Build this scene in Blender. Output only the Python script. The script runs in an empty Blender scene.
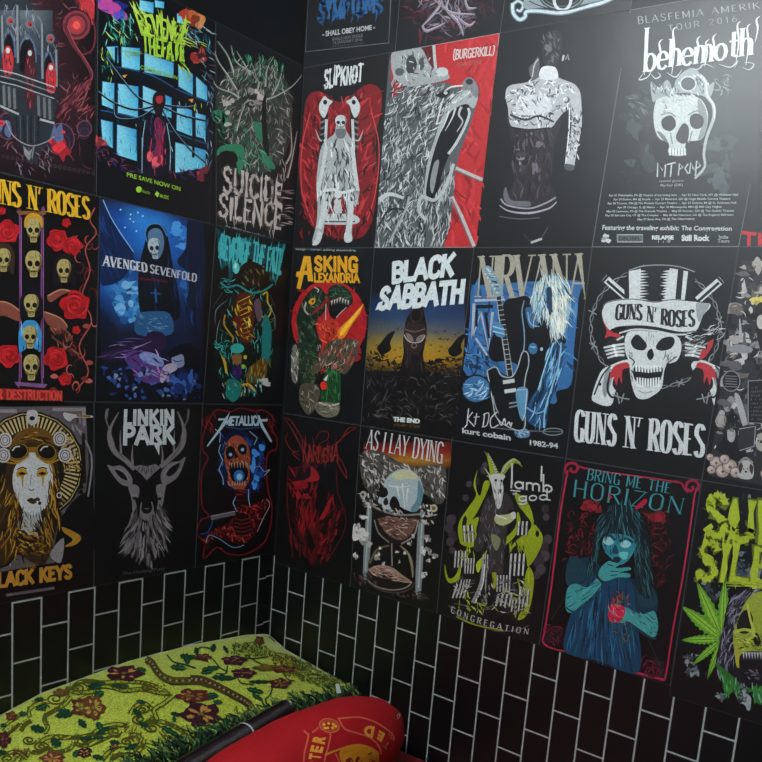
import bpy, bmesh, math, random
from mathutils import Vector, Matrix
from math import sin, cos, pi, sqrt, radians

scene = bpy.context.scene
col = scene.collection

# ---------------------------------------------------------------- camera
F, CX, CY = 789.4974, 450.5868, 497.5525            # focal length and optical centre in px of the 762 frame
CAM = Vector((1.767532, -1.683146, 1.40))
RX = Vector((0.8174687, 0.5681699, 0.0944879))      # camera right
RU = Vector((-0.1713909, 0.0833388, 0.9816719))     # camera up
RB = Vector((0.5498819, -0.8186804, 0.1655060))     # camera back
cd = bpy.data.cameras.new('camera'); cam = bpy.data.objects.new('camera', cd); col.objects.link(cam)
cd.sensor_width = 36; cd.lens = F*36/762
cd.shift_x = (381-CX)/762; cd.shift_y = (CY-381)/762
cam.matrix_world = Matrix(((RX.x, RU.x, RB.x, CAM.x), (RX.y, RU.y, RB.y, CAM.y), (RX.z, RU.z, RB.z, CAM.z), (0, 0, 0, 1)))
cd.clip_start = .02
scene.camera = cam

# ---------------------------------------------------------------- light and exposure
scene.view_settings.view_transform = 'Standard'
scene.view_settings.look = 'None'
scene.view_settings.exposure = 0.0
scene.view_settings.gamma = 1.0
scene.view_settings.use_curve_mapping = False
w = bpy.data.worlds.new('world'); scene.world = w; w.use_nodes = True
w.node_tree.nodes['Background'].inputs[0].default_value = (.55, .62, .70, 1)
w.node_tree.nodes['Background'].inputs[1].default_value = .10
def area(name, loc, aim, sx, sy, power, colr):
    l = bpy.data.lights.new(name, 'AREA'); l.shape = 'RECTANGLE'; l.size = sx; l.size_y = sy
    l.energy = power; l.color = colr
    o = bpy.data.objects.new(name, l); col.objects.link(o); o.location = loc
    o.rotation_euler = (Vector(aim)-Vector(loc)).to_track_quat('-Z', 'Y').to_euler()
    return o
for k in range(6):      # the room's tube lamp under the ceiling, out of the picture
    l = bpy.data.lights.new('tube_lamp', 'POINT'); l.energy = 25; l.shadow_soft_size = .05; l.color = (.93, .98, 1.0)
    o = bpy.data.objects.new('tube_lamp', l); col.objects.link(o); o.location = (.40+.22*k, -1.85, 2.74)

# ---------------------------------------------------------------- materials
def s2l(c):
    return c/12.92 if c <= .04045 else ((c+.055)/1.055)**2.4
def hexc(h):
    h = h.lstrip('#')
    if len(h) == 3: h = ''.join(a+a for a in h)
    return tuple(s2l(int(h[i:i+2], 16)/255) for i in (0, 2, 4))
MATS = {}
def mat(name, c, rough=.6, noise=None, metallic=0, bump=0, bscale=200, spec=.5, sheen=0):
    m = bpy.data.materials.new(name); m.use_nodes = True
    nt = m.node_tree; b = nt.nodes['Principled BSDF']
    rgb = hexc(c) if isinstance(c, str) else c
    b.inputs['Base Color'].default_value = (*rgb, 1)
    b.inputs['Roughness'].default_value = rough
    b.inputs['Metallic'].default_value = metallic
    b.inputs['Specular IOR Level'].default_value = spec
    if sheen: b.inputs['Sheen Weight'].default_value = sheen
    tc = nt.nodes.new('ShaderNodeTexCoord')
    if noise:
        n = nt.nodes.new('ShaderNodeTexNoise'); n.inputs['Scale'].default_value = noise[0]; n.inputs['Detail'].default_value = 6
        nt.links.new(tc.outputs['Object'], n.inputs['Vector'])
        mx = nt.nodes.new('ShaderNodeMix'); mx.data_type = 'RGBA'
        c2 = hexc(noise[1]) if isinstance(noise[1], str) else noise[1]
        mx.inputs[6].default_value = (*rgb, 1); mx.inputs[7].default_value = (*c2, 1)
        nt.links.new(n.outputs['Fac'], mx.inputs[0]); nt.links.new(mx.outputs[2], b.inputs['Base Color'])
    if bump:
        n = nt.nodes.new('ShaderNodeTexNoise'); n.inputs['Scale'].default_value = bscale; n.inputs['Detail'].default_value = 4
        nt.links.new(tc.outputs['Object'], n.inputs['Vector'])
        bp = nt.nodes.new('ShaderNodeBump'); bp.inputs['Strength'].default_value = bump; bp.inputs['Distance'].default_value = .002
        nt.links.new(n.outputs['Fac'], bp.inputs['Height']); nt.links.new(bp.outputs['Normal'], b.inputs['Normal'])
    MATS[name] = m
    return m
def ink_mat(name, rough, spec, grain):
    """printed ink: the colour of each printed shape sits in the mesh's 'ink' attribute, a fine paper grain modulates it"""
    m = bpy.data.materials.new(name); m.use_nodes = True
    nt = m.node_tree; b = nt.nodes['Principled BSDF']
    a = nt.nodes.new('ShaderNodeAttribute'); a.attribute_name = 'ink'
    tc = nt.nodes.new('ShaderNodeTexCoord')
    n = nt.nodes.new('ShaderNodeTexNoise'); n.inputs['Scale'].default_value = 260; n.inputs['Detail'].default_value = 3
    nt.links.new(tc.outputs['Object'], n.inputs['Vector'])
    mr = nt.nodes.new('ShaderNodeMapRange'); mr.inputs[1].default_value = .3; mr.inputs[2].default_value = .7
    mr.inputs[3].default_value = 1-grain; mr.inputs[4].default_value = 1+grain*.4
    nt.links.new(n.outputs['Fac'], mr.inputs[0])
    vm = nt.nodes.new('ShaderNodeVectorMath'); vm.operation = 'SCALE'
    nt.links.new(a.outputs['Color'], vm.inputs[0]); nt.links.new(mr.outputs[0], vm.inputs['Scale'])
    nt.links.new(vm.outputs[0], b.inputs['Base Color'])
    b.inputs['Roughness'].default_value = rough
    b.inputs['Specular IOR Level'].default_value = spec
    n2 = nt.nodes.new('ShaderNodeTexNoise'); n2.inputs['Scale'].default_value = 9; n2.inputs['Detail'].default_value = 2
    nt.links.new(tc.outputs['Object'], n2.inputs['Vector'])
    bp = nt.nodes.new('ShaderNodeBump'); bp.inputs['Strength'].default_value = .25; bp.inputs['Distance'].default_value = .004
    nt.links.new(n2.outputs['Fac'], bp.inputs['Height']); nt.links.new(bp.outputs['Normal'], b.inputs['Normal'])
    MATS[name] = m
    return m
INK = ink_mat('poster_ink', .4, .55, .22)  # lower posters are inked darker: the room's dimmer light sits in their colours
VINYL = ink_mat('vinyl_print', .4, .5, .12)

# ---------------------------------------------------------------- objects
def tag(o, label=None, cat=None, group=None, kind=None):
    if label: o['label'] = label
    if cat: o['category'] = cat
    if group: o['group'] = group
    if kind: o['kind'] = kind
    return o
def mesh_obj(name, verts, faces, material, parent=None, loc=None, smooth=False):
    me = bpy.data.meshes.new(name); me.from_pydata(verts, [], faces); me.update()
    if material: me.materials.append(material)
    o = bpy.data.objects.new(name, me); col.objects.link(o)
    if loc is not None: o.location = loc
    if parent: o.parent = parent
    if smooth: me.polygons.foreach_set('use_smooth', [True]*len(me.polygons))
    return o
def box(name, x0, x1, y0, y1, z0, z1, material, kind='structure'):
    v = [(x, y, z) for x in (x0, x1) for y in (y0, y1) for z in (z0, z1)]
    f = [(0, 1, 3, 2), (4, 6, 7, 5), (0, 4, 5, 1), (2, 3, 7, 6), (0, 2, 6, 4), (1, 5, 7, 3)]
    o = mesh_obj(name, v, f, material)
    if kind: tag(o, kind=kind)
    return o

# a picture point -> the wall plane it lies on, in metres along the wall (a) and up (b)
def ray(px, py):
    return RX*((px-CX)/F) + RU*((CY-py)/F) - RB
def un(px, py, axis, val):
    d = ray(px, py); return CAM + d*((val-CAM[axis])/d[axis])
def proj(P):
    d = Vector(P)-CAM; z = -d.dot(RB)
    return CX+F*d.dot(RX)/z, CY-F*d.dot(RU)/z
def wall_ab(side, px, py):
    if side == 'R':
        q = un(px, py, 1, 0.0); return q.x, q.z
    q = un(px, py, 0, 0.0); return q.y, q.z
def wall_xyz(side, a, b, h):
    return (a, -h, b) if side == 'R' else (h, a, b)

# ---------------------------------------------------------------- printed art: shapes of ink on a wall-hung sheet
def catmull(pts, closed, n=5):
    m = len(pts)
    if m < 3: return list(pts)
    out = []
    rng = range(m) if closed else range(m-1)
    for i in rng:
        if closed: p0, p1, p2, p3 = pts[(i-1) % m], pts[i], pts[(i+1) % m], pts[(i+2) % m]
        else: p0, p1, p2, p3 = pts[max(i-1, 0)], pts[i], pts[i+1], pts[min(i+2, m-1)]
        for k in range(n):
            t = k/n; t2 = t*t; t3 = t2*t
            out.append(tuple(.5*((2*p1[j]) + (-p0[j]+p2[j])*t + (2*p0[j]-5*p1[j]+4*p2[j]-p3[j])*t2 + (-p0[j]+3*p1[j]-3*p2[j]+p3[j])*t3) for j in (0, 1)))
    if not closed: out.append(tuple(pts[-1][:2]))
    return out

class Buf:
    def __init__(s): s.v = []; s.f = []; s.c = []
STEP = 1.1e-5
class Poster:
    """one sheet on wall side; crop=(x0,y0,scale): coordinates of the art are read in that enlargement of the picture"""
    def __init__(s, side, quad, crop, label, base='#0b0c0e', seed=1, name='poster', thick=.0009, edge='#4a4e50', q_is_ab=True):
        s.side = side; s.crop = crop; s.parts = {}; s.order = []; s.h = thick; s.rnd = random.Random(seed)
        s.th = thick
        s.q = quad
        bl, br = quad[3], quad[2]
        s.o = ((bl[0]+br[0])/2, min(bl[1], br[1]))
        s.label = label; s.name = name; s.base = base; s.edge = edge
        s.cur = None
        s.sheet = Buf()
        sh = s.sheet
        # sheet body: a thin box, the cut paper edge showing lighter
        cx = sum(p[0] for p in quad)/4; cy = sum(p[1] for p in quad)/4
        q2 = [(p[0]+(cx-p[0])/abs(cx-p[0])*.0007, p[1]+(cy-p[1])/abs(cy-p[1])*.0007) for p in quad]
        e = hexc(edge); bc = hexc(base)
        F4 = [wall_xyz(side, *p, thick*.9) for p in quad]; B4 = [wall_xyz(side, *p, .00005) for p in quad]
        I4 = [wall_xyz(side, *p, thick) for p in q2]
        sh.v = F4+B4+I4
        for i in range(4):
            j = (i+1) % 4
            sh.f.append((i, j, j+4, i+4)); sh.c.append(e)
            sh.f.append((i, j, j+8, i+8)); sh.c.append(e)
        sh.f.append((8, 9, 10, 11)); sh.c.append(bc)
        sh.f.append((4, 5, 6, 7)); sh.c.append(bc)
    # --- coordinates
    def ab(s, p):
        x0, y0, k = s.crop
        return wall_ab(s.side, x0+p[0]/k, y0+p[1]/k)
    def part(s, name, new=False):
        while new and name in s.parts: name += ' '
        if name not in s.parts: s.parts[name] = []
        b = Buf(); s.parts[name].append(b); s.cur = b; return s
    def _step(s): s.h += STEP
    def _face(s, abpts, c, dh=0.0, cols=None):
        b = s.cur; n = len(b.v)
        # stay on the sheet
        q = s.q
        lo_a = min(q[0][0], q[3][0])+.0008; hi_a = max(q[1][0], q[2][0])-.0008
        if lo_a > hi_a: lo_a, hi_a = hi_a, lo_a
        lo_b = min(q[3][1], q[2][1])+.0008; hi_b = max(q[0][1], q[1][1])-.0008
        pts = [(min(max(p[0], lo_a), hi_a), min(max(p[1], lo_b), hi_b)) for p in abpts]
        b.v += [wall_xyz(s.side, p[0], p[1], s.h+dh) for p in pts]
        b.f.append(tuple(range(n, n+len(pts)))); b.c.append(cols if cols else c)
    def poly(s, pts, c, smooth=False, cols=None):
        s._step()
        if smooth: pts = catmull(pts, True, 4)
        s._face([s.ab(p) for p in pts], hexc(c) if isinstance(c, str) else c, 0, cols)
        return s
    def grad(s, pts, cs):
        """polygon with its own colour per corner"""
        s._step(); s._face([s.ab(p) for p in pts], None, 0, [hexc(c) for c in cs]); return s
    def gridgrad(s, x0, y0, x1, y1, rows):
        """printed colour field; rows = lists of colours, interpolated"""
        s._step()
        R = len(rows)-1
        for i in range(R):
            n = len(rows[i])-1
            for j in range(n):
                xa = x0+(x1-x0)*j/n; xb = x0+(x1-x0)*(j+1)/n; ya = y0+(y1-y0)*i/R; yb = y0+(y1-y0)*(i+1)/R
                s._face([s.ab(p) for p in ((xa, ya), (xb, ya), (xb, yb), (xa, yb))], None, 0,
                        [hexc(rows[i][j]), hexc(rows[i][j+1]), hexc(rows[i+1][j+1]), hexc(rows[i+1][j])])
        return s
    def line(s, pts, wd, c, smooth=True, taper=None, dh=0.0, step=True):
        """stroke of width wd (in enlargement pixels); taper=(w0,w1) scales the ends"""
        if step: s._step()
        if smooth and len(pts) > 2: pts = catmull(pts, False, 4)
        if len(pts) < 2: return s
        c = hexc(c) if isinstance(c, str) else c
        n = len(pts); L = []; R = []
        for i in range(n):
            a = pts[max(i-1, 0)]; b = pts[min(i+1, n-1)]
            dx, dy = b[0]-a[0], b[1]-a[1]; l = math.hypot(dx, dy) or 1
            t = i/(n-1); k = wd/2
            if taper: k *= taper[0]*(1-t)**1 + taper[1]*t if len(taper) == 2 else (taper[0]*(1-2*t)+taper[1]*2*t if t < .5 else taper[1]*(2-2*t)+taper[2]*(2*t-1))
            nx, ny = -dy/l*k, dx/l*k
            L.append((pts[i][0]+nx, pts[i][1]+ny)); R.append((pts[i][0]-nx, pts[i][1]-ny))
        A = [s.ab(p) for p in L]; B = [s.ab(p) for p in R]
        for i in range(n-1): s._face([A[i], A[i+1], B[i+1], B[i]], c, dh)
        return s
    def ell(s, cx, cy, rx, ry, c, rot=0, n=18, a0=0, a1=360, ring=None):
        s._step(); r = radians(rot); pts = []
        full = a1-a0 >= 360
        for i in range(n if full else n+1):
            t = radians(a0+(a1-a0)*i/n); x = rx*cos(t); y = ry*sin(t)
            pts.append((cx+x*cos(r)-y*sin(r), cy+x*sin(r)+y*cos(r)))
        if ring: 
            if full: pts.append(pts[0])
            s.h -= STEP; return s.line(pts, ring, c, False)
        s._face([s.ab(p) for p in pts], hexc(c) if isinstance(c, str) else c); return s
    def inside(s, poly, x, y):
        r = False; n = len(poly)
        for i in range(n):
            a, b = poly[i], poly[i-1]
            if (a[1] > y) != (b[1] > y) and x < (b[0]-a[0])*(y-a[1])/(b[1]-a[1])+a[0]: r = not r
        return r
    def hatch(s, region, n, ln, ang, wd, cs, jit=25, curve=.25, smooth=False):
        """n short brush strokes inside a region; ang may be a function of position"""
        if smooth: region = catmull(region, True, 4)
        xs = [p[0] for p in region]; ys = [p[1] for p in region]; k = 0; tries = 0; s._step()
        while k < n and tries < n*12:
            tries += 1
            x = s.rnd.uniform(min(xs), max(xs)); y = s.rnd.uniform(min(ys), max(ys))
            if not s.inside(region, x, y): continue
            k += 1
            a = ang(x, y) if callable(ang) else ang
            a = radians(a+s.rnd.uniform(-jit, jit)); L = ln*s.rnd.uniform(.5, 1.3)
            b = s.rnd.uniform(-curve, curve)*L*.35
            dx, dy = cos(a)*L/2, sin(a)*L/2
            s.line([(x-dx, y-dy), (x-dy/L*b*2, y+dx/L*b*2), (x+dx, y+dy)], wd*s.rnd.uniform(.6, 1.3), s.rnd.choice(cs), True, (.25, 1, .15), k*7e-7, False)
        s.h += n*7e-7; s._step(); return s
    def blobs(s, region, n, r, cs, rag=.35, smooth=False):
        """irregular ink patches"""
        xs = [p[0] for p in region]; ys = [p[1] for p in region]; k = 0; tries = 0; s._step()
        while k < n and tries < n*12:
            tries += 1
            x = s.rnd.uniform(min(xs), max(xs)); y = s.rnd.uniform(min(ys), max(ys))
            if not s.inside(region, x, y): continue
            k += 1; R = r*s.rnd.uniform(.4, 1.3); m = 8; pts = []
            c = hexc(s.rnd.choice(cs)); asp = s.rnd.uniform(.6, 1.5); ph = s.rnd.uniform(0, 6)
            for i in range(m):
                t = i/m*2*pi+ph; q = R*(1+s.rnd.uniform(-rag, rag)); pts.append((x+q*cos(t)*asp, y+q*sin(t)/asp))
            s._face([s.ab(p) for p in catmull(pts, True, 2)], c, k*7e-7)
        s.h += n*7e-7; s._step(); return s
    def rose(s, x, y, r, cs=('#c01c22', '#7d0e14', '#e0353a')):
        rnd = s.rnd; pts = []
        for i in range(14):
            t = i/14*2*pi; q = r*(1+.12*sin(5*t+x)+rnd.uniform(-.05, .05)); pts.append((x+q*cos(t), y+q*sin(t)*.98))
        s.poly(pts, cs[0], True)
        for k in range(5):
            q = r*(.88-.17*k); a0 = rnd.uniform(0, 360)
            for j in range(3):
                a = a0+j*120; P = [(x+q*cos(radians(a+u))*(1-.05*u/30), y+q*sin(radians(a+u))*(1-.05*u/30)) for u in range(0, 101, 20)]
                s.line(P, r*.11, cs[1] if (k+j) % 3 else cs[2], True, (.2, 1, .2))
        return s
    def skull(s, x, y, w, h, bone='#d8d2c0', dark='#0a0a0a', shade='#8c8470', rot=0, jaw=True, eye=None):
        """front skull, w x h around its centre"""
        r = radians(rot)
        def T(u, v):
            X, Y = u*w/2, v*h/2; return (x+X*cos(r)-Y*sin(r), y+X*sin(r)+Y*cos(r))
        s.poly([T(*p) for p in ((0, -1), (.55, -.92), (.92, -.55), (.97, -.12), (.8, .2), (.72, .42), (.45, .5), (.42, .95 if jaw else .62), (0, 1 if jaw else .68), (-.42, .95 if jaw else .62), (-.45, .5), (-.72, .42), (-.8, .2), (-.97, -.12), (-.92, -.55), (-.55, -.92))], bone, True)
        s.poly([T(*p) for p in ((.62, -.8), (.97, -.3), (.8, .2), (.7, .42), (.55, .2), (.75, -.2))], shade, True)
        for sg in (-1, 1):
            s.poly([T(sg*a, b) for a, b in ((.14, -.08), (.38, -.26), (.68, -.16), (.7, .06), (.45, .2), (.2, .14))], dark, True)
            s.poly([T(sg*a, b) for a, b in ((.44, .42), (.8, .26), (.62, .5), (.47, .62))], shade, True)
            if eye: s.ell(*T(sg*.42, 0), w*.06, w*.06, eye)
        s.poly([T(*p) for p in ((0, .1), (.13, .36), (0, .3), (-.13, .36))], dark)
        s.line([T(-.4, .58), T(-.15, .56), T(.15, .56), T(.4, .58)], h*.035, dark)
        for k in range(-3, 4):
            s.line([T(k*.105, .48), T(k*.1, .78 if jaw else .66)], w*.022, dark, False)
        if jaw: s.line([T(-.3, .82), T(0, .86), T(.3, .82)], h*.025, shade)
        s.line([T(-.5, -.6), T(-.2, -.45), T(-.05, -.55)], h*.02, shade); s.line([T(.15, -.85), T(.25, -.6), T(.2, -.45)], h*.02, shade)
        return s
    # --- lettering
    def quadmap(s, quad):
        Q = [s.ab(p) for p in quad]       # bl, br, tr, tl
        def M(u, v):
            return tuple(Q[0][j]*(1-u)*(1-v)+Q[1][j]*u*(1-v)+Q[2][j]*u*v+Q[3][j]*(1-u)*v for j in (0, 1))
        return M
    def text(s, txt, quad, c, style='sans', wgt=.16, sp=.18, arc=0, jit=0, hair=.35, rag=0, spikes=0, low=False, c2=None, wave=None):
        """lettering filling a quad given as bl, br, tr, tl"""
        s._step(); M0 = s.quadmap(quad); rnd = s.rnd
        def M(u, v): return M0(u, v+arc*4*u*(1-u)+(wave(u) if wave else 0))
        cc = hexc(c)
        glyphs = [G(ch) for ch in txt]
        tot = sum(g[0] for g in glyphs)+sp*(len(txt)-1)
        x = 0
        bl, br, tr, tl = [s.ab(p) for p in quad]
        Wd = math.dist(bl, br); Hd = math.dist(bl, tl); kx = Wd/tot/Hd       # glyph-x unit in heights
        ns = 0
        for g in glyphs:
            gw, strokes = g
            jy = rnd.uniform(-jit, jit); js = 1+rnd.uniform(-jit, jit)
            for st in strokes:
                ns += 1
                pts = [((x+px)/tot, py*js+jy) for px, py in st]
                if rag: 
                    pts2 = []
                    for i in range(len(pts)-1):
                        for k in range(3):
                            t = k/3; pts2.append((pts[i][0]*(1-t)+pts[i+1][0]*t+rnd.uniform(-rag, rag)/tot*.5, pts[i][1]*(1-t)+pts[i+1][1]*t+rnd.uniform(-rag, rag)*.5))
                    pts2.append(pts[-1]); pts = pts2
                n = len(pts); L = []; R = []
                closed = math.dist(st[0], st[-1]) < .01
                for i in range(n):
                    a = pts[max(i-1, 0)]; b = pts[min(i+1, n-1)]
                    if closed and i in (0, n-1): a, b = pts[-2], pts[1]
                    dx, dy = (b[0]-a[0])*Wd/Hd, b[1]-a[1]; l = math.hypot(dx, dy) or 1e-6
                    v = abs(dy)/l
                    if style == 'serif':
                        th = wgt*(hair+(1-hair)*v**1.5)
                        if (len(st) == 2 and dy*dx > 0 and abs(dx)/l > .12) or (g is GL['N'] and st[0][0] == st[-1][0]): th = wgt*hair        # thin up-strokes
                    elif style == 'brush': th = wgt*(.6+.8*rnd.random())
                    else: th = wgt
                    if rag: th *= 1+rnd.uniform(-.5, .5)
                    th /= 2
                    nx, ny = -dy/l*th, dx/l*th
                    if not closed and n > 1:     # cover corners: extend the stroke end a little
                        ex = 0
                        if i == 0: ex = -1
                        if i == n-1: ex = 1
                        e = .0 if style == 'serif' else wgt*.35
                        ux, uy = dx/l*e*ex, dy/l*e*ex
                    else: ux = uy = 0
                    px_, py_ = pts[i][0], pts[i][1]
                    L.append(M(px_+(nx+ux)*Hd/Wd, py_+ny+uy)); R.append(M(px_-(nx-ux)*Hd/Wd, py_-ny+uy))
                for i in range(n-1): s._face([L[i], L[i+1], R[i+1], R[i]], cc, ns*6e-7)
                if style == 'serif' and not closed:
                    for q, nb in ((pts[0], pts[1]), (pts[-1], pts[-2])):
                        if (q[1] < .04 or q[1] > .96) and abs(nb[0]-q[0])*Wd/Hd < abs(nb[1]-q[1])*.9:
                            hw = wgt*.75*Hd/Wd; t = .03
                            y0, y1 = (q[1], q[1]+t) if q[1] < .5 else (q[1]-t, q[1])
                            s._face([M(q[0]-hw, y0), M(q[0]+hw, y0), M(q[0]+hw, y1), M(q[0]-hw, y1)], cc, ns*6e-7+3e-7)
                if spikes:
                    for k in range(spikes):
                        q = rnd.choice(pts); d = 1 if q[1] > .5 else -1
                        if rnd.random() < .2: d = -d
                        ln = rnd.uniform(.15, .7); hw = wgt*.3*Hd/Wd; sx = rnd.uniform(-.25, .25)*ln*Hd/Wd
                        s._face([M(q[0]-hw, q[1]), M(q[0]+hw, q[1]), M(q[0]+sx, q[1]+d*ln)], cc, ns*6e-7+3e-7)
            x += gw+sp
        s.h += ns*6e-7; s._step(); return s
    def type(s, txt, quad, c, bold=0.0, xs=1.0):
        """set in the plain built-in face, filling the quad"""
        s._step(); M = s.quadmap(quad); cc = hexc(c)
        v, f, w_, y0, y1 = font_mesh(txt, bold)
        for face in f:
            s._face([M(v[i][0]/w_, (v[i][1]-y0)/(y1-y0)) for i in face], cc)
        return s
    def scrib(s, quad, rows, c, dens=26, wd=2.0):
        """rows of tiny unreadable print"""
        s._step(); M = s.quadmap(quad); cc = hexc(c)
        for r in range(rows):
            x = s.rnd.uniform(0, .05)
            v0 = 1-(r+.85)/rows; v1 = 1-(r+.25)/rows
            while x < .97:
                w_ = s.rnd.uniform(.25, .9)/dens; 
                if s.rnd.random() < .85:
                    k = s.rnd.uniform(0, .35)*(v1-v0)
                    s._face([M(x, v0), M(x+w_*.5, v0), M(x+w_*.6, v1-k), M(x+w_*.1, v1-k)], cc)
                x += w_
        return s
    def done(s, group='posters'):
        root = s._emit(s.name, s.sheet, None, True)
        tag(root, s.label, 'poster', group)
        for name, bufs in s.parts.items():
            B = Buf()
            for b in bufs:
                n = len(B.v); B.v += b.v; B.f += [tuple(i+n for i in f) for f in b.f]; B.c += b.c
            if B.f: s._emit(name, B, root, False)
        return root
    def _emit(s, name, B, parent, top):
        O = wall_xyz(s.side, s.o[0], s.o[1], 0)
        V = [(v[0]-O[0], v[1]-O[1], v[2]-O[2]) for v in B.v]
        o = mesh_obj(name.strip(), V, B.f, INK, parent, O if top else None)
        at = o.data.color_attributes.new('ink', 'FLOAT_COLOR', 'CORNER')
        data = []
        for f, c in zip(B.f, B.c):
            if isinstance(c, list):
                for k in range(len(f)): data += [*c[k], 1]
            else:
                data += [c[0], c[1], c[2], 1]*len(f)
        at.data.foreach_set('color', data)
        return o

_fm = {}
def font_mesh(txt, bold=0.0):
    key = (txt, bold)
    if key in _fm: return _fm[key]
    cu = bpy.data.curves.new('type', 'FONT'); cu.body = txt; cu.offset = bold; cu.resolution_u = 3
    o = bpy.data.objects.new('type', cu); col.objects.link(o)
    dg = bpy.context.evaluated_depsgraph_get(); me = o.evaluated_get(dg).to_mesh()
    v = [(p.co.x, p.co.y) for p in me.vertices]; f = [tuple(p.vertices) for p in me.polygons]
    x0 = min(p[0] for p in v); x1 = max(p[0] for p in v); y0 = min(p[1] for p in v); y1 = max(p[1] for p in v)
    if not any(ch in 'gjpqy,;' for ch in txt): y0 = 0
    v = [(p[0]-x0, p[1]) for p in v]
    o.evaluated_get(dg).to_mesh_clear(); bpy.data.objects.remove(o); bpy.data.curves.remove(cu)
    _fm[key] = (v, f, x1-x0, y0, y1); return _fm[key]

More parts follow.
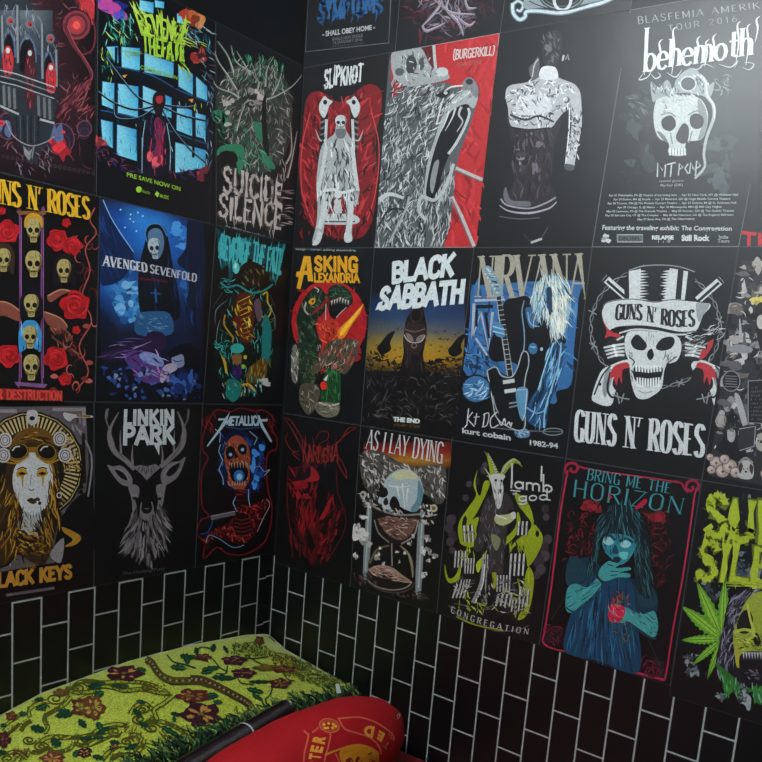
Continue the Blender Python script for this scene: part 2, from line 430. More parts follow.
# stroke alphabet: width, list of strokes, x right, y up, cap height 1
def _arc(cx, cy, rx, ry, a0, a1, n=10):
    return [(cx+rx*cos(radians(a0+(a1-a0)*i/n)), cy+ry*sin(radians(a0+(a1-a0)*i/n))) for i in range(n+1)]
GL = {
 'A': (.62, [[(0, 0), (.31, 1)], [(.31, 1), (.62, 0)], [(.12, .35), (.5, .35)]]),
 'B': (.52, [[(.06, 0), (.06, 1)], [(.06, 1)]+_arc(.26, .76, .22, .24, 90, -90)+[(.06, .52)], [(.06, .52)]+_arc(.28, .26, .24, .26, 90, -90)+[(.06, 0)]]),
 'C': (.52, [_arc(.3, .72, .24, .28, 20, 180)+_arc(.3, .28, .24, .28, 180, 340)]),
 'D': (.56, [[(.06, 0), (.06, 1)], [(.06, 1), (.22, 1)]+_arc(.26, .68, .26, .32, 80, 0)+_arc(.26, .32, .26, .32, 0, -80)+[(.22, 0), (.06, 0)]]),
 'E': (.44, [[(.06, 0), (.06, 1)], [(.06, .97), (.42, .97)], [(.06, .52), (.34, .52)], [(.06, .03), (.44, .03)]]),
 'F': (.44, [[(.06, 0), (.06, 1)], [(.06, .97), (.44, .97)], [(.06, .52), (.34, .52)]]),
 'G': (.56, [_arc(.3, .72, .24, .28, 20, 180)+_arc(.3, .28, .24, .28, 180, 300), [(.5, 0), (.5, .42)], [(.34, .42), (.54, .42)]]),
 'H': (.58, [[(.06, 0), (.06, 1)], [(.52, 0), (.52, 1)], [(.06, .52), (.52, .52)]]),
 'I': (.14, [[(.07, 0), (.07, 1)]]),
 'J': (.36, [[(.3, 1), (.3, .25)]+_arc(.17, .22, .13, .22, 0, -160)]),
 'K': (.56, [[(.06, 0), (.06, 1)], [(.08, .45), (.5, 1)], [(.2, .6), (.55, 0)]]),
 'L': (.42, [[(.06, 0), (.06, 1)], [(.06, .03), (.42, .03)]]),
 'M': (.72, [[(.06, 0), (.06, 1)], [(.06, 1), (.36, .15)], [(.36, .15), (.66, 1)], [(.66, 1), (.66, 0)]]),
 'N': (.6, [[(.06, 0), (.06, 1)], [(.06, 1), (.54, 0)], [(.54, 0), (.54, 1)]]),
 'O': (.58, [_arc(.29, .7, .24, .3, 0, 180)+_arc(.29, .3, .24, .3, 180, 360)+[(.53, .7)]]),
 'P': (.5, [[(.06, 0), (.06, 1)], [(.06, 1)]+_arc(.24, .74, .24, .26, 90, -90)+[(.06, .48)]]),
 'Q': (.58, [_arc(.29, .7, .24, .3, 0, 180)+_arc(.29, .3, .24, .3, 180, 360)+[(.53, .7)], [(.3, .25), (.58, -.1)]]),
 'R': (.55, [[(.06, 0), (.06, 1)], [(.06, 1)]+_arc(.26, .76, .22, .24, 90, -90)+[(.06, .52)], [(.25, .52), (.54, 0)]]),
 'S': (.5, [_arc(.25, .75, .2, .25, 20, 200, 8)+[(.14, .6), (.36, .42)]+_arc(.25, .25, .21, .25, 30, -160, 8)]),
 'T': (.54, [[(.27, 0), (.27, 1)], [(.0, .97), (.54, .97)]]),
 'U': (.56, [[(.06, 1), (.06, .28)]+_arc(.28, .28, .22, .28, 180, 360)+[(.5, .28), (.5, 1)]]),
 'V': (.6, [[(0, 1), (.3, 0)], [(.3, 0), (.6, 1)]]),
 'W': (.8, [[(0, 1), (.2, 0)], [(.2, 0), (.4, .8)], [(.4, .8), (.6, 0)], [(.6, 0), (.8, 1)]]),
 'X': (.56, [[(0, 0), (.56, 1)], [(0, 1), (.56, 0)]]),
 'Y': (.56, [[(0, 1), (.28, .48)], [(.56, 1), (.28, .48)], [(.28, .48), (.28, 0)]]),
 'Z': (.52, [[(.03, .97), (.5, .97)], [(.5, .97), (.02, .03)], [(.02, .03), (.5, .03)]]),
 "'": (.14, [[(.1, 1), (.02, .7)]]), ' ': (.3, []), '.': (.1, [[(.05, 0), (.05, .08)]]), '-': (.3, [[(.02, .45), (.28, .45)]]),
 '1': (.3, [[(.18, 0), (.18, 1), (.04, .8)]]), '2': (.5, [_arc(.25, .74, .2, .26, 170, -20, 8)+[(.05, .03), (.48, .03)]]),
 '9': (.5, [_arc(.25, .7, .2, .28, 0, 360), [(.45, .7), (.35, 0)]]), '4': (.5, [[(.36, 0), (.36, 1), (.02, .3), (.5, .3)]]),
 '8': (.5, [_arc(.25, .76, .18, .24, 0, 360), _arc(.25, .27, .21, .27, 0, 360)]), '0': (.5, [_arc(.25, .5, .2, .5, 0, 360)]), '6': (.5, [_arc(.25, .28, .2, .28, 0, 360), [(.05, .3), (.3, 1)]]),
 '{': (.3, [[(.28, 1.1), (.14, 1), (.14, .6), (.02, .5), (.14, .4), (.14, 0), (.28, -.1)]]), '}': (.3, [[(.02, 1.1), (.16, 1), (.16, .6), (.28, .5), (.16, .4), (.16, 0), (.02, -.1)]]),
 'a': (.46, [_arc(.22, .3, .2, .3, 0, 360), [(.42, .6), (.42, 0)]]), 'b': (.46, [[(.04, 0), (.04, 1.5)], _arc(.24, .3, .2, .3, 0, 360)]),
 'd': (.46, [[(.42, 0), (.42, 1.3)], _arc(.22, .3, .2, .3, 0, 360)]), 'g': (.46, [_arc(.22, .3, .2, .3, 0, 360), [(.42, .6), (.42, -.2)]+_arc(.22, -.2, .2, .2, 0, -160)]),
 'o': (.46, [_arc(.22, .3, .2, .3, 0, 360)]), 'l': (.1, [[(.05, 0), (.05, 1.5)]]),
 'm': (.7, [[(.04, 0), (.04, .6)], [(.04, .45)]+_arc(.19, .42, .15, .2, 160, 0, 6)+[(.34, 0)], [(.34, .42)]+_arc(.49, .42, .15, .2, 160, 0, 6)+[(.64, 0)]]),
 'i': (.12, [[(.06, 0), (.06, .6)], [(.06, .8), (.06, .9)]]), 'n': (.4, [[(.04, 0), (.04, .62)], [(.04, .45)]+_arc(.19, .42, .15, .2, 160, 0, 6)+[(.34, 0)]]),
 'p': (.46, [[(.04, .6), (.04, -.45)], _arc(.24, .3, .2, .3, 0, 360)]), 'k': (.42, [[(.04, 0), (.04, 1)], [(.04, .25), (.38, .62)], [(.14, .34), (.4, 0)]]),
 't': (.36, [[(.16, .95), (.16, .1), (.34, .02)], [(.0, .62), (.34, .62)]]), 'e': (.44, [[(.04, .32), (.42, .32)]+_arc(.22, .3, .2, .3, 10, 320)]),
 'h': (.42, [[(.04, 0), (.04, 1)], [(.04, .42)]+_arc(.21, .42, .17, .2, 160, 0, 6)+[(.38, 0)]]),
}
def G(ch):
    if ch in GL: return GL[ch]
    return GL.get(ch.upper(), (.3, []))
# ================================================================ the room
H = 2.9
vin = mat('black_vinyl', '#0d0e10', .45, (6, '#090a0b'), bump=.1, bscale=12)
wallp = mat('plain_wall', '#8f979c', .8, (3, '#848c92'))
ceil_m = mat('ceiling_paint', '#b9c1c6', .8, (2, '#b0b8be'))
floor_m = mat('floor_tile', '#4a4642', .5, (5, '#3c3935'))
X1, Y1 = 3.2, -3.2
box('floor', -.1, X1+.1, Y1-.1, .1, -.08, 0, floor_m)
box('ceiling', -.1, X1+.1, Y1-.1, .1, H, H+.08, ceil_m)
box('wall_right', X1, X1+.1, Y1-.1, .1, 0, H, wallp)
box('wall_front', -.1, X1, Y1-.1, Y1, 0, H, wallp)
box('wall_left', -.1, 0, Y1, 0, 0, H, vin)
box('wall_back', -.1, X1, 0, .1, 0, H, vin)

# black wallpaper printed with a grid of upright tiles, hung below the posters
def tile_paper(name, side, a_first, pitch, count, ztop, half, a_lo, a_hi, zbot, extra, phase, top_caps, mx=None):
    v = []; f = []; c = []
    th = .0006
    def quad(a0, a1, b0, b1, h, colr, sk=0.0):
        n = len(v)
        v.extend([wall_xyz(side, a0, b0, h), wall_xyz(side, a1, b0+sk, h), wall_xyz(side, a1, b1+sk, h), wall_xyz(side, a0, b1, h)])
        f.append((n, n+1, n+2, n+3)); c.append(colr)
    sg = 1 if side == 'R' else -1
    bk = hexc('#08090a'); ln = hexc('#a2a7a4')
    lo, hi = min(a_lo, a_hi), max(a_lo, a_hi)
    quad(lo, hi, zbot, ztop+.001, .0004, bk)
    lw = .0042
    for i in range(count):
        a = a_first+sg*i*pitch
        if not (lo < a < hi): continue
        quad(a-lw/2, a+lw/2, zbot+.001, ztop, th, ln)
        a2 = a+sg*pitch
        aa, ab_ = min(a, a2)+lw/2, max(a, a2)-lw/2
        if ab_ > hi or aa < lo: continue
        k0 = (i+phase) % 2
        k = k0
        while ztop-k*half > zbot+.01:
            if not (k == 0 and not top_caps):
                z = ztop-k*half; quad(aa, ab_, z-lw/2 if k else z-lw, z+lw/2 if k else z, th+2e-5, ln)
            k += 2
    for e in extra: quad(*e[:4], th+2e-5, ln)
    o = mesh_obj(name, v, f, VINYL)
    at = o.data.color_attributes.new('ink', 'FLOAT_COLOR', 'CORNER'); d = []
    for ff, cc in zip(f, c): d += [*cc, 1]*4
    at.data.foreach_set('color', d)
    return tag(o, kind='structure')
# wall_right of the picture: first line .069 m from the corner, pitch 71.5 mm
tile_paper('trim_1', 'R', .069008, .0714904, 44, .741547, .0745, .0035, 3.19, .02,
           [(.0, .069, .741547-.149-.002, .741547-.149+.002), (.0, .069, .741547-.298-.002, .741547-.298+.002)], 1, False)
# the left one continues round the corner with a narrow cut strip
tile_paper('trim_2', 'L', -.126840+.0669577, .0669577, 48, .772913, .0745, -.0035, -3.19, .02,
           [(-.0599, -.030, .772913-.0745-.002, .772913-.0745+.002), (-.030, -.003, .772913-.0725, .772913-.0685),
            (-.0599, -.030, .772913-.2235-.002, .772913-.2235+.002), (-.030, -.003, .772913-.2215, .772913-.2175)], 0, True)
# upright line of print down the corner
mesh_obj('trim_3', [(.0, -.0004, .02), (.0042, -.0008, .02), (.0042, -.0008, .765), (.0, -.0004, .765)], [(0, 1, 2, 3)], mat('grout_print', '#a2a7a4', .5, (90, '#969b98')))['kind'] = 'structure'
# ================================================================ posters on the left wall (crop = enlargement the art is read in)
def LQ(u_far_t, u_near_t, u_near_b, u_far_b, v1, v0):
    return [(-u_far_t, v1), (-u_near_t, v1), (-u_near_b, v0), (-u_far_b, v0)]
BK = '#0c0d0f'

# ---- gothic red poster, top left
P = Poster('L', LQ(.945, .620, .6165, .940, 2.18, 1.7012), (0, 0, 3.81), 'dark red poster of a grey vaulted church with hooded figures, topmost at the left edge', '#120d10', 11)
P.part('ornament_print')
P.gridgrad(-260, -90, 345, 700, [['#2a1c22']*4, ['#3a2229', '#33202a', '#3d2229', '#1c1216'], ['#3a2027', '#2a1c26', '#41262c', '#1b1114'], ['#2f1a22', '#2b1a22', '#35202a', '#1a1013'], ['#1a1014', '#1d1216', '#1a1013', '#0f0b0d']])
P.hatch([(-240, -60), (340, -60), (345, 640), (-240, 560)], 420, 46, lambda x, y: (x*1.3+y*.8) % 180, 5, ['#5d2a33', '#6b333b', '#3a1b24', '#7d4347', '#241318', '#4a2530', '#8a5a5c'], 60, .7)
P.poly([(285, -40), (352, -40), (355, 90), (330, 70), (300, 20)], '#c4383e', True)
P.hatch([(285, -40), (352, -40), (355, 100), (300, 30)], 16, 50, 60, 6, ['#2a1014', '#e05a58', '#7a2227'], 20)
for r, c in ((62, '#2a1a20'), (56, '#8a3a42'), (46, '#5c232b'), (36, '#9c4048'), (24, '#c0393d'), (15, '#f05a52')): P.ell(290, 96, r*.95, r, c)
P.line([(352, 70), (362, 130), (350, 190), (310, 210)], 7, '#6d3138'); P.line([(240, 90), (270, 160), (320, 230), (345, 300), (270, 380), (215, 450)], 12, '#6a2e38'); P.line([(255, 100), (285, 170), (332, 240), (350, 300), (285, 385)], 4, '#a05058')
P.hatch([(250, 320), (345, 280), (350, 480), (230, 470)], 60, 40, 130, 5, ['#6d2b36', '#93404a', '#2b151b', '#a8555c'], 25)
for cx, cy, r in ((228, 530, 60), (30, 480, 50), (320, 490, 30)):
    P.ell(cx, cy, r*.9, r, '#2c2230'); P.ell(cx, cy, r*.9, r, '#7b4a5c', ring=4); P.ell(cx, cy+18, r*.6, r*.7, '#4f3a52', ring=3)
P.blobs([(175, 490), (230, 500), (240, 575), (190, 560)], 9, 20, ['#e0343c', '#a3232c', '#f2605c', '#5d6a8c']); P.blobs([(-20, 440), (30, 450), (30, 510), (-20, 500)], 7, 18, ['#e0343c', '#b02a33', '#5d6a8c'])
P.part('church_print')
P.poly([(-40, 60), (60, -10), (115, 10), (175, 90), (215, 190), (205, 470), (140, 610), (100, 610), (30, 430), (-40, 400)], '#2c3138', True)
P.gridgrad(0, 40, 200, 210, [['#51585f', '#6c747a', '#3a4149'], ['#3f4750', '#4b535c', '#353b45'], ['#35394a', '#3c4358', '#2b2f3c']])
P.hatch([(0, 30), (90, 0), (200, 130), (215, 250), (0, 180)], 80, 40, 80, 4, ['#7f878c', '#2a3037', '#9aa0a2', '#4b525a'], 30)
for x0, x1, yt in ((8, 56, 130), (70, 135, 150), (160, 205, 210)):
    P.line([(x0, yt+90), (x0+4, yt+30), ((x0+x1)/2, yt-14), (x1-4, yt+30), (x1, yt+90)], 6, '#5a6a86'); P.poly([(x0+6, yt+120), (x0+8, yt+30), ((x0+x1)/2, yt), (x1-8, yt+30), (x1-6, yt+120)], '#171318', True)
for x, y in ((38, 80), (112, 92), (190, 148)):
    P.ell(x, y, 17, 19, '#6b7278'); P.ell(x, y, 9, 10, '#c03036'); P.ell(x+3, y+4, 4, 4, '#2a1014')
for x, a, b in ((66, 20, 240), (160, 90, 300), (8, 60, 200), (214, 190, 330)): P.line([(x, a), (x+2, b)], 12, '#868d90', False); P.line([(x+4, a), (x+6, b)], 4, '#2d3237', False)
for x, y, h in ((28, 195, 90), (112, 205, 200), (192, 260, 90)):
    P.poly([(x-20, y+h*.35), (x-10, y-12), (x, y-20), (x+11, y-12), (x+22, y+h*.35), (x+14, y+h), (x-12, y+h)], '#4a2026' if h > 100 else '#c23038', True)
    P.ell(x, y-2, 8, 11, '#c8ccc8'); P.hatch([(x-16, y+20), (x+16, y+20), (x+10, y+h), (x-10, y+h)], 18, 30, 88, 4, ['#e04a4c', '#6b2b30', '#2a1216', '#97565a'], 14)
for k in range(5):
    y = 270+k*11; P.line([(-10, y-4), (60, y+12), (205, y+62)], 4, ['#b8bcbb', '#33383d', '#8c9193', '#22262b', '#a3a7a6'][k], False)
for x in (14, 34, 54, 146, 168, 188): P.line([(x, 320+x*.3), (x+3, 400+x*.3)], 15, '#6c7071', False); P.line([(x+5, 320+x*.3), (x+8, 400+x*.3)], 4, '#2b2f31', False)
P.line([(-10, 400), (70, 436)], 8, '#a6aaa8', False); P.line([(150, 455), (205, 470)], 8, '#b0b3b1', False)
for k in range(7): P.line([(60+k*14, 440), (64+k*13, 545)], 4, '#4d545a' if k % 2 else '#16181c', False)
P.line([(20, 460), (50, 520), (110, 555), (165, 545), (205, 520)], 4, '#a09a9c')
P.poly([(86, 555), (108, 580), (130, 555), (124, 590), (108, 612), (92, 590)], '#8b8f92'); P.hatch([(40, 560), (200, 570), (180, 680), (60, 660)], 50, 26, 70, 4, ['#6f4550', '#3a2229', '#8a8086'], 40)
for k in range(20): P.ell(10+k*18, 596+k*3.4, 5, 6, '#5c454c', ring=2)
P.done()

# ---- blue window creature poster
P = Poster('L', LQ(.6175, .3035, .2965, .6120, 2.185, 1.7015), (90, 0, 3.81), 'poster of a long armed creature before glowing blue windows under spiky green lettering', '#0a0d12', 12)
P.part('window_print')
T1 = '#5cc8e8'; T2 = '#2f9fd8'; T3 = '#8fe0f2'
def pane(a, b, c_, d): P.grad([a, b, c_, d], [T3, T2, T1, T3]); P.line([a, b, c_, d, a], 2.5, '#135a8c', False)
pane((60, 178), (105, 176), (108, 238), (96, 246)); pane((118, 178), (190, 184), (192, 268), (120, 262)); pane((206, 200), (322, 240), (322, 300), (206, 276)); pane((335, 250), (392, 282), (392, 362), (336, 330)); pane((402, 290), (446, 330), (446, 385), (404, 372))
pane((46, 310), (96, 318), (92, 418), (44, 400)); pane((106, 318), (184, 330), (182, 448), (104, 440)); pane((200, 326), (310, 372), (310, 450), (200, 420)); pane((330, 400), (388, 420), (390, 520), (328, 496)); pane((400, 430), (440, 440), (440, 530), (402, 520))
pane((40, 455), (86, 466), (86, 566), (46, 540)); pane((102, 474), (176, 494), (178, 614), (100, 590)); pane((318, 540), (440, 572), (438, 640), (318, 660)); pane((186, 520), (300, 560), (290, 640), (196, 630))
P.hatch([(46, 310), (440, 420), (440, 640), (46, 560)], 90, 26, 85, 3, ['#1b6ea8', '#bdf0fa', '#2487c2', '#0d3a60'], 20)
pane((188, 0), (242, 10), (240, 52), (186, 40)); pane((330, 50), (375, 62), (374, 96), (330, 90)); pane((245, 0), (282, 8), (280, 32), (246, 28))
for pts in ([(40, 262), (130, 270), (240, 300), (330, 350), (450, 400)], [(40, 430), (130, 448), (240, 480), (330, 520), (450, 560)]): P.line(pts, 26, '#0c1622'); P.line([(x, y-10) for x, y in pts], 4, '#1f5f90')
for x, a, b in ((98, 180, 560), (194, 185, 640), (322, 230, 660), (396, 280, 600)): P.line([(x, a), (x-4, b)], 10, '#0b1420', False)
P.part('border_print')
P.blobs([(50, 10), (120, 10), (125, 70), (55, 60)], 12, 22, ['#3a4fc0', '#6a4fc8', '#1c2a7a', '#c04a9a']); P.blobs([(350, 50), (430, 60), (430, 95), (360, 95)], 9, 20, ['#c8693a', '#8a3a22', '#e09050', '#b8412c']); P.blobs([(375, 190), (430, 195), (430, 230), (380, 225)], 7, 18, ['#a03028', '#d0503c', '#4a1a20'])
P.hatch([(46, 60), (170, 60), (190, 170), (60, 170)], 60, 40, 70, 4, ['#2fae98', '#17584e', '#7fd8c0', '#0d2a2c', '#b8e080'], 40); P.hatch([(330, 90), (470, 100), (470, 300), (440, 310), (380, 180)], 70, 40, 60, 4, ['#1c5a6a', '#3fa0b0', '#0d2026', '#9fb8c0', '#6a4a60'], 50)
P.hatch([(36, 180), (90, 200), (80, 310), (40, 290)], 26, 34, 80, 4, ['#bfe060', '#2f7f5c', '#123028'], 30); P.hatch([(440, 300), (475, 320), (470, 640), (440, 640)], 60, 30, 80, 4, ['#1d3a50', '#5a7f9a', '#0b1016', '#a0b8c4'], 35)
P.hatch([(20, 520), (60, 540), (140, 620), (300, 650), (440, 640), (440, 690), (30, 640)], 90, 26, 30, 4, ['#3a2a58', '#6a3a70', '#15101e', '#2a3a78', '#a04a5a'], 50)
P.blobs([(20, 520), (50, 520), (50, 570), (20, 560)], 5, 14, ['#c04a48', '#7a2a30']); P.blobs([(410, 640), (445, 645), (440, 680), (415, 680)], 5, 12, ['#c0485a', '#7a2a30'])
P.part('creature_print')
for pts in ([(240, 400), (180, 370), (120, 300), (60, 220)], [(240, 405), (170, 418), (90, 392), (30, 350)], [(245, 412), (180, 450), (100, 450), (90, 400)], [(280, 400), (350, 410), (400, 405)], [(280, 410), (350, 440), (440, 460)], [(275, 420), (320, 500), (380, 570), (440, 620)]):
    P.line(pts, 7, '#15131c'); P.line([(x, y-3) for x, y in pts], 2, '#7aa8c0')
P.poly([(262, 345), (282, 360), (286, 390), (276, 420), (270, 445), (252, 448), (244, 425), (236, 395), (240, 362)], '#1c1418', True); P.poly([(252, 368), (274, 366), (274, 388), (260, 396), (250, 386)], '#b03038', True)
P.poly([(210, 465), (250, 448), (288, 462), (304, 560), (300, 660), (200, 668), (200, 560)], '#131422', True); P.poly([(246, 455), (270, 460), (278, 560), (268, 625), (246, 640), (238, 600), (250, 540)], '#8c2446', True)
P.hatch([(230, 450), (282, 450), (290, 640), (220, 650)], 50, 40, 88, 4, ['#c83058', '#3c1530', '#e0506c', '#22203a', '#3a4a7a'], 14); P.blobs([(220, 590), (268, 596), (264, 620), (230, 615)], 7, 13, ['#d83a50', '#f0606a', '#8a2038'])
P.line([(208, 462), (198, 540), (196, 660)], 2.5, '#a8d0e0'); P.line([(290, 470), (304, 560), (302, 650)], 2.5, '#a8d0e0'); P.poly([(120, 288), (140, 284), (130, 298)], '#f0a040'); P.poly([(372, 380), (392, 376), (388, 392)], '#f0a040')
P.part('title_lettering')
P.text('REVENGE', [(196, 128), (356, 166), (376, 96), (168, 48)], '#b9e04a', 'brush', .15, .1, .08, .1, rag=.07, spikes=2)
P.text('THEFATE', [(200, 196), (356, 236), (360, 168), (196, 130)], '#a9d83e', 'brush', .15, .1, -.05, .08, rag=.07, spikes=2)
P.hatch([(140, 0), (180, 60), (210, 60), (180, 20)], 8, 60, 60, 5, ['#b9e04a', '#d8f08a'], 12); P.hatch([(350, 230), (400, 300), (370, 300), (340, 250)], 8, 50, 55, 4, ['#b9e04a', '#7fae2c'], 12); P.hatch([(360, 130), (440, 170), (430, 190), (350, 170)], 10, 40, 20, 3, ['#b9e04a', '#dff08a'], 20); P.hatch([(130, 180), (200, 200), (190, 220), (130, 214)], 10, 40, 10, 3, ['#b9e04a', '#7fae2c'], 20)
P.hatch([(395, 395), (425, 400), (425, 420), (395, 420)], 7, 18, 85, 3, ['#b9e04a'], 10)
P.type('COMING SOON', [(188, 262), (330, 304), (332, 290), (190, 248)], '#8cc83e', .02)
P.part('small_lettering')
P.type('PRE SAVE NOW ON', [(138, 672), (342, 728), (342, 712), (138, 656)], '#9ccc3e', .02)
P.ell(184, 722, 11, 12, '#a8dc3a'); P.type('music', [(197, 734), (226, 741), (226, 728), (197, 721)], '#9ccc3e'); P.poly([(244, 740), (252, 728), (262, 738), (255, 752)], '#a8dc3a'); P.type('MUSIC', [(264, 752), (298, 760), (298, 747), (264, 739)], '#9ccc3e', .02)
P.done()

# ---- grey green beast poster by the corner
P = Poster('L', LQ(.3035, .0045, .0045, .2750, 2.185, 1.7025), (200, 40, 3.6286), 'black poster of a pale tangled beast with green roots above dripping bone-white words', '#15181a', 13)
P.part('beast_print')
reg = [(60, 200), (110, 100), (180, 95), (240, 70), (300, 130), (330, 200), (330, 330), (300, 430), (240, 480), (160, 470), (130, 400), (95, 360), (70, 280)]
P.poly(reg, '#38403a', True)
P.hatch(reg, 520, 30, lambda x, y: 100-(x-190)*.35, 4.2, ['#8d8f84', '#b3ada2', '#5c645c', '#2a322e', '#d0c8bc', '#4a6a58', '#1b211f', '#77706a'], 45, .6)
for pts in ([(45, 10), (60, 70), (100, 130), (130, 180)], [(110, 20), (130, 80), (190, 120)], [(20, 110), (60, 170), (110, 190), (140, 210)], [(370, 125), (330, 170), (270, 205), (240, 215)], [(215, 60), (215, 130), (205, 190)], [(300, 90), (285, 150), (260, 200)], [(130, 40), (160, 90), (180, 130)], [(62, 5), (100, 60), (120, 120)], [(265, 60), (240, 110), (235, 170)], [(180, 200), (150, 260), (130, 330)], [(325, 300), (330, 400), (310, 450)], [(350, 330), (330, 440), (315, 500)]):
    P.line(pts, 9, '#7f8a7e', True, (.15, 1)); P.line([(x+2, y) for x, y in pts], 3.5, '#d8d4c8', True, (.2, 1))
G1 = ['#3f9a70', '#2c7a58', '#63c090', '#1d5840']
for pts in ([(40, 262), (90, 262), (80, 340), (96, 300), (120, 300)], [(190, 295), (240, 320), (225, 370), (205, 350)], [(60, 420), (75, 385), (150, 380), (160, 440), (140, 490), (125, 430), (95, 400)], [(225, 400), (260, 440), (270, 470), (230, 450)]): P.poly(pts, '#358a64', True)
P.hatch([(50, 260), (130, 260), (250, 440), (260, 470), (150, 480), (60, 400)], 60, 34, 60, 5, G1, 40, .6); P.hatch([(110, 60), (300, 70), (300, 180), (120, 150)], 60, 36, 95, 4, G1+['#a8b0a0'], 35, .5)
P.blobs([(160, 150), (230, 140), (220, 250), (160, 250)], 14, 12, ['#d8d0c8', '#a09a90', '#2a2d2b']); P.blobs([(80, 200), (120, 210), (130, 340), (90, 320)], 9, 10, ['#c8c0b8', '#6a6862']); P.poly([(70, 410), (120, 405), (135, 440), (90, 450)], '#0b0d0d', True); P.poly([(222, 250), (236, 200), (240, 300), (250, 420), (228, 380)], '#101413', True)
P.part('title_lettering')
for col_, wg, sk in (('#4a4340', .27, 0), ('#d6cbc2', .14, 1)):
    P.text('SUICIDE', [(82, 548), (292, 596), (296, 520), (84, 462)], col_, 'brush', wg, .14, 0, .06, rag=.03, spikes=sk)
    P.text('SILENCE', [(66, 640), (290, 682), (296, 604), (70, 562)], col_, 'brush', wg, .14, 0, .06, rag=.03, spikes=sk)
for x, y, l in ((120, 640, 50), (160, 650, 40), (250, 690, 44), (262, 690, 34), (190, 660, 22)): P.line([(x, y), (x+3, y+l)], 4, '#cfc4bb', True, (1, .2))
P.hatch([(290, 540), (330, 545), (325, 690), (290, 680)], 16, 34, 8, 4, ['#cfc4bb', '#8a807a'], 10); P.hatch([(285, 440), (320, 450), (310, 510), (285, 500)], 9, 26, 80, 4, ['#b8b0a8'], 30)
P.part('small_lettering')
P.type('the official poster collection', [(90, 682), (246, 724), (246, 712), (90, 670)], '#c8c8c4', .01)
P.done()

# ---- skulls and roses poster
P = Poster('L', LQ(.938, .6035, .6060, .935, 1.7004, 1.2330), (0, 170, 3.175), 'poster of skulls stacked in a column between red roses under yellow lettering', '#0e0b0c', 14)
P.part('thorn_print')
V = ['#a8443c', '#7a2a28', '#c8655a', '#5a1f20']
for k in range(26):
    x = P.rnd.uniform(200, 300); y = P.rnd.uniform(170, 700); r = P.rnd.uniform(12, 24); a = P.rnd.uniform(0, 6)
    P.line([(x+r*cos(a+t)*(1-t*.12), y+r*sin(a+t)*(1.3-t*.12)) for t in (0, .8, 1.6, 2.4, 3.2, 4)], 5, P.rnd.choice(V), True, (.2, 1, .2))
P.line([(300, 120), (285, 160), (305, 200), (270, 250), (285, 320), (260, 400), (290, 480), (250, 560), (280, 640), (240, 700)], 4, '#b0564c')
for k in range(14):
    x = P.rnd.uniform(150, 270); y = P.rnd.uniform(480, 700)
    P.poly([(x, y), (x+14, y-8), (x+26, y+2), (x+12, y+8)], P.rnd.choice(V), True)
P.part('column_print')
for x in (62, 132): P.line([(x-6, 130), (x, 160), (x, 640), (x-8, 680)] if x < 100 else [(x+8, 130), (x, 160), (x, 640), (x+8, 680)], 6, '#7a4a7c'); P.line([(x+5, 150), (x+5, 660)], 2, '#b06aa8', False)
P.poly([(50, 130), (150, 130), (142, 142), (58, 142)], '#8a5a30'); P.poly([(44, 672), (150, 680), (140, 692), (52, 684)], '#8a5a8c')
for pts in ([(-30, 420), (20, 420), (66, 450), (60, 480), (10, 462), (-30, 470)], [(140, 450), (190, 470), (212, 495), (200, 510), (150, 490)], [(150, 400), (190, 380), (222, 384), (190, 400), (160, 420)]):
    P.poly(pts, '#8a4a3c', True); P.line([pts[0], pts[1], pts[2]], 4, '#c88a70')
P.hatch([(140, 480), (240, 520), (240, 590), (180, 560)], 24, 30, 50, 6, ['#6a3a2c', '#3a201c', '#96604a'], 30)
P.part('rose_print')
for x, y, r in ((22, 195, 38), (182, 222, 34), (228, 240, 30), (236, 430, 46), (25, 590, 36), (175, 598, 38), (-30, 300, 30), (205, 664, 20), (240, 508, 13), (208, 168, 14)): P.rose(x, y, r)
P.rose(4, 130, 12)
P.part('skull_print')
bone = '#b9a868'; sh = '#6e5c30'
for x, y, w_, h_, hair, hc in ((104, 192, 48, 76, 'short', '#c8962c'), (104, 298, 54, 84, 'bare', '#5a3a28'), (200, 320, 46, 74, 'hood', '#1c1416'), (8, 286, 46, 74, 'hood', '#3a281c'), (96, 430, 48, 72, 'hood', '#15121a'), (92, 530, 46, 72, 'hood', '#3a93c8'), (96, 626, 52, 82, 'bare', '#5a3a28')):
    if hair == 'hood': P.poly([(x-34, y+44), (x-36, y-16), (x-18, y-48), (x, y-54), (x+20, y-48), (x+36, y-14), (x+34, y+44), (x+20, y+40), (x, y+30), (x-20, y+42)], hc, True); P.hatch([(x-34, y+40), (x-30, y-30), (x+30, y-30), (x+34, y+40)], 22, 34, 88, 3, [hc, '#2a2a30' if hc != '#3a93c8' else '#8fd0ec', '#0d0c10'], 14)
    if hair == 'short': P.poly([(x-28, y-8), (x-26, y-42), (x, y-56), (x+26, y-42), (x+28, y-8), (x, y-26)], hc, True)
    P.skull(x, y, w_, h_, bone, '#120c0a', sh)
P.part('title_lettering')
P.text("GUNS N' ROSES", [(-66, 96), (280, 157), (279, 88), (-66, 16)], '#e8b42a', 'serif', .17, .12, hair=.4)
P.part('small_lettering')
P.poly([(-60, 690), (195, 700), (195, 732), (-60, 728)], '#8c2420'); P.text('APPETITE FOR DESTRUCTION', [(-200, 722), (192, 730), (192, 702), (-200, 692)], '#d8483c', 'sans', .2, .12)
P.done()

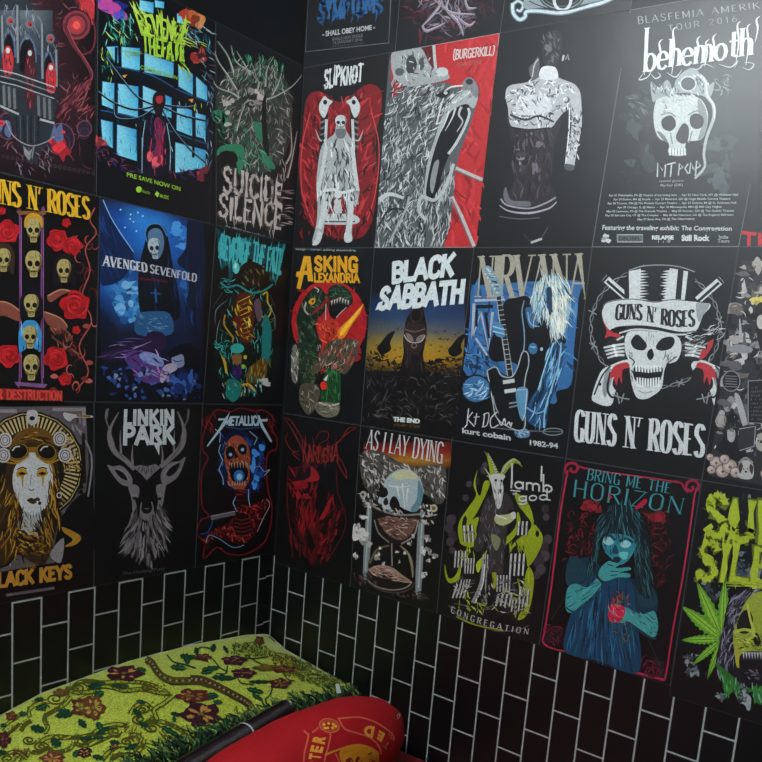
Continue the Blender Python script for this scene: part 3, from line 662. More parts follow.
# ---- blue night poster
P = Poster('L', LQ(.6020, .2765, .2935, .6050, 1.7004, 1.2330), (90, 190, 3.4636), 'blue moonlit poster of a hooded skull figure above a purple figure lying among stones', '#07080c', 15)
P.part('night_print')
P.gridgrad(34, 30, 392, 730, [
 ['#0b1a3c', '#12386c', '#1a5cb0', '#1a5aa8', '#0e2a5c', '#0a1020'],
 ['#12285c', '#1a58b0', '#2f8ee0', '#2a80d0', '#123c80', '#0a1430'],
 ['#102a66', '#1a4fa0', '#1f70c8', '#1c66c0', '#1c58a8', '#0c1a3c'],
 ['#12387a', '#1c5cb0', '#123868', '#0d1c38', '#1a56a8', '#0f2450'],
 ['#174a98', '#3c8cd0', '#1c5494', '#0b1a30', '#16488c', '#0c1c40'],
 ['#0c1c40', '#1c4c88', '#255c98', '#12305c', '#0e244c', '#0a1328'],
 ['#0a0f1e', '#15182e', '#1a1c38', '#101830', '#16203c', '#0c1226'],
 ['#0a0c16', '#191430', '#241a40', '#151a34', '#15204a', '#0b1226'],
 ['#080a12', '#0d1020', '#10142a', '#0e1226', '#101a3a', '#0a0f1e'],
 ['#07080c', '#080a12', '#090c16', '#0a0c16', '#080a12', '#07080c']])
for x, y in ((105, 68), (140, 85), (165, 78), (182, 90), (150, 110), (138, 100), (120, 130), (320, 75), (160, 142)): P.ell(x, y, 3.2, 3.2, '#b8e4ff')
P.blobs([(60, 280), (140, 260), (180, 380), (250, 400), (150, 460), (80, 420)], 55, 16, ['#2f78c0', '#5aa4dc', '#225c9c', '#7fbce8', '#18447c', '#3a86c8'], .5); P.blobs([(280, 110), (350, 150), (350, 200), (290, 220)], 20, 14, ['#2a80d8', '#4fa0e8', '#1a5cb0'], .5); P.blobs([(300, 260), (370, 260), (350, 400), (300, 380)], 20, 14, ['#2a6cb8', '#1a4c8c', '#123868'], .5)
P.poly([(42, 34), (60, 60), (100, 150), (150, 220), (120, 300), (60, 330), (34, 300), (34, 60)], '#0e2450', True); P.line([(44, 34), (80, 110), (150, 215)], 3, '#8fc4ec'); P.hatch([(36, 100), (90, 150), (120, 260), (40, 300)], 24, 80, 70, 4, ['#0a1838', '#1c4888', '#0c2048'], 12)
P.poly([(340, 100), (392, 120), (390, 400), (330, 420), (345, 300), (300, 250), (330, 200)], '#0a1834', True)
P.hatch([(330, 240), (390, 240), (390, 480), (320, 470)], 18, 90, 88, 4, ['#12305c', '#070c18', '#1c4c88'], 6)
P.part('figure_print')
P.poly([(220, 118), (255, 128), (272, 180), (285, 260), (300, 330), (310, 440), (240, 450), (180, 440), (165, 340), (172, 250), (190, 180), (196, 135)], '#090d18', True); P.line([(196, 180), (190, 140), (212, 118), (245, 122), (266, 160)], 4, '#4a90c8')
P.poly([(200, 150), (222, 132), (246, 142), (256, 180), (248, 220), (232, 240), (218, 232), (204, 196)], '#5a7fa0', True); P.skull(222, 202, 44, 72, '#b8c8cc', '#0a1018', '#4a6a88', -6)
P.line([(225, 340), (228, 390)], 7, '#1c5c94', False); P.line([(208, 356), (246, 360)], 6, '#1c5c94', False); P.hatch([(170, 250), (290, 260), (300, 430), (180, 430)], 30, 70, 85, 4, ['#12203a', '#1a3a68', '#05070c'], 14)
P.part('stone_print')
P.poly([(164, 432), (220, 420), (276, 430), (280, 500), (162, 500)], '#2a5c8c', True); P.hatch([(168, 432), (276, 432), (276, 495), (166, 495)], 40, 18, 20, 3, ['#5a90b8', '#1a3c60', '#7ab0d0'], 40)
P.part('lying_figure_print')
P.poly([(180, 520), (200, 494), (240, 490), (262, 510), (262, 545), (220, 560), (60, 590), (40, 560), (110, 540)], '#2a1a3c', True); P.poly([(110, 560), (180, 560), (250, 600), (280, 650), (200, 670), (150, 630)], '#5c3a80', True)
P.poly([(168, 575), (190, 560), (230, 570), (252, 590), (250, 610), (220, 608), (190, 596)], '#7a98c8', True); P.ell(305, 590, 24, 26, '#8a94b8'); P.poly([(255, 610), (290, 600), (300, 620), (270, 640), (250, 668), (240, 650)], '#b8a8c0', True); P.poly([(270, 560), (330, 530), (380, 560), (370, 640), (330, 620), (320, 570), (280, 580)], '#0c0c18', True)
P.hatch([(110, 560), (250, 560), (290, 660), (160, 660)], 46, 34, 40, 4, ['#9a6ab8', '#2a1640', '#b890c8', '#6a3a90'], 30); P.hatch([(40, 520), (180, 500), (180, 580), (40, 590)], 24, 60, -10, 3, ['#6a5a98', '#181024', '#a898c8'], 14); P.line([(285, 588), (300, 594), (318, 590)], 3, '#20283c')
P.blobs([(36, 600), (380, 640), (380, 725), (36, 725)], 90, 8, ['#2c4a8c', '#0a0c16', '#1a2c5c', '#4a6ab0', '#0a1020', '#8090b8'], .5); P.blobs([(270, 650), (375, 640), (375, 700), (280, 700)], 24, 14, ['#2a4c98', '#18306c', '#3a64b0'], .5)
P.part('title_lettering')
P.text('AVENGED', [(44, 262), (196, 284), (194, 254), (46, 226)], '#d4d8dc', 'serif', .24, .16, hair=.5); P.text('SEVENFOLD', [(206, 286), (366, 318), (368, 292), (208, 258)], '#c8ccd2', 'serif', .24, .14, hair=.5)
P.type('NIGHTMARE', [(165, 310), (268, 322), (268, 312), (165, 300)], '#702030', .02)
P.done()

# ---- teal and yellow poster
P = Poster('L', LQ(.2750, .0045, .0045, .2930, 1.7004, 1.2330), (200, 220, 4.0105), 'black poster of a turquoise and yellow monster cocoon beside the corner', '#0c0e10', 16)
P.part('monster_print')
reg = [(140, 280), (260, 285), (300, 380), (290, 540), (265, 660), (190, 700), (100, 690), (62, 560), (75, 420)]
P.poly(reg, '#0f1714', True)
TE = ['#1f8a86', '#2fb0a8', '#125450', '#0d2a2a', '#5ad0c4']; YE = ['#d8c22a', '#a88a1c', '#f0e050', '#5c2418', '#7a3a1c']
P.hatch(reg, 220, 34, lambda x, y: 90+(x-180)*.3, 4, TE+['#101614', '#1c2a14', '#7a8a20'], 35, .5)
P.poly([(150, 300), (205, 305), (215, 430), (200, 490), (160, 480), (140, 400)], '#5c1c18', True)
for k in range(9): P.line([(150+k*3, 330+k*18), (200, 305+k*20)], 8, YE[k % 3 % 2], True, (.3, 1, .5))
P.hatch([(125, 350), (215, 320), (215, 480), (140, 470)], 46, 26, 60, 6, YE, 30)
P.line([(250, 300), (268, 290), (270, 330), (285, 360), (265, 395), (240, 380)], 6, '#c8b42a'); P.line([(100, 380), (96, 420), (130, 470), (128, 490)], 6, '#b8922c'); P.poly([(216, 330), (240, 320), (246, 400), (228, 400)], '#6a5560', True)
for pts in ([(60, 420), (64, 360), (110, 320)], [(300, 440), (296, 380), (260, 320)], [(62, 500), (70, 430), (80, 400)], [(50, 350), (90, 290)], [(300, 350), (280, 300)]): P.line(pts, 2.5, '#8fb8b4', True, (.2, 1, .2))
P.poly([(255, 380), (285, 430), (280, 540), (262, 590), (246, 540)], '#1c807c', True); P.ell(148, 515, 28, 20, '#3fb8b0'); P.poly([(125, 545), (165, 540), (160, 575), (140, 580)], '#8a6030', True); P.blobs([(130, 570), (170, 580), (160, 640), (130, 630)], 10, 12, ['#4a2080', '#2c1450', '#20284a'])
P.poly([(200, 590), (262, 556), (258, 640), (186, 650)], '#6a4a1c', True); P.hatch([(200, 590), (262, 556), (258, 640), (186, 650)], 24, 30, 100, 4, ['#a88424', '#3c2410', '#c8a030'], 12); P.line([(85, 545), (98, 570), (104, 615)], 12, '#c8a42c', True, (.4, 1, .5)); P.line([(165, 660), (195, 662), (222, 688)], 14, '#d8a82c', True, (.4, 1, .5))
P.poly([(110, 640), (160, 650), (160, 700), (130, 730), (105, 700)], '#1f7a70', True); P.hatch([(80, 630), (265, 610), (240, 700), (90, 710)], 50, 22, 80, 4, TE+['#b8b040', '#d0d8d4'], 30); P.blobs([(235, 640), (270, 640), (270, 670), (235, 670)], 7, 10, ['#c8ccc8', '#8fa8a4'])
P.hatch([(60, 480), (110, 480), (110, 540), (60, 530)], 16, 26, 30, 4, TE, 60, .8); P.ell(172, 588, 8, 9, '#9ac02c'); P.ell(180, 550, 7, 8, '#c8c02c')
P.part('title_lettering')
P.poly([(64, 34), (84, 50), (94, 92), (110, 60), (140, 90), (200, 70), (250, 110), (300, 100), (345, 98), (325, 160), (322, 205), (300, 250), (296, 205), (262, 170), (250, 178), (160, 150), (120, 250), (108, 180), (84, 200), (74, 150), (68, 80)], '#0f4a50', True); P.hatch([(90, 150), (320, 215), (300, 260), (270, 220), (110, 190)], 30, 44, 88, 5, ['#1c8f96', '#0d4a50', '#2aa8aa'], 10)
P.text('REVENGE THE FATE', [(76, 150), (322, 212), (332, 118), (84, 62)], '#45c4c8', 'brush', .13, .12, 0, .06, rag=.02, spikes=1)
P.line([(84, 60), (74, 110), (84, 190)], 8, '#36b4b8', True, (.2, 1, .2)); P.line([(338, 100), (322, 170), (302, 250)], 8, '#36b4b8', True, (.2, 1, .2)); P.poly([(160, 190), (200, 165), (255, 190), (262, 240), (200, 275), (160, 240)], '#1a100e', True); P.hatch([(165, 200), (255, 200), (250, 260), (170, 260)], 24, 26, 75, 4, ['#4a2a1c', '#1c5a50', '#8a8a60', '#0a0a0a'], 30); P.ell(143, 192, 13, 24, '#6ae0d8'); P.ell(140, 184, 6, 10, '#c8f8f0')
P.line([(80, 250), (110, 270), (150, 262), (200, 290), (250, 285), (290, 258)], 7, '#2a9a98'); P.hatch([(78, 236), (130, 240), (130, 290), (84, 285)], 20, 24, 20, 3, TE, 60, .8)
P.done()

# ---- goggles woman poster
P = Poster('L', LQ(.928, .6085, .5990, .918, 1.2314, .7742), (0, 400, 3.6286), 'poster of a pale woman wearing goggles with a gold sunburst ring round her head', '#0b0a0b', 17)
P.part('frame_print')
P.poly([(-220, 26), (310, 22), (322, 240), (300, 420), (200, 590), (-100, 640), (-220, 600)], '#5d5558')
P.poly([(-220, 34), (60, 34), (60, 46), (-220, 46)], '#8d8688'); P.poly([(190, 28), (310, 28), (310, 90), (300, 96), (296, 40), (190, 40)], '#8d8688')
P.hatch([(-100, 60), (300, 50), (320, 240), (290, 420), (190, 580), (-100, 600)], 120, 40, 60, 6, ['#2a2426', '#7d7577', '#151213', '#6a5a3a', '#9a9294'], 40)
P.poly([(-200, 440), (30, 470), (30, 600), (-200, 620)], '#141011', True); P.poly([(225, 420), (330, 340), (330, 600), (200, 610)], '#100e0f', True); P.poly([(180, 560), (230, 500), (220, 590)], '#8d8688', True)
P.part('sunburst_print')
P.ell(110, 240, 196, 200, '#0f0c0b'); P.ell(110, 240, 186, 192, '#b8a468', ring=3); 
for k in range(72):
    a = radians(k*5); P.line([(110+128*cos(a), 240+132*sin(a)), (110+178*cos(a), 240+183*sin(a))], 8, '#c2ac74' if k % 9 else '#8a6a2c', False, (.6, 1))
P.ell(110, 240, 126, 130, '#1a1410'); P.poly([(98, 40), (132, 40), (134, 78), (116, 92), (98, 78)], '#b8b4b0', True); P.ell(115, 66, 10, 8, '#141010')
P.hatch([(200, 90), (270, 150), (290, 260), (230, 260)], 60, 26, 50, 6, ['#b0862c', '#1c1410', '#d8b050', '#8d8688', '#4a3618'], 50); P.line([(270, 90), (330, 200), (318, 350)], 6, '#8d8688'); P.line([(300, 120), (305, 300)], 12, '#1a1617'); 
for k in range(7): P.ell(298-k*1, 225+k*18, 8, 8, '#0e0c0d')
P.part('portrait_print')
P.poly([(20, 250), (40, 150), (80, 110), (118, 100), (165, 118), (196, 170), (212, 280), (214, 400), (190, 520), (150, 600), (60, 560), (10, 600), (-60, 520), (-20, 400)], '#3a2814', True)
P.poly([(50, 250), (80, 200), (112, 180), (150, 196), (186, 240), (188, 330), (164, 390), (130, 420), (150, 470), (60, 480), (82, 410), (56, 350), (44, 300)], '#c4c6c4', True)
P.poly([(86, 405), (120, 420), (150, 405), (160, 470), (110, 500), (60, 470)], '#a8aaa6', True); P.hatch([(86, 410), (150, 410), (150, 480), (80, 480)], 20, 34, 70, 3, ['#1a1614', '#6a645c'], 24)
for sx in (78, 152): 
    P.poly([(sx-20, 262), (sx-4, 248), (sx+14, 252), (sx+20, 268), (sx+8, 276), (sx+2, 318), (sx-4, 280), (sx-18, 278)], '#b8902c', True); P.poly([(sx-14, 266), (sx, 260), (sx+14, 266), (sx, 273)], '#4a3010', True); P.ell(sx, 266, 4, 5, '#120c08'); P.line([(sx-18, 252), (sx, 244), (sx+18, 250)], 4, '#2a1c10')
P.line([(102, 322), (112, 328), (122, 322)], 3, '#5a544c'); P.poly([(96, 362), (112, 354), (122, 358), (134, 352), (144, 362), (122, 376), (108, 374)], '#4a3428', True); P.line([(96, 364), (144, 362)], 2.5, '#120c0a', False); P.line([(132, 366), (140, 380)], 6, '#d0ccc4', False); P.ell(142, 374, 6, 7, '#2a1c14'); P.line([(52, 330), (70, 380), (82, 410)], 5, '#3a342e', True, (.2, 1)); P.line([(112, 270), (108, 310)], 2.5, '#8a8680')
HC = ['#8a641c', '#2a1c0e', '#b88c34', '#15100c', '#5c4016']
P.hatch([(-30, 300), (44, 290), (56, 360), (84, 420), (60, 560), (-40, 560)], 110, 70, 105, 6, HC, 18, .3); P.hatch([(188, 230), (214, 290), (216, 420), (150, 590), (130, 480), (170, 390)], 110, 70, 75, 6, HC, 18, .3); P.hatch([(60, 480), (150, 480), (150, 560), (60, 560)], 60, 50, 20, 6, HC, 40, .5)
P.poly([(30, 170), (60, 120), (118, 98), (176, 116), (206, 170), (190, 160), (118, 150), (48, 170)], '#6a4a1c', True); P.hatch([(40, 160), (118, 104), (200, 160), (118, 150)], 40, 34, lambda x, y: (x-118)*.5, 5, HC, 10)
for sx, rot in ((64, -18), (166, 18)):
    P.ell(sx, 190, 42, 34, '#9a7224', rot); P.ell(sx, 186, 33, 26, '#15110f', rot); P.line([(sx-22, 184), (sx-10, 170), (sx+6, 168)], 5, '#c8c4bc'); P.ell(sx, 186, 38, 30, '#3a2810', rot, ring=3)
P.poly([(100, 170), (132, 170), (126, 190), (106, 190)], '#8a641c'); P.line([(20, 225), (60, 228), (104, 200)], 6, '#a87e28'); P.line([(128, 200), (170, 228), (212, 215)], 6, '#a87e28')
for x, y in ((234, 200), (10, 200), (16, 145), (215, 140)):
    P.ell(x, y, 25, 27, '#b8b4b2'); P.ell(x, y, 17, 19, '#2a2426', ring=3); P.ell(x, y, 9, 10, '#6a6466', ring=3)
P.poly([(225, 460), (285, 488), (288, 510), (262, 528), (232, 530), (262, 506), (230, 480)], '#a87c24', True); P.ell(212, 345, 8, 9, '#c8c4c0', ring=3)
P.poly([(230, 45), (270, 52), (330, 56), (328, 64), (270, 64), (250, 78), (230, 62)], '#b8b4b0', True); P.line([(275, 56), (326, 60)], 7, '#8a5a20', False)
P.part('title_lettering')
P.text('THE', [(92, 612), (128, 608), (126, 594), (92, 598)], '#8a6428', 'sans', .2)
P.text('BLACK KEYS', [(-42, 682), (256, 644), (256, 598), (-42, 634)], '#b8822c', 'sans', .27, .12)
P.part('small_lettering')
P.poly([(18, 702), (194, 676), (196, 686), (20, 712)], '#6c6266'); P.type('SUMMER LIVE TOUR', [(40, 706), (176, 685), (176, 679), (40, 699)], '#2a2426')
P.done()

# ---- stag poster
P = Poster('L', LQ(.6070, .2950, .2970, .5980, 1.2314, .7742), (95, 400, 4.0105), 'black poster with a grey stag head whose antlers frame blocky white lettering', '#0a0a0b', 18)
P.part('stag_print')
GY = '#7d7678'; GD = '#4a4547'; GLt = '#958e90'
def antler(m):
    X = lambda x: 210-(x-210)*-1 if m else 420-x
    A = lambda pts: [(X(x), y) for x, y in pts]
    P.line(A([(158, 278), (120, 240), (78, 205), (58, 150), (62, 110), (95, 48)]), 24, GY, True, (.7, 1, .12)); P.line(A([(150, 262), (148, 220), (150, 180)]), 12, GY, True, (1, .15)); P.line(A([(104, 214), (100, 150), (102, 120)]), 9, GY, True, (1, .15)); P.line(A([(62, 130), (42, 70), (52, 34), (44, 90)]), 9, GY, True, (.3, 1, .2)); P.line(A([(120, 240), (84, 196), (72, 150)]), 3, GD, True)
antler(True)
def antler_r():
    P.line([(262, 268), (300, 235), (342, 190), (356, 140), (352, 100), (330, 45)], 24, GY, True, (.7, 1, .12)); P.line([(268, 262), (270, 220), (266, 180)], 12, GY, True, (1, .15)); P.line([(316, 214), (316, 160), (318, 120)], 9, GY, True, (1, .15)); P.line([(352, 120), (372, 70), (372, 34), (368, 90)], 9, GY, True, (.3, 1, .2)); P.line([(300, 240), (336, 190), (344, 140)], 3, GD, True)
antler_r()
P.poly([(48, 262), (72, 266), (100, 262), (128, 282), (150, 320), (138, 344), (108, 340), (84, 318)], GY, True); P.poly([(78, 280), (104, 284), (124, 306), (128, 322), (100, 310)], '#0d0c0d', True); P.line([(88, 276), (118, 294), (138, 330)], 3, GLt)
P.poly([(362, 230), (338, 244), (300, 252), (272, 278), (262, 310), (276, 340), (310, 326), (338, 296)], GY, True); P.poly([(340, 252), (306, 268), (284, 296), (300, 306), (326, 286)], '#0d0c0d', True); P.line([(334, 248), (296, 270), (274, 310)], 3, GLt)
P.poly([(150, 268), (182, 260), (208, 266), (240, 256), (262, 270), (232, 296), (206, 322), (186, 298)], GY); P.hatch([(160, 268), (255, 262), (208, 316)], 14, 40, lambda x, y: 90-(x-208)*.6, 2.5, [GD, '#1a1819'], 4)
P.poly([(132, 345), (156, 338), (176, 352), (174, 384), (160, 400), (166, 430), (150, 446), (146, 400)], GY, True); P.poly([(246, 342), (270, 336), (284, 340), (278, 372), (270, 420), (248, 440), (252, 400), (244, 366)], GY, True)
P.ell(158, 394, 9, 6, '#0a0a0a'); P.ell(258, 396, 8, 6, '#0a0a0a'); P.line([(146, 384), (160, 378), (172, 390)], 3, GLt); P.line([(250, 380), (262, 376), (272, 386)], 3, GLt)
P.poly([(182, 440), (206, 434), (232, 440), (238, 470), (208, 484), (180, 470)], GY, True); P.poly([(182, 430), (206, 438), (228, 430), (222, 450), (206, 456), (190, 450)], '#0a0a0a', True); P.line([(186, 410), (182, 440), (196, 460)], 5, GY); P.line([(226, 408), (232, 440), (218, 460)], 5, GY)
M = [(150, 445), (176, 480), (206, 490), (240, 476), (262, 430), (286, 440), (298, 500), (286, 570), (258, 620), (236, 640), (216, 670), (196, 650), (172, 620), (150, 622), (118, 612), (110, 560), (130, 500)]
P.poly(M, '#2a2728', True)
P.hatch(M, 190, 60, lambda x, y: 90-(x-206)*.42, 8, [GY, GLt, GD, '#100f10', '#6a6365'], 9, .2)
for x, y in ((118, 618), (150, 630), (176, 634), (214, 676), (258, 634), (240, 642)): P.line([(x+(206-x)*.25, y-60), (x, y)], 9, GY, True, (1, .1))
P.part('title_lettering')
P.text('LINKIN', [(116, 98), (314, 98), (314, 42), (118, 42)], '#c6cccb', 'sans', .27, .16)
P.text('PARK', [(114, 176), (314, 172), (314, 106), (116, 106)], '#c6cccb', 'sans', .27, .12)
P.poly([(232, 170), (258, 172), (256, 222)], '#c6cccb')
P.part('small_lettering')
P.type('The Hunting Party', [(108, 706), (280, 684), (280, 668), (108, 690)], '#5c5a5c')
P.done()

# ---- screaming skull poster
P = Poster('L', LQ(.2940, .0045, .0045, .2960, 1.2314, .7742), (190, 400, 4.4824), 'black poster of a screaming orange skull with blue sparks inside a red outline', '#0a0a0c', 19)
P.part('red_outline_print')
for w_, c in ((10, '#34090d'), (5, '#7a1a20')): P.line([(95, 70), (120, 44), (180, 52), (230, 36), (290, 50), (330, 46), (372, 80), (366, 130), (388, 170), (386, 220), (352, 236), (340, 300), (352, 420), (366, 470), (360, 560), (330, 640), (250, 690), (170, 690), (120, 660), (60, 712), (64, 640), (30, 600), (46, 540), (84, 520), (52, 470), (52, 330), (80, 260), (54, 220), (60, 150), (95, 70)], w_, c)
P.hatch([(60, 70), (120, 60), (110, 150), (60, 160)], 20, 40, 80, 4, ['#7a1a20', '#4a0f14', '#a8282c'], 30, .5); P.hatch([(330, 60), (388, 90), (388, 210), (350, 160)], 22, 40, 70, 4, ['#7a1a20', '#4a0f14'], 30, .5)
P.part('blue_glow_print')
P.poly([(130, 240), (160, 160), (230, 130), (290, 190), (320, 220), (330, 300), (310, 400), (260, 420), (170, 400), (130, 320)], '#0f1c40', True)
P.hatch([(120, 150), (330, 190), (330, 400), (250, 430), (130, 330)], 150, 30, 80, 5, ['#1c4a9c', '#0e2250', '#2a6cc8', '#0a1024', '#12306c'], 50, .5); P.blobs([(275, 190), (320, 210), (310, 370), (270, 380)], 14, 15, ['#2a7ad8', '#4aa0f0', '#174a98']); P.line([(275, 310), (310, 296), (330, 320), (356, 312), (330, 340)], 3, '#90b8d0')
for pts in ([(140, 200), (128, 230), (140, 270), (130, 310), (150, 350), (148, 380)], [(105, 130), (140, 150), (130, 190)], [(270, 140), (300, 170), (280, 200)], [(262, 400), (256, 440), (266, 480)], [(204, 420), (196, 460), (210, 500)]): P.line([(x+P.rnd.uniform(-6, 6), y) for x, y in pts], 3.5, '#9ccae8', False)
P.part('skull_print')
P.poly([(162, 200), (180, 170), (210, 158), (240, 172), (262, 210), (268, 262), (266, 310), (264, 360), (240, 398), (205, 402), (176, 376), (166, 320), (152, 260)], '#a04e34', True)
P.hatch([(160, 190), (260, 190), (266, 380), (170, 380)], 110, 22, 60, 5, ['#d0744c', '#7a2c22', '#e8a078', '#4a1814', '#c05a3c'], 50, .5)
P.poly([(160, 226), (176, 206), (196, 214), (200, 240), (186, 262), (164, 262)], '#150c10', True); P.poly([(214, 206), (234, 196), (252, 208), (252, 236), (234, 246), (218, 232)], '#150c10', True); P.ell(180, 244, 8, 8, '#8ab8e0'); P.ell(234, 222, 8, 8, '#8ab8e0'); P.poly([(203, 228), (216, 256), (196, 262)], '#1a0c0c')
P.poly([(176, 300), (200, 284), (240, 286), (258, 310), (254, 350), (226, 372), (196, 366), (180, 340)], '#0c0c18', True); P.ell(218, 340, 24, 26, '#2a78d0'); P.ell(220, 344, 13, 15, '#9adcf8')
for k in range(6): P.line([(184+k*13, 282-(k % 3)*3), (186+k*13, 304)], 6, '#c8a890', True, (1, .3)); P.line([(188+k*11, 382), (190+k*11, 362)], 6, '#c8a890', True, (1, .3))
P.line([(222, 400), (226, 460), (234, 520)], 40, '#1c0d10'); P.hatch([(206, 400), (250, 400), (256, 520), (212, 520)], 30, 30, 10, 4, ['#7a2020', '#2a1014', '#a83a30'], 10)
P.poly([(180, 540), (210, 500), (270, 490), (320, 450), (352, 440), (358, 470), (320, 520), (300, 590), (250, 640), (190, 640), (110, 600), (76, 670), (58, 640), (76, 600), (130, 570)], '#3a1014', True)
P.hatch([(60, 640), (76, 600), (180, 560), (210, 500), (320, 450), (350, 450), (300, 580), (240, 640), (140, 610)], 170, 26, 60, 5, ['#c02a28', '#7a1a1c', '#e85a48', '#1a0a0c', '#a02020'], 55, .5)
P.ell(232, 560, 42, 56, '#100a0e'); 
for k in range(6): P.line([(196, 530+k*18), (232, 538+k*18), (270, 526+k*18)], 5, '#7a2422')
P.line([(70, 640), (84, 606), (130, 622), (190, 660), (240, 650)], 3, '#9ab8d8'); P.line([(300, 590), (326, 530), (356, 470), (340, 444)], 3, '#c8a0a8'); P.line([(92, 530), (200, 506)], 18, '#6a6a70', False); P.line([(92, 520), (200, 498)], 3, '#b0b0b4', False); P.line([(46, 600), (80, 590), (100, 540)], 4, '#2a5aa8')
P.part('title_lettering')
P.text('METALLICA', [(150, 112), (322, 112), (316, 72), (160, 76)], '#b8d0dc', 'sans', .24, .1)
P.poly([(176, 52), (166, 90), (152, 116), (78, 208), (72, 206), (128, 128), (150, 90), (124, 92), (126, 82), (158, 82)], '#b8d0dc'); P.poly([(294, 52), (308, 86), (346, 84), (344, 96), (320, 96), (330, 120), (366, 184), (360, 190), (316, 120), (306, 92)], '#b8d0dc')
P.line([(156, 120), (230, 130), (316, 122)], 4, '#2a5a8c', False)
P.done()
# ================================================================ posters on the right wall
def RQ(ul_t, ur_t, ur_b, ul_b, v1, v0):
    return [(ul_t, v1), (ur_t, v1), (ur_b, v0), (ul_b, v0)]
A_, B_, C_, D_ = 2.1782, 1.6891, 1.2082, .7432

# ---- top row, cut by the picture's edge
P = Poster('R', RQ(.0045, .3400, .3330, .0045, 2.66, A_+.0008), (290, 0, 2.9308), 'dark poster with a thin grey frame and jagged blue lettering, highest beside the corner', '#16191b', 31)
P.part('frame_print')
P.line([(54, -300), (54, -60), (46, 152), (290, 126), (296, 0), (300, -300)], 2.2, '#6a6f70', False)
P.part('title_lettering')
P.text('SYMPTOMS', [(84, 60), (270, 34), (272, -14), (88, 0)], '#2c5c8e', 'brush', .2, .1, 0, .08, rag=.06, spikes=2)
P.text('ROTTEN', [(96, -14), (268, -30), (268, -90), (96, -70)], '#2c5c8e', 'brush', .2, .1, 0, .08, rag=.06, spikes=2)
P.part('small_lettering')
P.type('- SHALL OBEY HOME -', [(96, 108), (250, 86), (250, 72), (96, 92)], '#b4b8b8', .03)
P.type('SINGLE NEW SINGLE', [(124, 120), (214, 108), (214, 99), (124, 111)], '#6c7072', .01); P.type('16 JANUARY 2016', [(128, 130), (212, 120), (212, 111), (128, 121)], '#6c7072', .01); P.type('from the new record out now', [(122, 139), (218, 128), (218, 123), (122, 134)], '#55595a')
P.done()
P = Poster('R', RQ(.3405, .678, .6510, .3335, 2.66, A_+.0008), (370, 0, 3.048), 'poster with pale limbs tangled in dark red mist, hung above the roaring beast', '#17191b', 32)
P.part('mist_print')
reg = [(100, -150), (360, -150), (375, 30), (330, 80), (250, 125), (160, 120), (110, 80)]
P.hatch(reg, 220, 44, lambda x, y: (x+y)*1.1 % 180, 7, ['#4a1c24', '#33141b', '#6a2630', '#26181c', '#3c2c3a'], 60, .7)
P.part('limbs_print')
P.hatch([(160, -150), (310, -150), (330, 30), (270, 110), (200, 90), (150, 40)], 150, 40, lambda x, y: (x*1.7) % 180, 5, ['#7c7480', '#4c4654', '#9a929a', '#2a262e', '#5e4c5c'], 50, .6)
for pts in ([(210, 0), (212, 20), (180, 60), (160, 80)], [(240, 0), (235, 30), (270, 70), (285, 110)], [(225, 20), (250, 40), (320, 45)], [(175, -20), (230, 30)], [(262, 50), (300, 78), (320, 66)], [(160, 78), (175, 95), (230, 70)], [(290, 0), (300, 25), (325, 25)]):
    P.line(pts, 10, '#8a828e', True, (.5, 1, .3)); P.line([(x+2, y-2) for x, y in pts], 3, '#bcb4bc', True, (.3, 1, .2))
P.done()
P = Poster('R', RQ(.6785, 1.02, .977, .6515, 2.66, A_+.0008), (480, 0, 3.048), 'black poster with the lower rim of an ornate white rounded emblem above the tattooed back', '#141618', 33)
P.part('emblem_print')
for w_, c in ((16, '#5a7480'), (9, '#ccd6d8')):
    P.line([(100, 10), (102, 40), (120, 60), (138, 52), (142, 36), (180, 34), (250, 40), (320, 22), (380, 6), (430, -20)], w_, c); P.line([(102, 12), (118, 4), (132, 16), (124, 34), (112, 30)], w_*.7, c)
P.poly([(132, 10), (170, -20), (400, -40), (420, -14), (330, 10), (250, 26), (180, 24), (142, 28)], '#8a979a', True)
P.ell(250, -20, 74, 54, '#14181a'); P.ell(250, -20, 68, 48, '#7c888c', ring=4); P.ell(250, -20, 58, 40, '#5a6468', ring=3); P.ell(252, -2, 26, 34, '#ccd6d8', ring=9); P.line([(150, 4), (200, 24), (260, 32), (330, 14)], 3, '#14181a'); P.line([(340, -4), (400, -18)], 4, '#14181a')
P.done()

# ---- seated skeletal figure on red
P = Poster('R', RQ(.0045, .3255, .3130, .0045, A_, B_+.0006), (290, 0, 2.9308), 'poster of a bony white figure seated between animal skull posts on blotchy red', '#121214', 34)
P.part('red_cloud_print')
reg = [(50, 290), (90, 268), (150, 300), (220, 250), (262, 258), (270, 310), (252, 400), (256, 540), (240, 650), (200, 700), (110, 690), (50, 640), (26, 500), (36, 400)]
P.poly(reg, '#7c1a20', True)
P.hatch(reg, 300, 36, lambda x, y: 95+(x-150)*.3, 6, ['#a3262c', '#c03036', '#4c1014', '#8a2026', '#2a0c0f', '#b83a3e'], 45, .6)
P.line([(60, 330), (36, 430), (36, 560), (70, 660)], 3, '#c8484a'); P.line([(240, 330), (262, 430), (252, 560), (226, 650)], 3, '#c8484a')
P.hatch([(20, 620), (250, 620), (240, 715), (30, 715)], 60, 22, 90, 5, ['#7a1a20', '#3a0e12', '#121214'], 30)
P.part('throne_print')
P.poly([(92, 330), (112, 330), (112, 600), (78, 640), (84, 480)], '#17181a'); P.poly([(178, 320), (200, 320), (196, 480), (184, 640), (172, 600)], '#17181a')
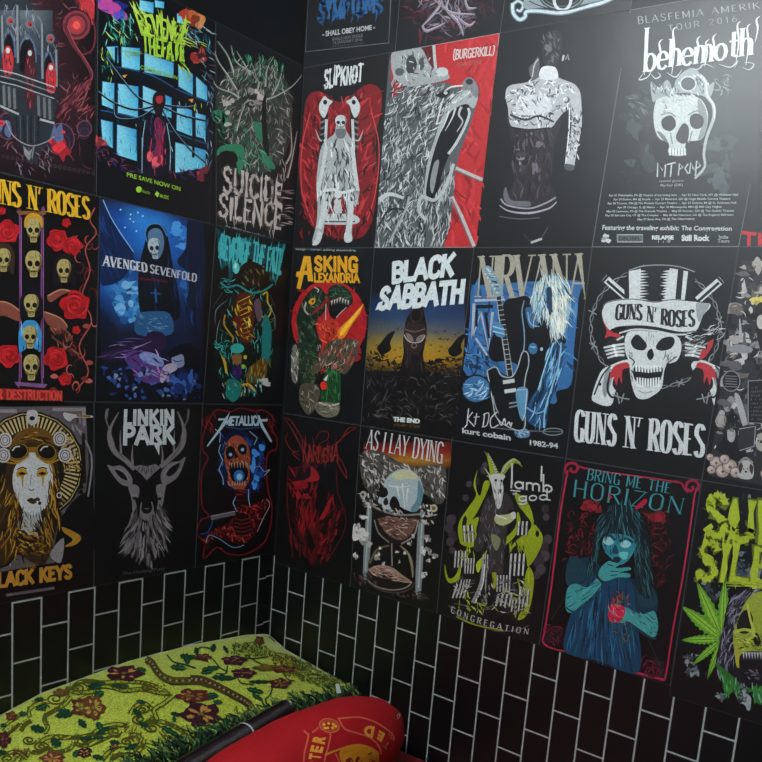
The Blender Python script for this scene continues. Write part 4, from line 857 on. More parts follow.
for sx in (-1, 1):
    X = lambda x: 146+sx*x
    P.poly([(X(54), 296), (X(44), 282), (X(34), 290), (X(20), 298), (X(30), 310), (X(36), 330), (X(46), 346), (X(58), 330), (X(60), 310)], '#c8cccb', True); P.ell(X(42), 300, 6, 7, '#101214')
    for k in range(5): P.line([(X(36), 352+k*18), (X(56), 360+k*18)], 6, '#6a6e70', False)
    P.line([(X(38), 350), (X(42), 440)], 8, '#c4c8c6', False); P.line([(X(70), 380), (X(58), 410), (X(44), 412)], 5, '#b0b4b2', True, (.2, 1, .5))
    P.line([(X(40), 470), (X(54), 600)], 5, '#9a9e9e', False)
P.poly([(96, 630), (190, 630), (196, 656), (90, 656)], '#c0c4c2', True); P.line([(96, 650), (192, 650)], 4, '#3a3c3e', False)
P.part('figure_print')
P.poly([(138, 350), (150, 338), (162, 350), (164, 378), (176, 400), (190, 430), (192, 520), (204, 560), (196, 600), (186, 620), (180, 700), (160, 706), (166, 650), (156, 580), (132, 580), (104, 650), (96, 690), (66, 712), (78, 660), (82, 590), (78, 540), (90, 440), (112, 408), (132, 390)], '#a8acaa', True)
P.hatch([(92, 420), (186, 420), (196, 560), (184, 640), (90, 640), (80, 540)], 170, 34, lambda x, y: 88-(x-140)*.25, 4.5, ['#e2e4e2', '#14161a', '#6a6e70', '#c4c8c6', '#2c2e32'], 22, .4)
P.skull(150, 360, 34, 44, '#c8cccb', '#111214', '#7a7e7e'); P.poly([(136, 380), (164, 380), (160, 404), (140, 404)], '#6a6e70', True); P.line([(108, 430), (96, 500), (84, 560)], 11, '#c8cccb'); P.line([(184, 430), (192, 500), (200, 560)], 11, '#c8cccb'); P.line([(100, 560), (130, 556), (150, 566), (190, 556)], 9, '#d4d8d6')
P.ell(142, 570, 11, 12, '#d0d4d2'); P.line([(140, 586), (144, 626)], 20, '#c0c4c2', False); P.line([(104, 590), (96, 640), (86, 670)], 16, '#c8cccb'); P.line([(180, 590), (178, 640), (172, 680)], 16, '#c8cccb')
P.poly([(84, 676), (96, 690), (84, 716), (66, 718), (78, 700)], '#c8cccb', True); P.poly([(164, 680), (180, 684), (184, 704), (170, 712), (160, 700)], '#c8cccb', True)
P.part('title_lettering')
P.text('SLIPKNOT', [(102, 256), (212, 240), (216, 192), (104, 204)], '#d8dcda', 'brush', .15, .14, 0, .08, rag=.02)
P.done()

# ---- roaring beast on red
P = Poster('R', RQ(.3265, .6495, .6355, .3140, A_, B_+.0006), (370, 0, 3.048), 'red poster filled by a grey furry beast roaring upward past a skull', '#b32a2e', 35, edge='#c0c4c4')
P.part('backdrop_print')
P.poly([(66, 152), (400, 102), (322, 756), (10, 756)], '#b8282c')
P.hatch([(200, 130), (400, 102), (322, 756), (230, 756), (260, 500), (320, 260)], 70, 60, 80, 12, ['#c43034', '#a02226', '#cc3a3c', '#8a1c20'], 50)
P.poly([(150, 145), (196, 138), (200, 200), (180, 210), (165, 170)], '#5c1418', True)
P.part('beast_print')
HD = [(60, 160), (70, 300), (110, 262), (180, 258), (230, 250), (276, 272), (290, 244), (308, 234), (326, 252), (334, 282), (322, 330), (300, 400), (272, 470), (256, 560), (252, 640), (240, 690), (226, 756), (0, 756), (20, 560), (44, 380)]
P.poly(HD, '#54585a', False)
P.hatch([(70, 230), (190, 256), (240, 260), (220, 340), (190, 420), (166, 540), (150, 756), (14, 756), (40, 440)], 1000, 32, lambda x, y: 120-(y-400)*.09, 3.6, ['#a0a4a4', '#2a2c2e', '#c0c4c3', '#6c7072', '#16181a', '#d8dad8', '#45494b'], 40, .6)
P.hatch([(210, 560), (260, 500), (252, 650), (226, 756), (130, 756), (170, 620)], 190, 34, 100, 4, ['#a0a4a4', '#1c1e20', '#c0c4c3', '#55595b'], 20, .4)
P.poly([(200, 420), (216, 370), (240, 320), (270, 286), (290, 262), (306, 262), (330, 290), (318, 330), (296, 320), (262, 330), (240, 352), (224, 400), (210, 450), (190, 520), (180, 610), (166, 600), (176, 500)], '#a8acac', True)
P.poly([(242, 350), (266, 328), (292, 318), (306, 326), (302, 352), (284, 400), (262, 440), (240, 480), (224, 520), (208, 580), (188, 610), (172, 590), (182, 520), (200, 450), (222, 390)], '#0d0d0f', True)
P.line([(262, 330), (252, 360), (230, 400)], 7, '#c8ccca', True, (1, .2)); P.line([(280, 326), (272, 350), (284, 372), (266, 402)], 8, '#b8bcba', True, (1, .3)); P.line([(300, 330), (304, 350), (288, 392), (262, 440), (240, 470)], 8, '#c0c4c2'); P.poly([(196, 500), (212, 490), (204, 540), (192, 590), (184, 560)], '#8a8e8e', True); P.line([(242, 340), (228, 380), (206, 420)], 5, '#d8dcda', True, (1, .1))
P.poly([(282, 256), (300, 236), (320, 246), (332, 276), (324, 300), (304, 276), (284, 276)], '#7c8082', True); P.ell(304, 250, 11, 9, '#2a2c2e'); P.line([(284, 262), (240, 270), (222, 310), (204, 380)], 5, '#d4d8d6'); P.hatch([(220, 290), (300, 262), (320, 290), (240, 330), (210, 400)], 60, 22, 130, 3, ['#d8dcda', '#5a5e60', '#8a8e8e'], 25)
P.poly([(202, 292), (222, 280), (244, 276), (240, 290), (222, 300)], '#16181a', True); P.ell(232, 284, 6, 5, '#c8ccca'); P.line([(256, 500), (236, 560), (200, 610), (160, 600), (150, 640), (170, 670)], 10, '#b4b8b8')
P.line([(28, 612), (60, 592), (104, 604)], 16, '#c4c8c6', True, (1, .5)); P.line([(28, 690), (60, 640), (110, 640)], 5, '#1c1e20'); P.line([(60, 740), (110, 640), (120, 600)], 6, '#a8acac')
P.part('skull_print')
P.poly([(70, 156), (130, 146), (160, 150), (180, 190), (196, 210), (222, 206), (240, 226), (236, 244), (150, 262), (110, 262), (72, 230)], '#9ea2a2', True)
P.poly([(112, 190), (128, 168), (144, 190), (138, 218), (118, 224)], '#3a3d3f', True); P.poly([(150, 190), (160, 176), (168, 200), (156, 216)], '#4c4f51', True); P.ell(92, 220, 14, 12, '#55585a'); P.hatch([(80, 160), (180, 170), (230, 230), (110, 256)], 60, 18, 60, 3, ['#d8dcda', '#4a4d4f', '#1a1c1e'], 60); P.ell(222, 220, 18, 14, '#c4c8c6'); P.line([(196, 138), (198, 170), (202, 212)], 9, '#b8bcba', False)
P.part('spear_print')
P.line([(262, 514), (344, 550)], 13, '#b8b4b0', False); P.line([(262, 519), (344, 556)], 4, '#6a6462', False); P.line([(250, 600), (280, 660), (318, 752)], 12, '#b8b4b0', False); P.line([(250, 606), (276, 664), (312, 752)], 4, '#6a6462', False)
P.part('title_lettering')
P.text('{BURGERKILL}', [(254, 182), (380, 168), (384, 142), (256, 154)], '#d8c8c4', 'sans', .15, .1); P.text('ROMANTISME', [(266, 204), (342, 196), (343, 185), (268, 192)], '#a86a68', 'sans', .12, .16)
P.done()

# ---- tattooed back
P = Poster('R', RQ(.6505, .9765, .9535, .6365, A_, B_+.0006), (480, 0, 3.048), 'black and white poster of a person seen from behind with tattooed back and arms', '#101113', 36)
P.part('figure_print')
P.poly([(192, 130), (206, 102), (232, 92), (250, 106), (250, 150), (240, 190), (228, 204), (200, 200), (190, 170)], '#2a2829', True); P.hatch([(194, 110), (248, 100), (240, 190), (196, 190)], 50, 20, 80, 5, ['#4a4a4c', '#18181a', '#606062', '#2a2a2c'], 40); P.blobs([(200, 140), (220, 140), (220, 170), (200, 170)], 3, 8, ['#66666a'])
P.poly([(158, 240), (150, 210), (166, 190), (176, 174), (182, 190), (178, 240)], '#5a5a5c', True); P.line([(160, 236), (166, 200), (178, 180)], 4, '#b8b8ba'); P.line([(252, 186), (256, 168)], 5, '#c8c8ca', False); P.line([(262, 182), (268, 166), (272, 184)], 4, '#9a9a9c', False)
BD = [(190, 205), (228, 206), (240, 236), (290, 258), (308, 290), (302, 320), (260, 340), (236, 366), (214, 390), (150, 396), (96, 384), (86, 330), (78, 290), (90, 262), (140, 252), (180, 236)]
P.poly([(86, 330), (240, 350), (226, 450), (220, 560), (232, 610), (180, 634), (70, 620), (100, 560), (108, 470)], '#262024', True)
P.hatch([(100, 380), (220, 380), (222, 600), (100, 600)], 150, 34, 88, 7, ['#3a3238', '#1a161a', '#544a50', '#14110f', '#2e282c'], 25); P.blobs([(110, 400), (210, 400), (210, 520), (110, 520)], 18, 9, ['#6a6068', '#3c343a', '#857a82', '#1a1618'])
P.poly(BD, '#b4b6b8', True); P.poly([(190, 205), (230, 206), (236, 240), (184, 240)], '#dcdedf', True)
P.hatch([(84, 280), (180, 240), (290, 258), (300, 320), (230, 350), (210, 390), (100, 380)], 170, 20, lambda x, y: (x*2.3+y) % 180, 4.5, ['#2a2c30', '#e4e6e8', '#6c6e72', '#f0f0f0', '#45474b'], 60, .9)
P.poly([(120, 300), (200, 290), (214, 340), (120, 350)], '#d4d6d8', True); P.hatch([(120, 300), (200, 290), (214, 340), (120, 350)], 30, 20, 70, 4, ['#55575b', '#9a9ca0', '#f0f0f0'], 50, .8); P.line([(92, 350), (140, 366), (180, 354), (226, 372)], 6, '#26282c'); P.line([(96, 388), (150, 396), (214, 390)], 5, '#141416')
P.line([(292, 300), (296, 380), (282, 460), (276, 510)], 34, '#b8babc', True, (1, .7)); P.line([(274, 330), (272, 400), (262, 500)], 4, '#e8eaec'); P.hatch([(276, 330), (308, 330), (300, 480), (266, 480)], 60, 16, 80, 4, ['#2a2c30', '#6c6e72', '#1a1c20', '#e0e2e4'], 60, .9); P.poly([(258, 500), (288, 505), (284, 520), (262, 518)], '#4a4c50', True)
P.part('waistband_print')
P.line([(64, 606), (84, 626), (150, 636), (200, 620), (232, 602)], 5, '#9c98a0'); P.line([(60, 626), (90, 644), (150, 650), (210, 636), (234, 616)], 7, '#a8a4ac', True, (.3, 1, .5)); P.poly([(72, 600), (80, 570), (96, 610), (150, 614), (150, 630), (90, 624)], '#6a666e', True); P.line([(60, 660), (120, 668), (184, 664)], 3.5, '#5a5a5e'); P.line([(134, 712), (156, 736), (184, 726)], 3, '#3c3c3e'); P.line([(156, 740), (190, 728)], 7, '#b0b0b2', False); P.line([(190, 724), (208, 692)], 3, '#55555a', False)
P.done()

# ---- crowned skull tour poster
P = Poster('R', RQ(.9775, 1.2990, 1.2783, .9545, A_, B_+.0006), (590, 0, 3.048), 'grey smoky tour poster of a crowned skull with a snake under white gothic lettering', '#16191b', 37, edge='#9aa2a4')
P.part('smoke_print')
P.gridgrad(96, 40, 520, 560, [['#16191b']*5, ['#16191b', '#1c2224', '#23292b', '#262c2e', '#1c2123'], ['#171a1c', '#2c3436', '#20262a', '#2c3335', '#1e2325'], ['#16191b', '#2a3234', '#14181a', '#30383a', '#1d2224'], ['#16191b', '#1a1f21', '#14181a', '#2c3436', '#1a1e20'], ['#16191b']*5])
P.blobs([(110, 270), (190, 280), (190, 500), (100, 500)], 26, 20, ['#2f3739', '#3a4345', '#1a1e20', '#252b2d'], .5); P.blobs([(370, 380), (430, 400), (440, 560), (340, 560)], 26, 20, ['#3a4345', '#2c3335', '#485254', '#1f2426'], .5); P.hatch([(110, 280), (180, 300), (160, 370), (110, 340)], 14, 30, 30, 4, ['#6a7476', '#4a5456'], 30); P.hatch([(90, 500), (165, 490), (160, 560), (100, 560)], 20, 22, 20, 5, ['#0d0f10', '#23292b'], 60)
P.part('skull_print')
P.poly([(198, 320), (210, 300), (260, 288), (320, 294), (346, 312), (360, 350), (354, 400), (340, 424), (320, 430), (296, 432), (290, 452), (286, 474), (250, 474), (238, 460), (240, 436), (214, 424), (200, 400), (194, 360)], '#c8cecc', True)
P.poly([(330, 300), (352, 330), (358, 370), (350, 410), (330, 426), (340, 380), (330, 340)], '#858c8c', True); P.poly([(222, 362), (244, 352), (258, 362), (262, 384), (246, 400), (226, 394), (218, 378)], '#1a1d1f', True); P.poly([(306, 356), (326, 346), (346, 360), (344, 384), (326, 394), (308, 384)], '#1a1d1f', True); P.poly([(276, 386), (290, 376), (302, 392), (298, 430), (280, 438), (262, 420)], '#2a2d2f', True); P.line([(216, 352), (240, 344), (262, 356)], 5, '#7c8484'); P.line([(300, 352), (326, 338), (350, 350)], 5, '#7c8484'); P.hatch([(222, 300), (262, 290), (264, 350), (222, 352)], 14, 18, 80, 2, ['#8c9494'], 20); P.line([(246, 405), (252, 440)], 4, '#7c8484'); P.line([(312, 400), (302, 436)], 4, '#7c8484')
P.poly([(204, 400), (224, 410), (238, 434), (222, 426)], '#6a7072', True); P.poly([(192, 430), (240, 440), (236, 470), (252, 486), (300, 486), (340, 440), (352, 500), (300, 540), (230, 530), (196, 480)], '#0c0e0f', True)
for k in range(6): P.line([(244+k*9, 452), (245+k*9, 474)], 7, '#dfe4e2', False); P.line([(249+k*9, 452), (250+k*9, 474)], 2, '#3a4042', False)
P.hatch([(210, 300), (340, 300), (330, 345), (220, 345)], 30, 22, 20, 2.5, ['#9aa2a2', '#e8eeec'], 40)
P.part('crown_print')
P.poly([(192, 310), (186, 250), (210, 268), (236, 244), (256, 272), (262, 246), (290, 216), (322, 210), (340, 236), (350, 270), (380, 250), (366, 300), (340, 292), (280, 284), (212, 300)], '#9aa2a4', True); P.hatch([(196, 290), (190, 256), (256, 260), (330, 220), (370, 270), (340, 292)], 70, 18, 70, 4, ['#e0e6e6', '#2a2e30', '#6a7274', '#14181a'], 50, .7); P.ell(300, 256, 24, 22, '#3a4042'); P.ell(300, 256, 24, 22, '#c8d0d0', ring=4)
P.line([(334, 230), (352, 250), (356, 290), (376, 320), (378, 360), (356, 420), (348, 470), (350, 510), (320, 545)], 13, '#b0b8b8', True, (1, .9, .2) if False else (1, .5)); P.line([(338, 232), (354, 252), (358, 290), (378, 322), (380, 360)], 4, '#e8eeee'); P.hatch([(380, 240), (430, 230), (420, 290), (390, 290)], 24, 22, 60, 3, ['#9aa4a6', '#4a5254'], 60, .9)
P.part('title_lettering')
P.text('BLASFEMIA AMERIKA', [(148, 74), (548, 22), (546, 4), (146, 52)], '#aab2b4', 'serif', .12, .26, hair=.5); P.text('TOUR 2016', [(240, 96), (450, 66), (448, 48), (238, 78)], '#aab2b4', 'serif', .12, .3, hair=.5)
P.text('behemoth', [(166, 218), (494, 168), (498, 84), (170, 130)], '#e4eaea', 'serif', .14, .07, hair=.4, jit=.03)
for x, y0, y1 in ((172, 230, 100), (214, 212, 120), (256, 226, 84), (330, 196, 110), (356, 204, 120), (378, 190, 104), (452, 190, 66), (482, 200, 74), (510, 130, 50)): P.line([(x-6, y0), (x+2, (y0+y1)/2), (x-2, y1+12), (x+9, y1)], 7, '#e4eaea', True, (.2, 1, .1))
for pts in ([(168, 220), (150, 244), (176, 236), (190, 214)], [(186, 226), (200, 240), (216, 232), (208, 222)], [(236, 222), (262, 236), (282, 212)], [(300, 208), (330, 212), (350, 196), (380, 208)], [(392, 196), (430, 206), (452, 186), (440, 210)], [(470, 190), (500, 196), (486, 214), (466, 206)]): P.line(pts, 4.5, '#c8d0d0', True, (.2, 1, .2))
P.part('rune_lettering')
for pts in ([(206, 540), (208, 496), (222, 520), (232, 500), (228, 540)], [(236, 502), (262, 496)], [(250, 500), (246, 540)], [(270, 536), (274, 498), (284, 510), (272, 518)], [(300, 500), (290, 514), (300, 530)], [(304, 530), (308, 496), (320, 520), (312, 512)], [(322, 538), (326, 490), (338, 506), (326, 514)]): P.line(pts, 4, '#c4ccca', False)
P.part('small_lettering')
P.type('special guests', [(212, 558), (286, 556), (286, 547), (212, 549)], '#a8b0b0'); P.type('Myrkur (DK)', [(216, 572), (284, 570), (284, 560), (216, 562)], '#b4bcbc', .01)
rows = ['Apr 21 Philadelphia, PA @ Theatre of the Living Arts  -  Apr 22 New York, NY @ Webster Hall', 'Apr 23 Boston, MA @ Royale  -  Apr 25 Montreal, QC @ Virgin Mobile Corona Theatre', 'Apr 26 Toronto, ON @ The Phoenix Concert Theatre  -  Apr 27 Detroit, MI @ St. Andrews Hall', 'Apr 29 Chicago, IL @ Metro  -  Apr 30 Minneapolis, MN @ Mill City Nights', 'May 02 Lawrence, KS @ The Granada Theatre  -  May 03 Denver, CO @ The Gothic Theatre', 'May 05 Salt Lake City, UT @ The Complex  -  May 06 San Francisco, CA @ The Regency Ballroom', 'May 07 Santa Ana, CA @ The Observatory']
xr = [(58, 452), (72, 428), (54, 446), (84, 402), (52, 440), (48, 438), (146, 320)]
for k, (t, (xa, xb)) in enumerate(zip(rows, xr)): y = 601+k*12.2; P.type(t, [(xa, y), (xb, y-2), (xb, y-10.5), (xa, y-8.5)], '#c0c8c8', .015)
P.type('Featuring the traveling exhibit: The Congregation', [(38, 706), (432, 708), (434, 690), (40, 686)], '#c8d0ce', .02)
P.part('logo_print')
P.blobs([(36, 714), (58, 714), (58, 736), (36, 736)], 12, 6, ['#c8d0ce', '#8a9290']); P.poly([(84, 716), (162, 716), (162, 738), (84, 738)], '#5c6466'); P.line([(84, 716), (162, 716), (162, 738), (84, 738), (84, 716)], 2.5, '#b4bcbc', False); P.type('DECIBEL', [(90, 733), (156, 733), (156, 721), (90, 721)], '#23282a', .03)
P.type('RELAPSE', [(190, 730), (256, 730), (256, 718), (190, 718)], '#d8dedc', .05); P.hatch([(190, 732), (250, 732), (250, 740), (190, 740)], 10, 9, 90, 3, ['#9aa2a2'], 5); P.type('Still Rock', [(280, 734), (366, 734), (366, 716), (280, 716)], '#d0d6d4', .05); P.type('Indie', [(394, 728), (422, 728), (422, 717), (394, 717)], '#aeb6b4', .02); P.type('Tours', [(390, 740), (426, 740), (426, 730), (390, 730)], '#aeb6b4', .02)
P.done()

# ---- poster cut by the right edge
P = Poster('R', RQ(1.3000, 1.625, 1.605, 1.2795, A_, B_+.0006), (690, 0, 3.048), 'black poster cut by the right edge with red lettering at its foot', '#121315', 38)
P.part('title_lettering')
P.text('THE THING', [(160, 752), (560, 800), (562, 752), (162, 708)], '#c8202c', 'sans', .24, .14)
P.done()

# ---- armoured lizard beast on red disc
P = Poster('R', RQ(.0045, .3130, .3125, .0045, B_, C_+.0006), (280, 240, 4.0105), 'poster of a green reptile spitting flame on a red disc under yellow lettering', '#0e0e10', 41)
P.part('red_disc_print')
P.ell(198, 330, 152, 170, '#a81c20'); P.hatch([(60, 200), (340, 200), (350, 400), (270, 500), (60, 450)], 70, 50, 50, 9, ['#b82226', '#8c161a', '#c42c2c'], 60); P.blobs([(250, 420), (320, 420), (310, 470), (240, 480)], 12, 16, ['#8c161a', '#3a0a0c'])
P.part('reptile_print')
P.poly([(100, 230), (130, 196), (160, 190), (190, 220), (200, 190), (236, 178), (276, 200), (294, 240), (282, 262), (250, 230), (206, 240), (186, 280), (150, 320), (150, 370), (170, 400), (160, 470), (130, 580), (80, 570), (70, 480), (76, 380), (66, 320), (84, 260)], '#16241a', True)
P.hatch([(100, 230), (150, 200), (200, 230), (180, 290), (150, 330), (160, 470), (120, 570), (76, 540), (72, 340)], 190, 22, 60, 5, ['#24442c', '#0e1610', '#3a5c3c', '#1a3220', '#6a705c'], 50, .5); P.hatch([(196, 200), (236, 180), (290, 230), (270, 250), (210, 236)], 50, 18, 30, 4, ['#2c5434', '#12201a', '#4a7448'], 40)
P.poly([(196, 262), (216, 236), (250, 234), (280, 262), (268, 276), (238, 300), (220, 318), (200, 300)], '#120e10', True)
for k in range(7): P.poly([(206+k*11, 232+abs(k-3)*4), (213+k*11, 230+abs(k-3)*4), (208+k*11, 252+abs(k-3)*4)], '#c8c8bc')
for k in range(6): P.poly([(162+k*9, 384-k*3), (168+k*9, 380-k*3), (163+k*9, 362-k*3)], '#d0d0c4')
P.line([(186, 250), (184, 320), (186, 360)], 3, '#c0c0b8', False); P.line([(268, 270), (240, 296), (226, 312)], 3, '#b0b0a8', False)
P.poly([(116, 246), (134, 232), (144, 244), (134, 258), (122, 258)], '#c8941c', True); P.ell(133, 246, 4, 6, '#1a1008'); P.poly([(190, 226), (196, 244), (160, 280), (130, 300), (134, 286), (170, 256)], '#7c1c1c', True); P.line([(106, 250), (100, 280), (116, 300)], 6, '#a8a498'); P.line([(140, 190), (156, 200), (152, 210)], 4, '#c8c4b8')
P.poly([(160, 340), (196, 318), (230, 340), (236, 380), (196, 410), (160, 400)], '#b03020', True); P.hatch([(150, 330), (240, 330), (250, 390), (170, 420)], 40, 24, 40, 5, ['#d84030', '#8c1c18', '#e8603c', '#3a0c0c'], 40)
P.part('flame_print')
P.poly([(336, 256), (318, 300), (284, 350), (262, 388), (238, 396), (232, 370), (250, 344), (290, 306)], '#e07a1c', True); P.poly([(330, 266), (300, 316), (262, 370), (244, 384), (250, 356)], '#f0b830', True); P.line([(236, 374), (200, 420), (230, 410)], 6, '#c0501c'); P.hatch([(300, 300), (320, 330), (310, 360), (290, 350)], 9, 14, 100, 3, ['#2a1010', '#8c1c1c'], 40)
P.part('armour_print')
P.poly([(60, 430), (110, 410), (150, 440), (140, 540), (110, 585), (86, 540)], '#22301f', True); P.hatch([(60, 430), (150, 420), (140, 580), (80, 560)], 70, 22, 50, 4, ['#3a5838', '#121812', '#5c6450'], 60, .6)
P.poly([(50, 440), (66, 420), (76, 470), (72, 560), (60, 574), (46, 540)], '#6a685e', True); P.hatch([(48, 440), (76, 430), (72, 570), (50, 560)], 26, 30, 85, 4, ['#a8a498', '#2a2822', '#c8c4b8'], 20)
P.poly([(200, 410), (250, 396), (300, 400), (316, 440), (300, 490), (260, 540), (230, 510), (190, 500), (140, 540), (130, 510), (170, 450)], '#4a4638', True); P.hatch([(150, 430), (240, 400), (315, 410), (300, 490), (250, 540), (140, 540)], 130, 28, 110, 5, ['#8a8474', '#2a261e', '#8c2420', '#b4ae9c', '#5c5848', '#b83428', '#3a4c30'], 40, .4)
P.poly([(190, 520), (240, 530), (246, 600), (238, 660), (170, 650), (166, 600)], '#1a4424', True); P.hatch([(190, 520), (240, 530), (240, 650), (170, 640)], 60, 26, 80, 4, ['#2a6434', '#0f2414', '#3c8044'], 20); P.poly([(164, 576), (180, 566), (192, 590), (176, 602), (166, 594)], '#c82c20', True); P.poly([(176, 560), (196, 538), (188, 566)], '#d8d4c8')
P.poly([(90, 578), (150, 580), (162, 620), (140, 680), (112, 700), (84, 660), (78, 620)], '#4c473a', True); P.hatch([(84, 590), (156, 590), (130, 690), (90, 660)], 50, 24, 70, 4, ['#9a937c', '#221f18', '#6a6450', '#3a2418'], 40); P.poly([(150, 650), (236, 660), (232, 700), (190, 712), (150, 690)], '#6a6656', True); P.line([(158, 652), (200, 664), (240, 656)], 6, '#b8b4a4'); P.hatch([(150, 655), (236, 665), (220, 708), (154, 690)], 26, 20, 10, 3, ['#a8a28c', '#2a2820'], 40)
P.part('title_lettering')
P.text('SKING', [(142, 122), (312, 126), (312, 72), (142, 69)], '#d99a1c', 'sans', .3, .14)
P.text('LEXANDRIA', [(140, 168), (320, 170), (318, 137), (140, 135)], '#d99a1c', 'sans', .28, .14)
P.poly([(98, 64), (124, 66), (136, 166), (114, 166), (112, 140), (98, 140), (84, 198), (68, 194), (78, 150), (66, 148), (68, 128), (82, 126)], '#d99a1c'); P.poly([(108, 92), (111, 124), (100, 124)], '#2a0c0c')
P.part('small_lettering')
P.type('design - cover: asking alexandria', [(64, 43), (306, 49), (306, 38), (64, 32)], '#b0b0ac', .01)
P.done()

# ---- blue and yellow sky with hooded tower
P = Poster('R', RQ(.3140, .6352, .6245, .3135, B_, C_+.0006), (360, 240, 3.81), 'poster of a tall hooded shape in blue to yellow dusk under white slanted lettering', '#0f1011', 42)
P.part('dusk_print')
P.gridgrad(22, 196, 400, 500, [['#10151f', '#141c2a', '#131a28', '#121724'], ['#1b2c4c', '#20365c', '#20365a', '#1c2d4c'], ['#24364e', '#2c4464', '#2a4060', '#24385a'], ['#4a4a44', '#5a5c58', '#585a5a', '#4a4e58'], ['#7a6424', '#98802c', '#9a7e28', '#80682a'], ['#8a6a1c', '#b08420', '#a87c1c', '#866418'], ['#3a2c14', '#4c3a16', '#4a3614', '#2a2010']])
P.part('ruins_print')
P.hatch([(22, 440), (60, 420), (160, 480), (240, 470), (390, 440), (385, 540), (20, 540)], 220, 24, 30, 8, ['#15120f', '#0c0b0b', '#241c14', '#4a3a1c'], 60, .5); P.poly([(18, 520), (120, 505), (240, 500), (390, 520), (372, 754), (14, 712)], '#0d0c0c')
P.hatch([(20, 500), (385, 510), (374, 700), (16, 690)], 260, 34, lambda x, y: (x*.9+y*.4) % 180, 2.6, ['#2a2626', '#1a1717', '#4c4644', '#211d1d', '#6a6462'], 50, .8)
for x, y in ((100, 400), (370, 410), (300, 460), (270, 470)): P.poly([(x-34, y+10), (x-20, y-8), (x+6, y-40), (x+34, y-52), (x+16, y-10), (x+20, y+16), (x-4, y+34), (x-24, y+30)], '#12110f', True) if x in (100, 370) else P.poly([(x-16, y), (x, y-10), (x+16, y-4), (x+4, y+8)], '#15120f', True)
for k in range(60): x = P.rnd.uniform(26, 392); y = P.rnd.uniform(330, 500); r = P.rnd.uniform(2, 7); P.poly([(x-r*1.6, y-r*.6), (x, y), (x+r*1.5, y-r), (x+r*.3, y+r*.7)], '#17140f')
P.part('hooded_shape_print')
P.poly([(224, 216), (236, 240), (248, 290), (256, 340), (250, 390), (242, 440), (246, 510), (160, 510), (168, 430), (166, 380), (176, 310), (196, 270), (212, 236)], '#15100f', True)
P.hatch([(212, 240), (240, 270), (250, 380), (240, 490), (172, 490), (176, 320)], 70, 40, 88, 4, ['#2c2220', '#0c0909', '#40302c'], 12); P.ell(216, 286, 22, 26, '#0c0908'); P.ell(216, 286, 22, 26, '#4a342e', ring=2.5)
P.poly([(172, 330), (210, 318), (252, 330), (248, 380), (236, 420), (214, 440), (190, 420), (172, 384)], '#2c201e', True); P.poly([(176, 356), (196, 362), (206, 384), (188, 384)], '#7a6a66', True); P.poly([(214, 384), (226, 366), (248, 360), (240, 384)], '#7a6a66', True); P.line([(172, 340), (210, 350), (250, 338)], 6, '#5c4a46'); P.line([(170, 362), (190, 388), (232, 388), (250, 364)], 4, '#b0a29c'); P.ell(208, 402, 9, 10, '#8a7a74', ring=2.5)
P.part('title_lettering')
P.text('BLACK', [(126, 160), (352, 132), (364, 56), (128, 92)], '#d4dcdc', 'sans', .3, .12)
P.text('SABRATH'.replace('R', 'B', 1) if False else 'SABBATH', [(72, 262), (392, 236), (400, 156), (86, 186)], '#d4dcdc', 'sans', .28, .12)
P.poly([(60, 268), (82, 262), (90, 232), (72, 240)], '#d4dcdc')
P.part('small_lettering')
P.type('THE END', [(128, 690), (230, 698), (230, 682), (130, 673)], '#d4d8d4', .06); P.type('JANUARY 20 2016', [(128, 708), (230, 717), (230, 706), (128, 697)], '#5c4a2c', .02); P.type('live with special guests', [(130, 718), (228, 726), (228, 720), (130, 712)], '#3a3024')
P.done()

# ---- guitarist poster
P = Poster('R', RQ(.6362, .9540, .9520, .6255, B_, C_+.0006), (450, 240, 3.4636), 'blue and black poster of a person with pale long hair bent over an electric guitar', '#0d0d0f', 43)
P.part('backdrop_print')
P.poly([(76, 160), (110, 156), (440, 140), (446, 200), (430, 380), (420, 500), (370, 524), (370, 560), (340, 560), (250, 470), (60, 470), (62, 360), (70, 260)], '#34689c', True)
P.hatch([(76, 160), (440, 150), (420, 500), (340, 560), (60, 470)], 90, 60, 60, 12, ['#3c74a8', '#2c5888', '#4a84b4', '#1c3c60'], 60); P.hatch([(62, 350), (140, 370), (140, 470), (60, 470)], 50, 24, 50, 5, ['#0d1016', '#1a2c44', '#5a90bc'], 70)
P.part('arrow_print')
P.line([(86, 210), (190, 206)], 9, '#a8acb4', False); P.line([(90, 232), (150, 230)], 12, '#121318', False); P.line([(84, 220), (78, 340), (108, 250), (134, 380), (148, 250)], 10, '#a8acb4', False); P.line([(94, 240), (92, 300)], 8, '#14151a', False); P.line([(124, 250), (136, 340)], 9, '#14151a', False); P.line([(90, 340), (110, 370), (130, 400)], 7, '#a8acb4', False)
P.part('title_lettering')
P.text('NIRVANA', [(92, 198), (480, 206), (478, 46), (104, 56)], '#a39d8c', 'serif', .15, .06, hair=.3)
P.part('person_print')
P.poly([(190, 215), (230, 200), (270, 196), (300, 240), (400, 340), (380, 380), (366, 470), (330, 560), (300, 580), (260, 520), (240, 440), (200, 420), (150, 420), (134, 380), (160, 300)], '#0f1014', True)
P.line([(258, 210), (250, 250), (258, 320), (256, 380), (236, 440)], 4, '#7a9ab0'); P.poly([(262, 240), (290, 236), (310, 270), (300, 300), (276, 300)], '#38648c', True); P.line([(270, 250), (280, 290), (310, 300)], 4, '#88b0c8'); P.ell(288, 376, 16, 20, '#3c7098'); P.line([(278, 370), (296, 372)], 4, '#90b8d0', False); P.ell(318, 378, 5, 6, '#a8c8d8')
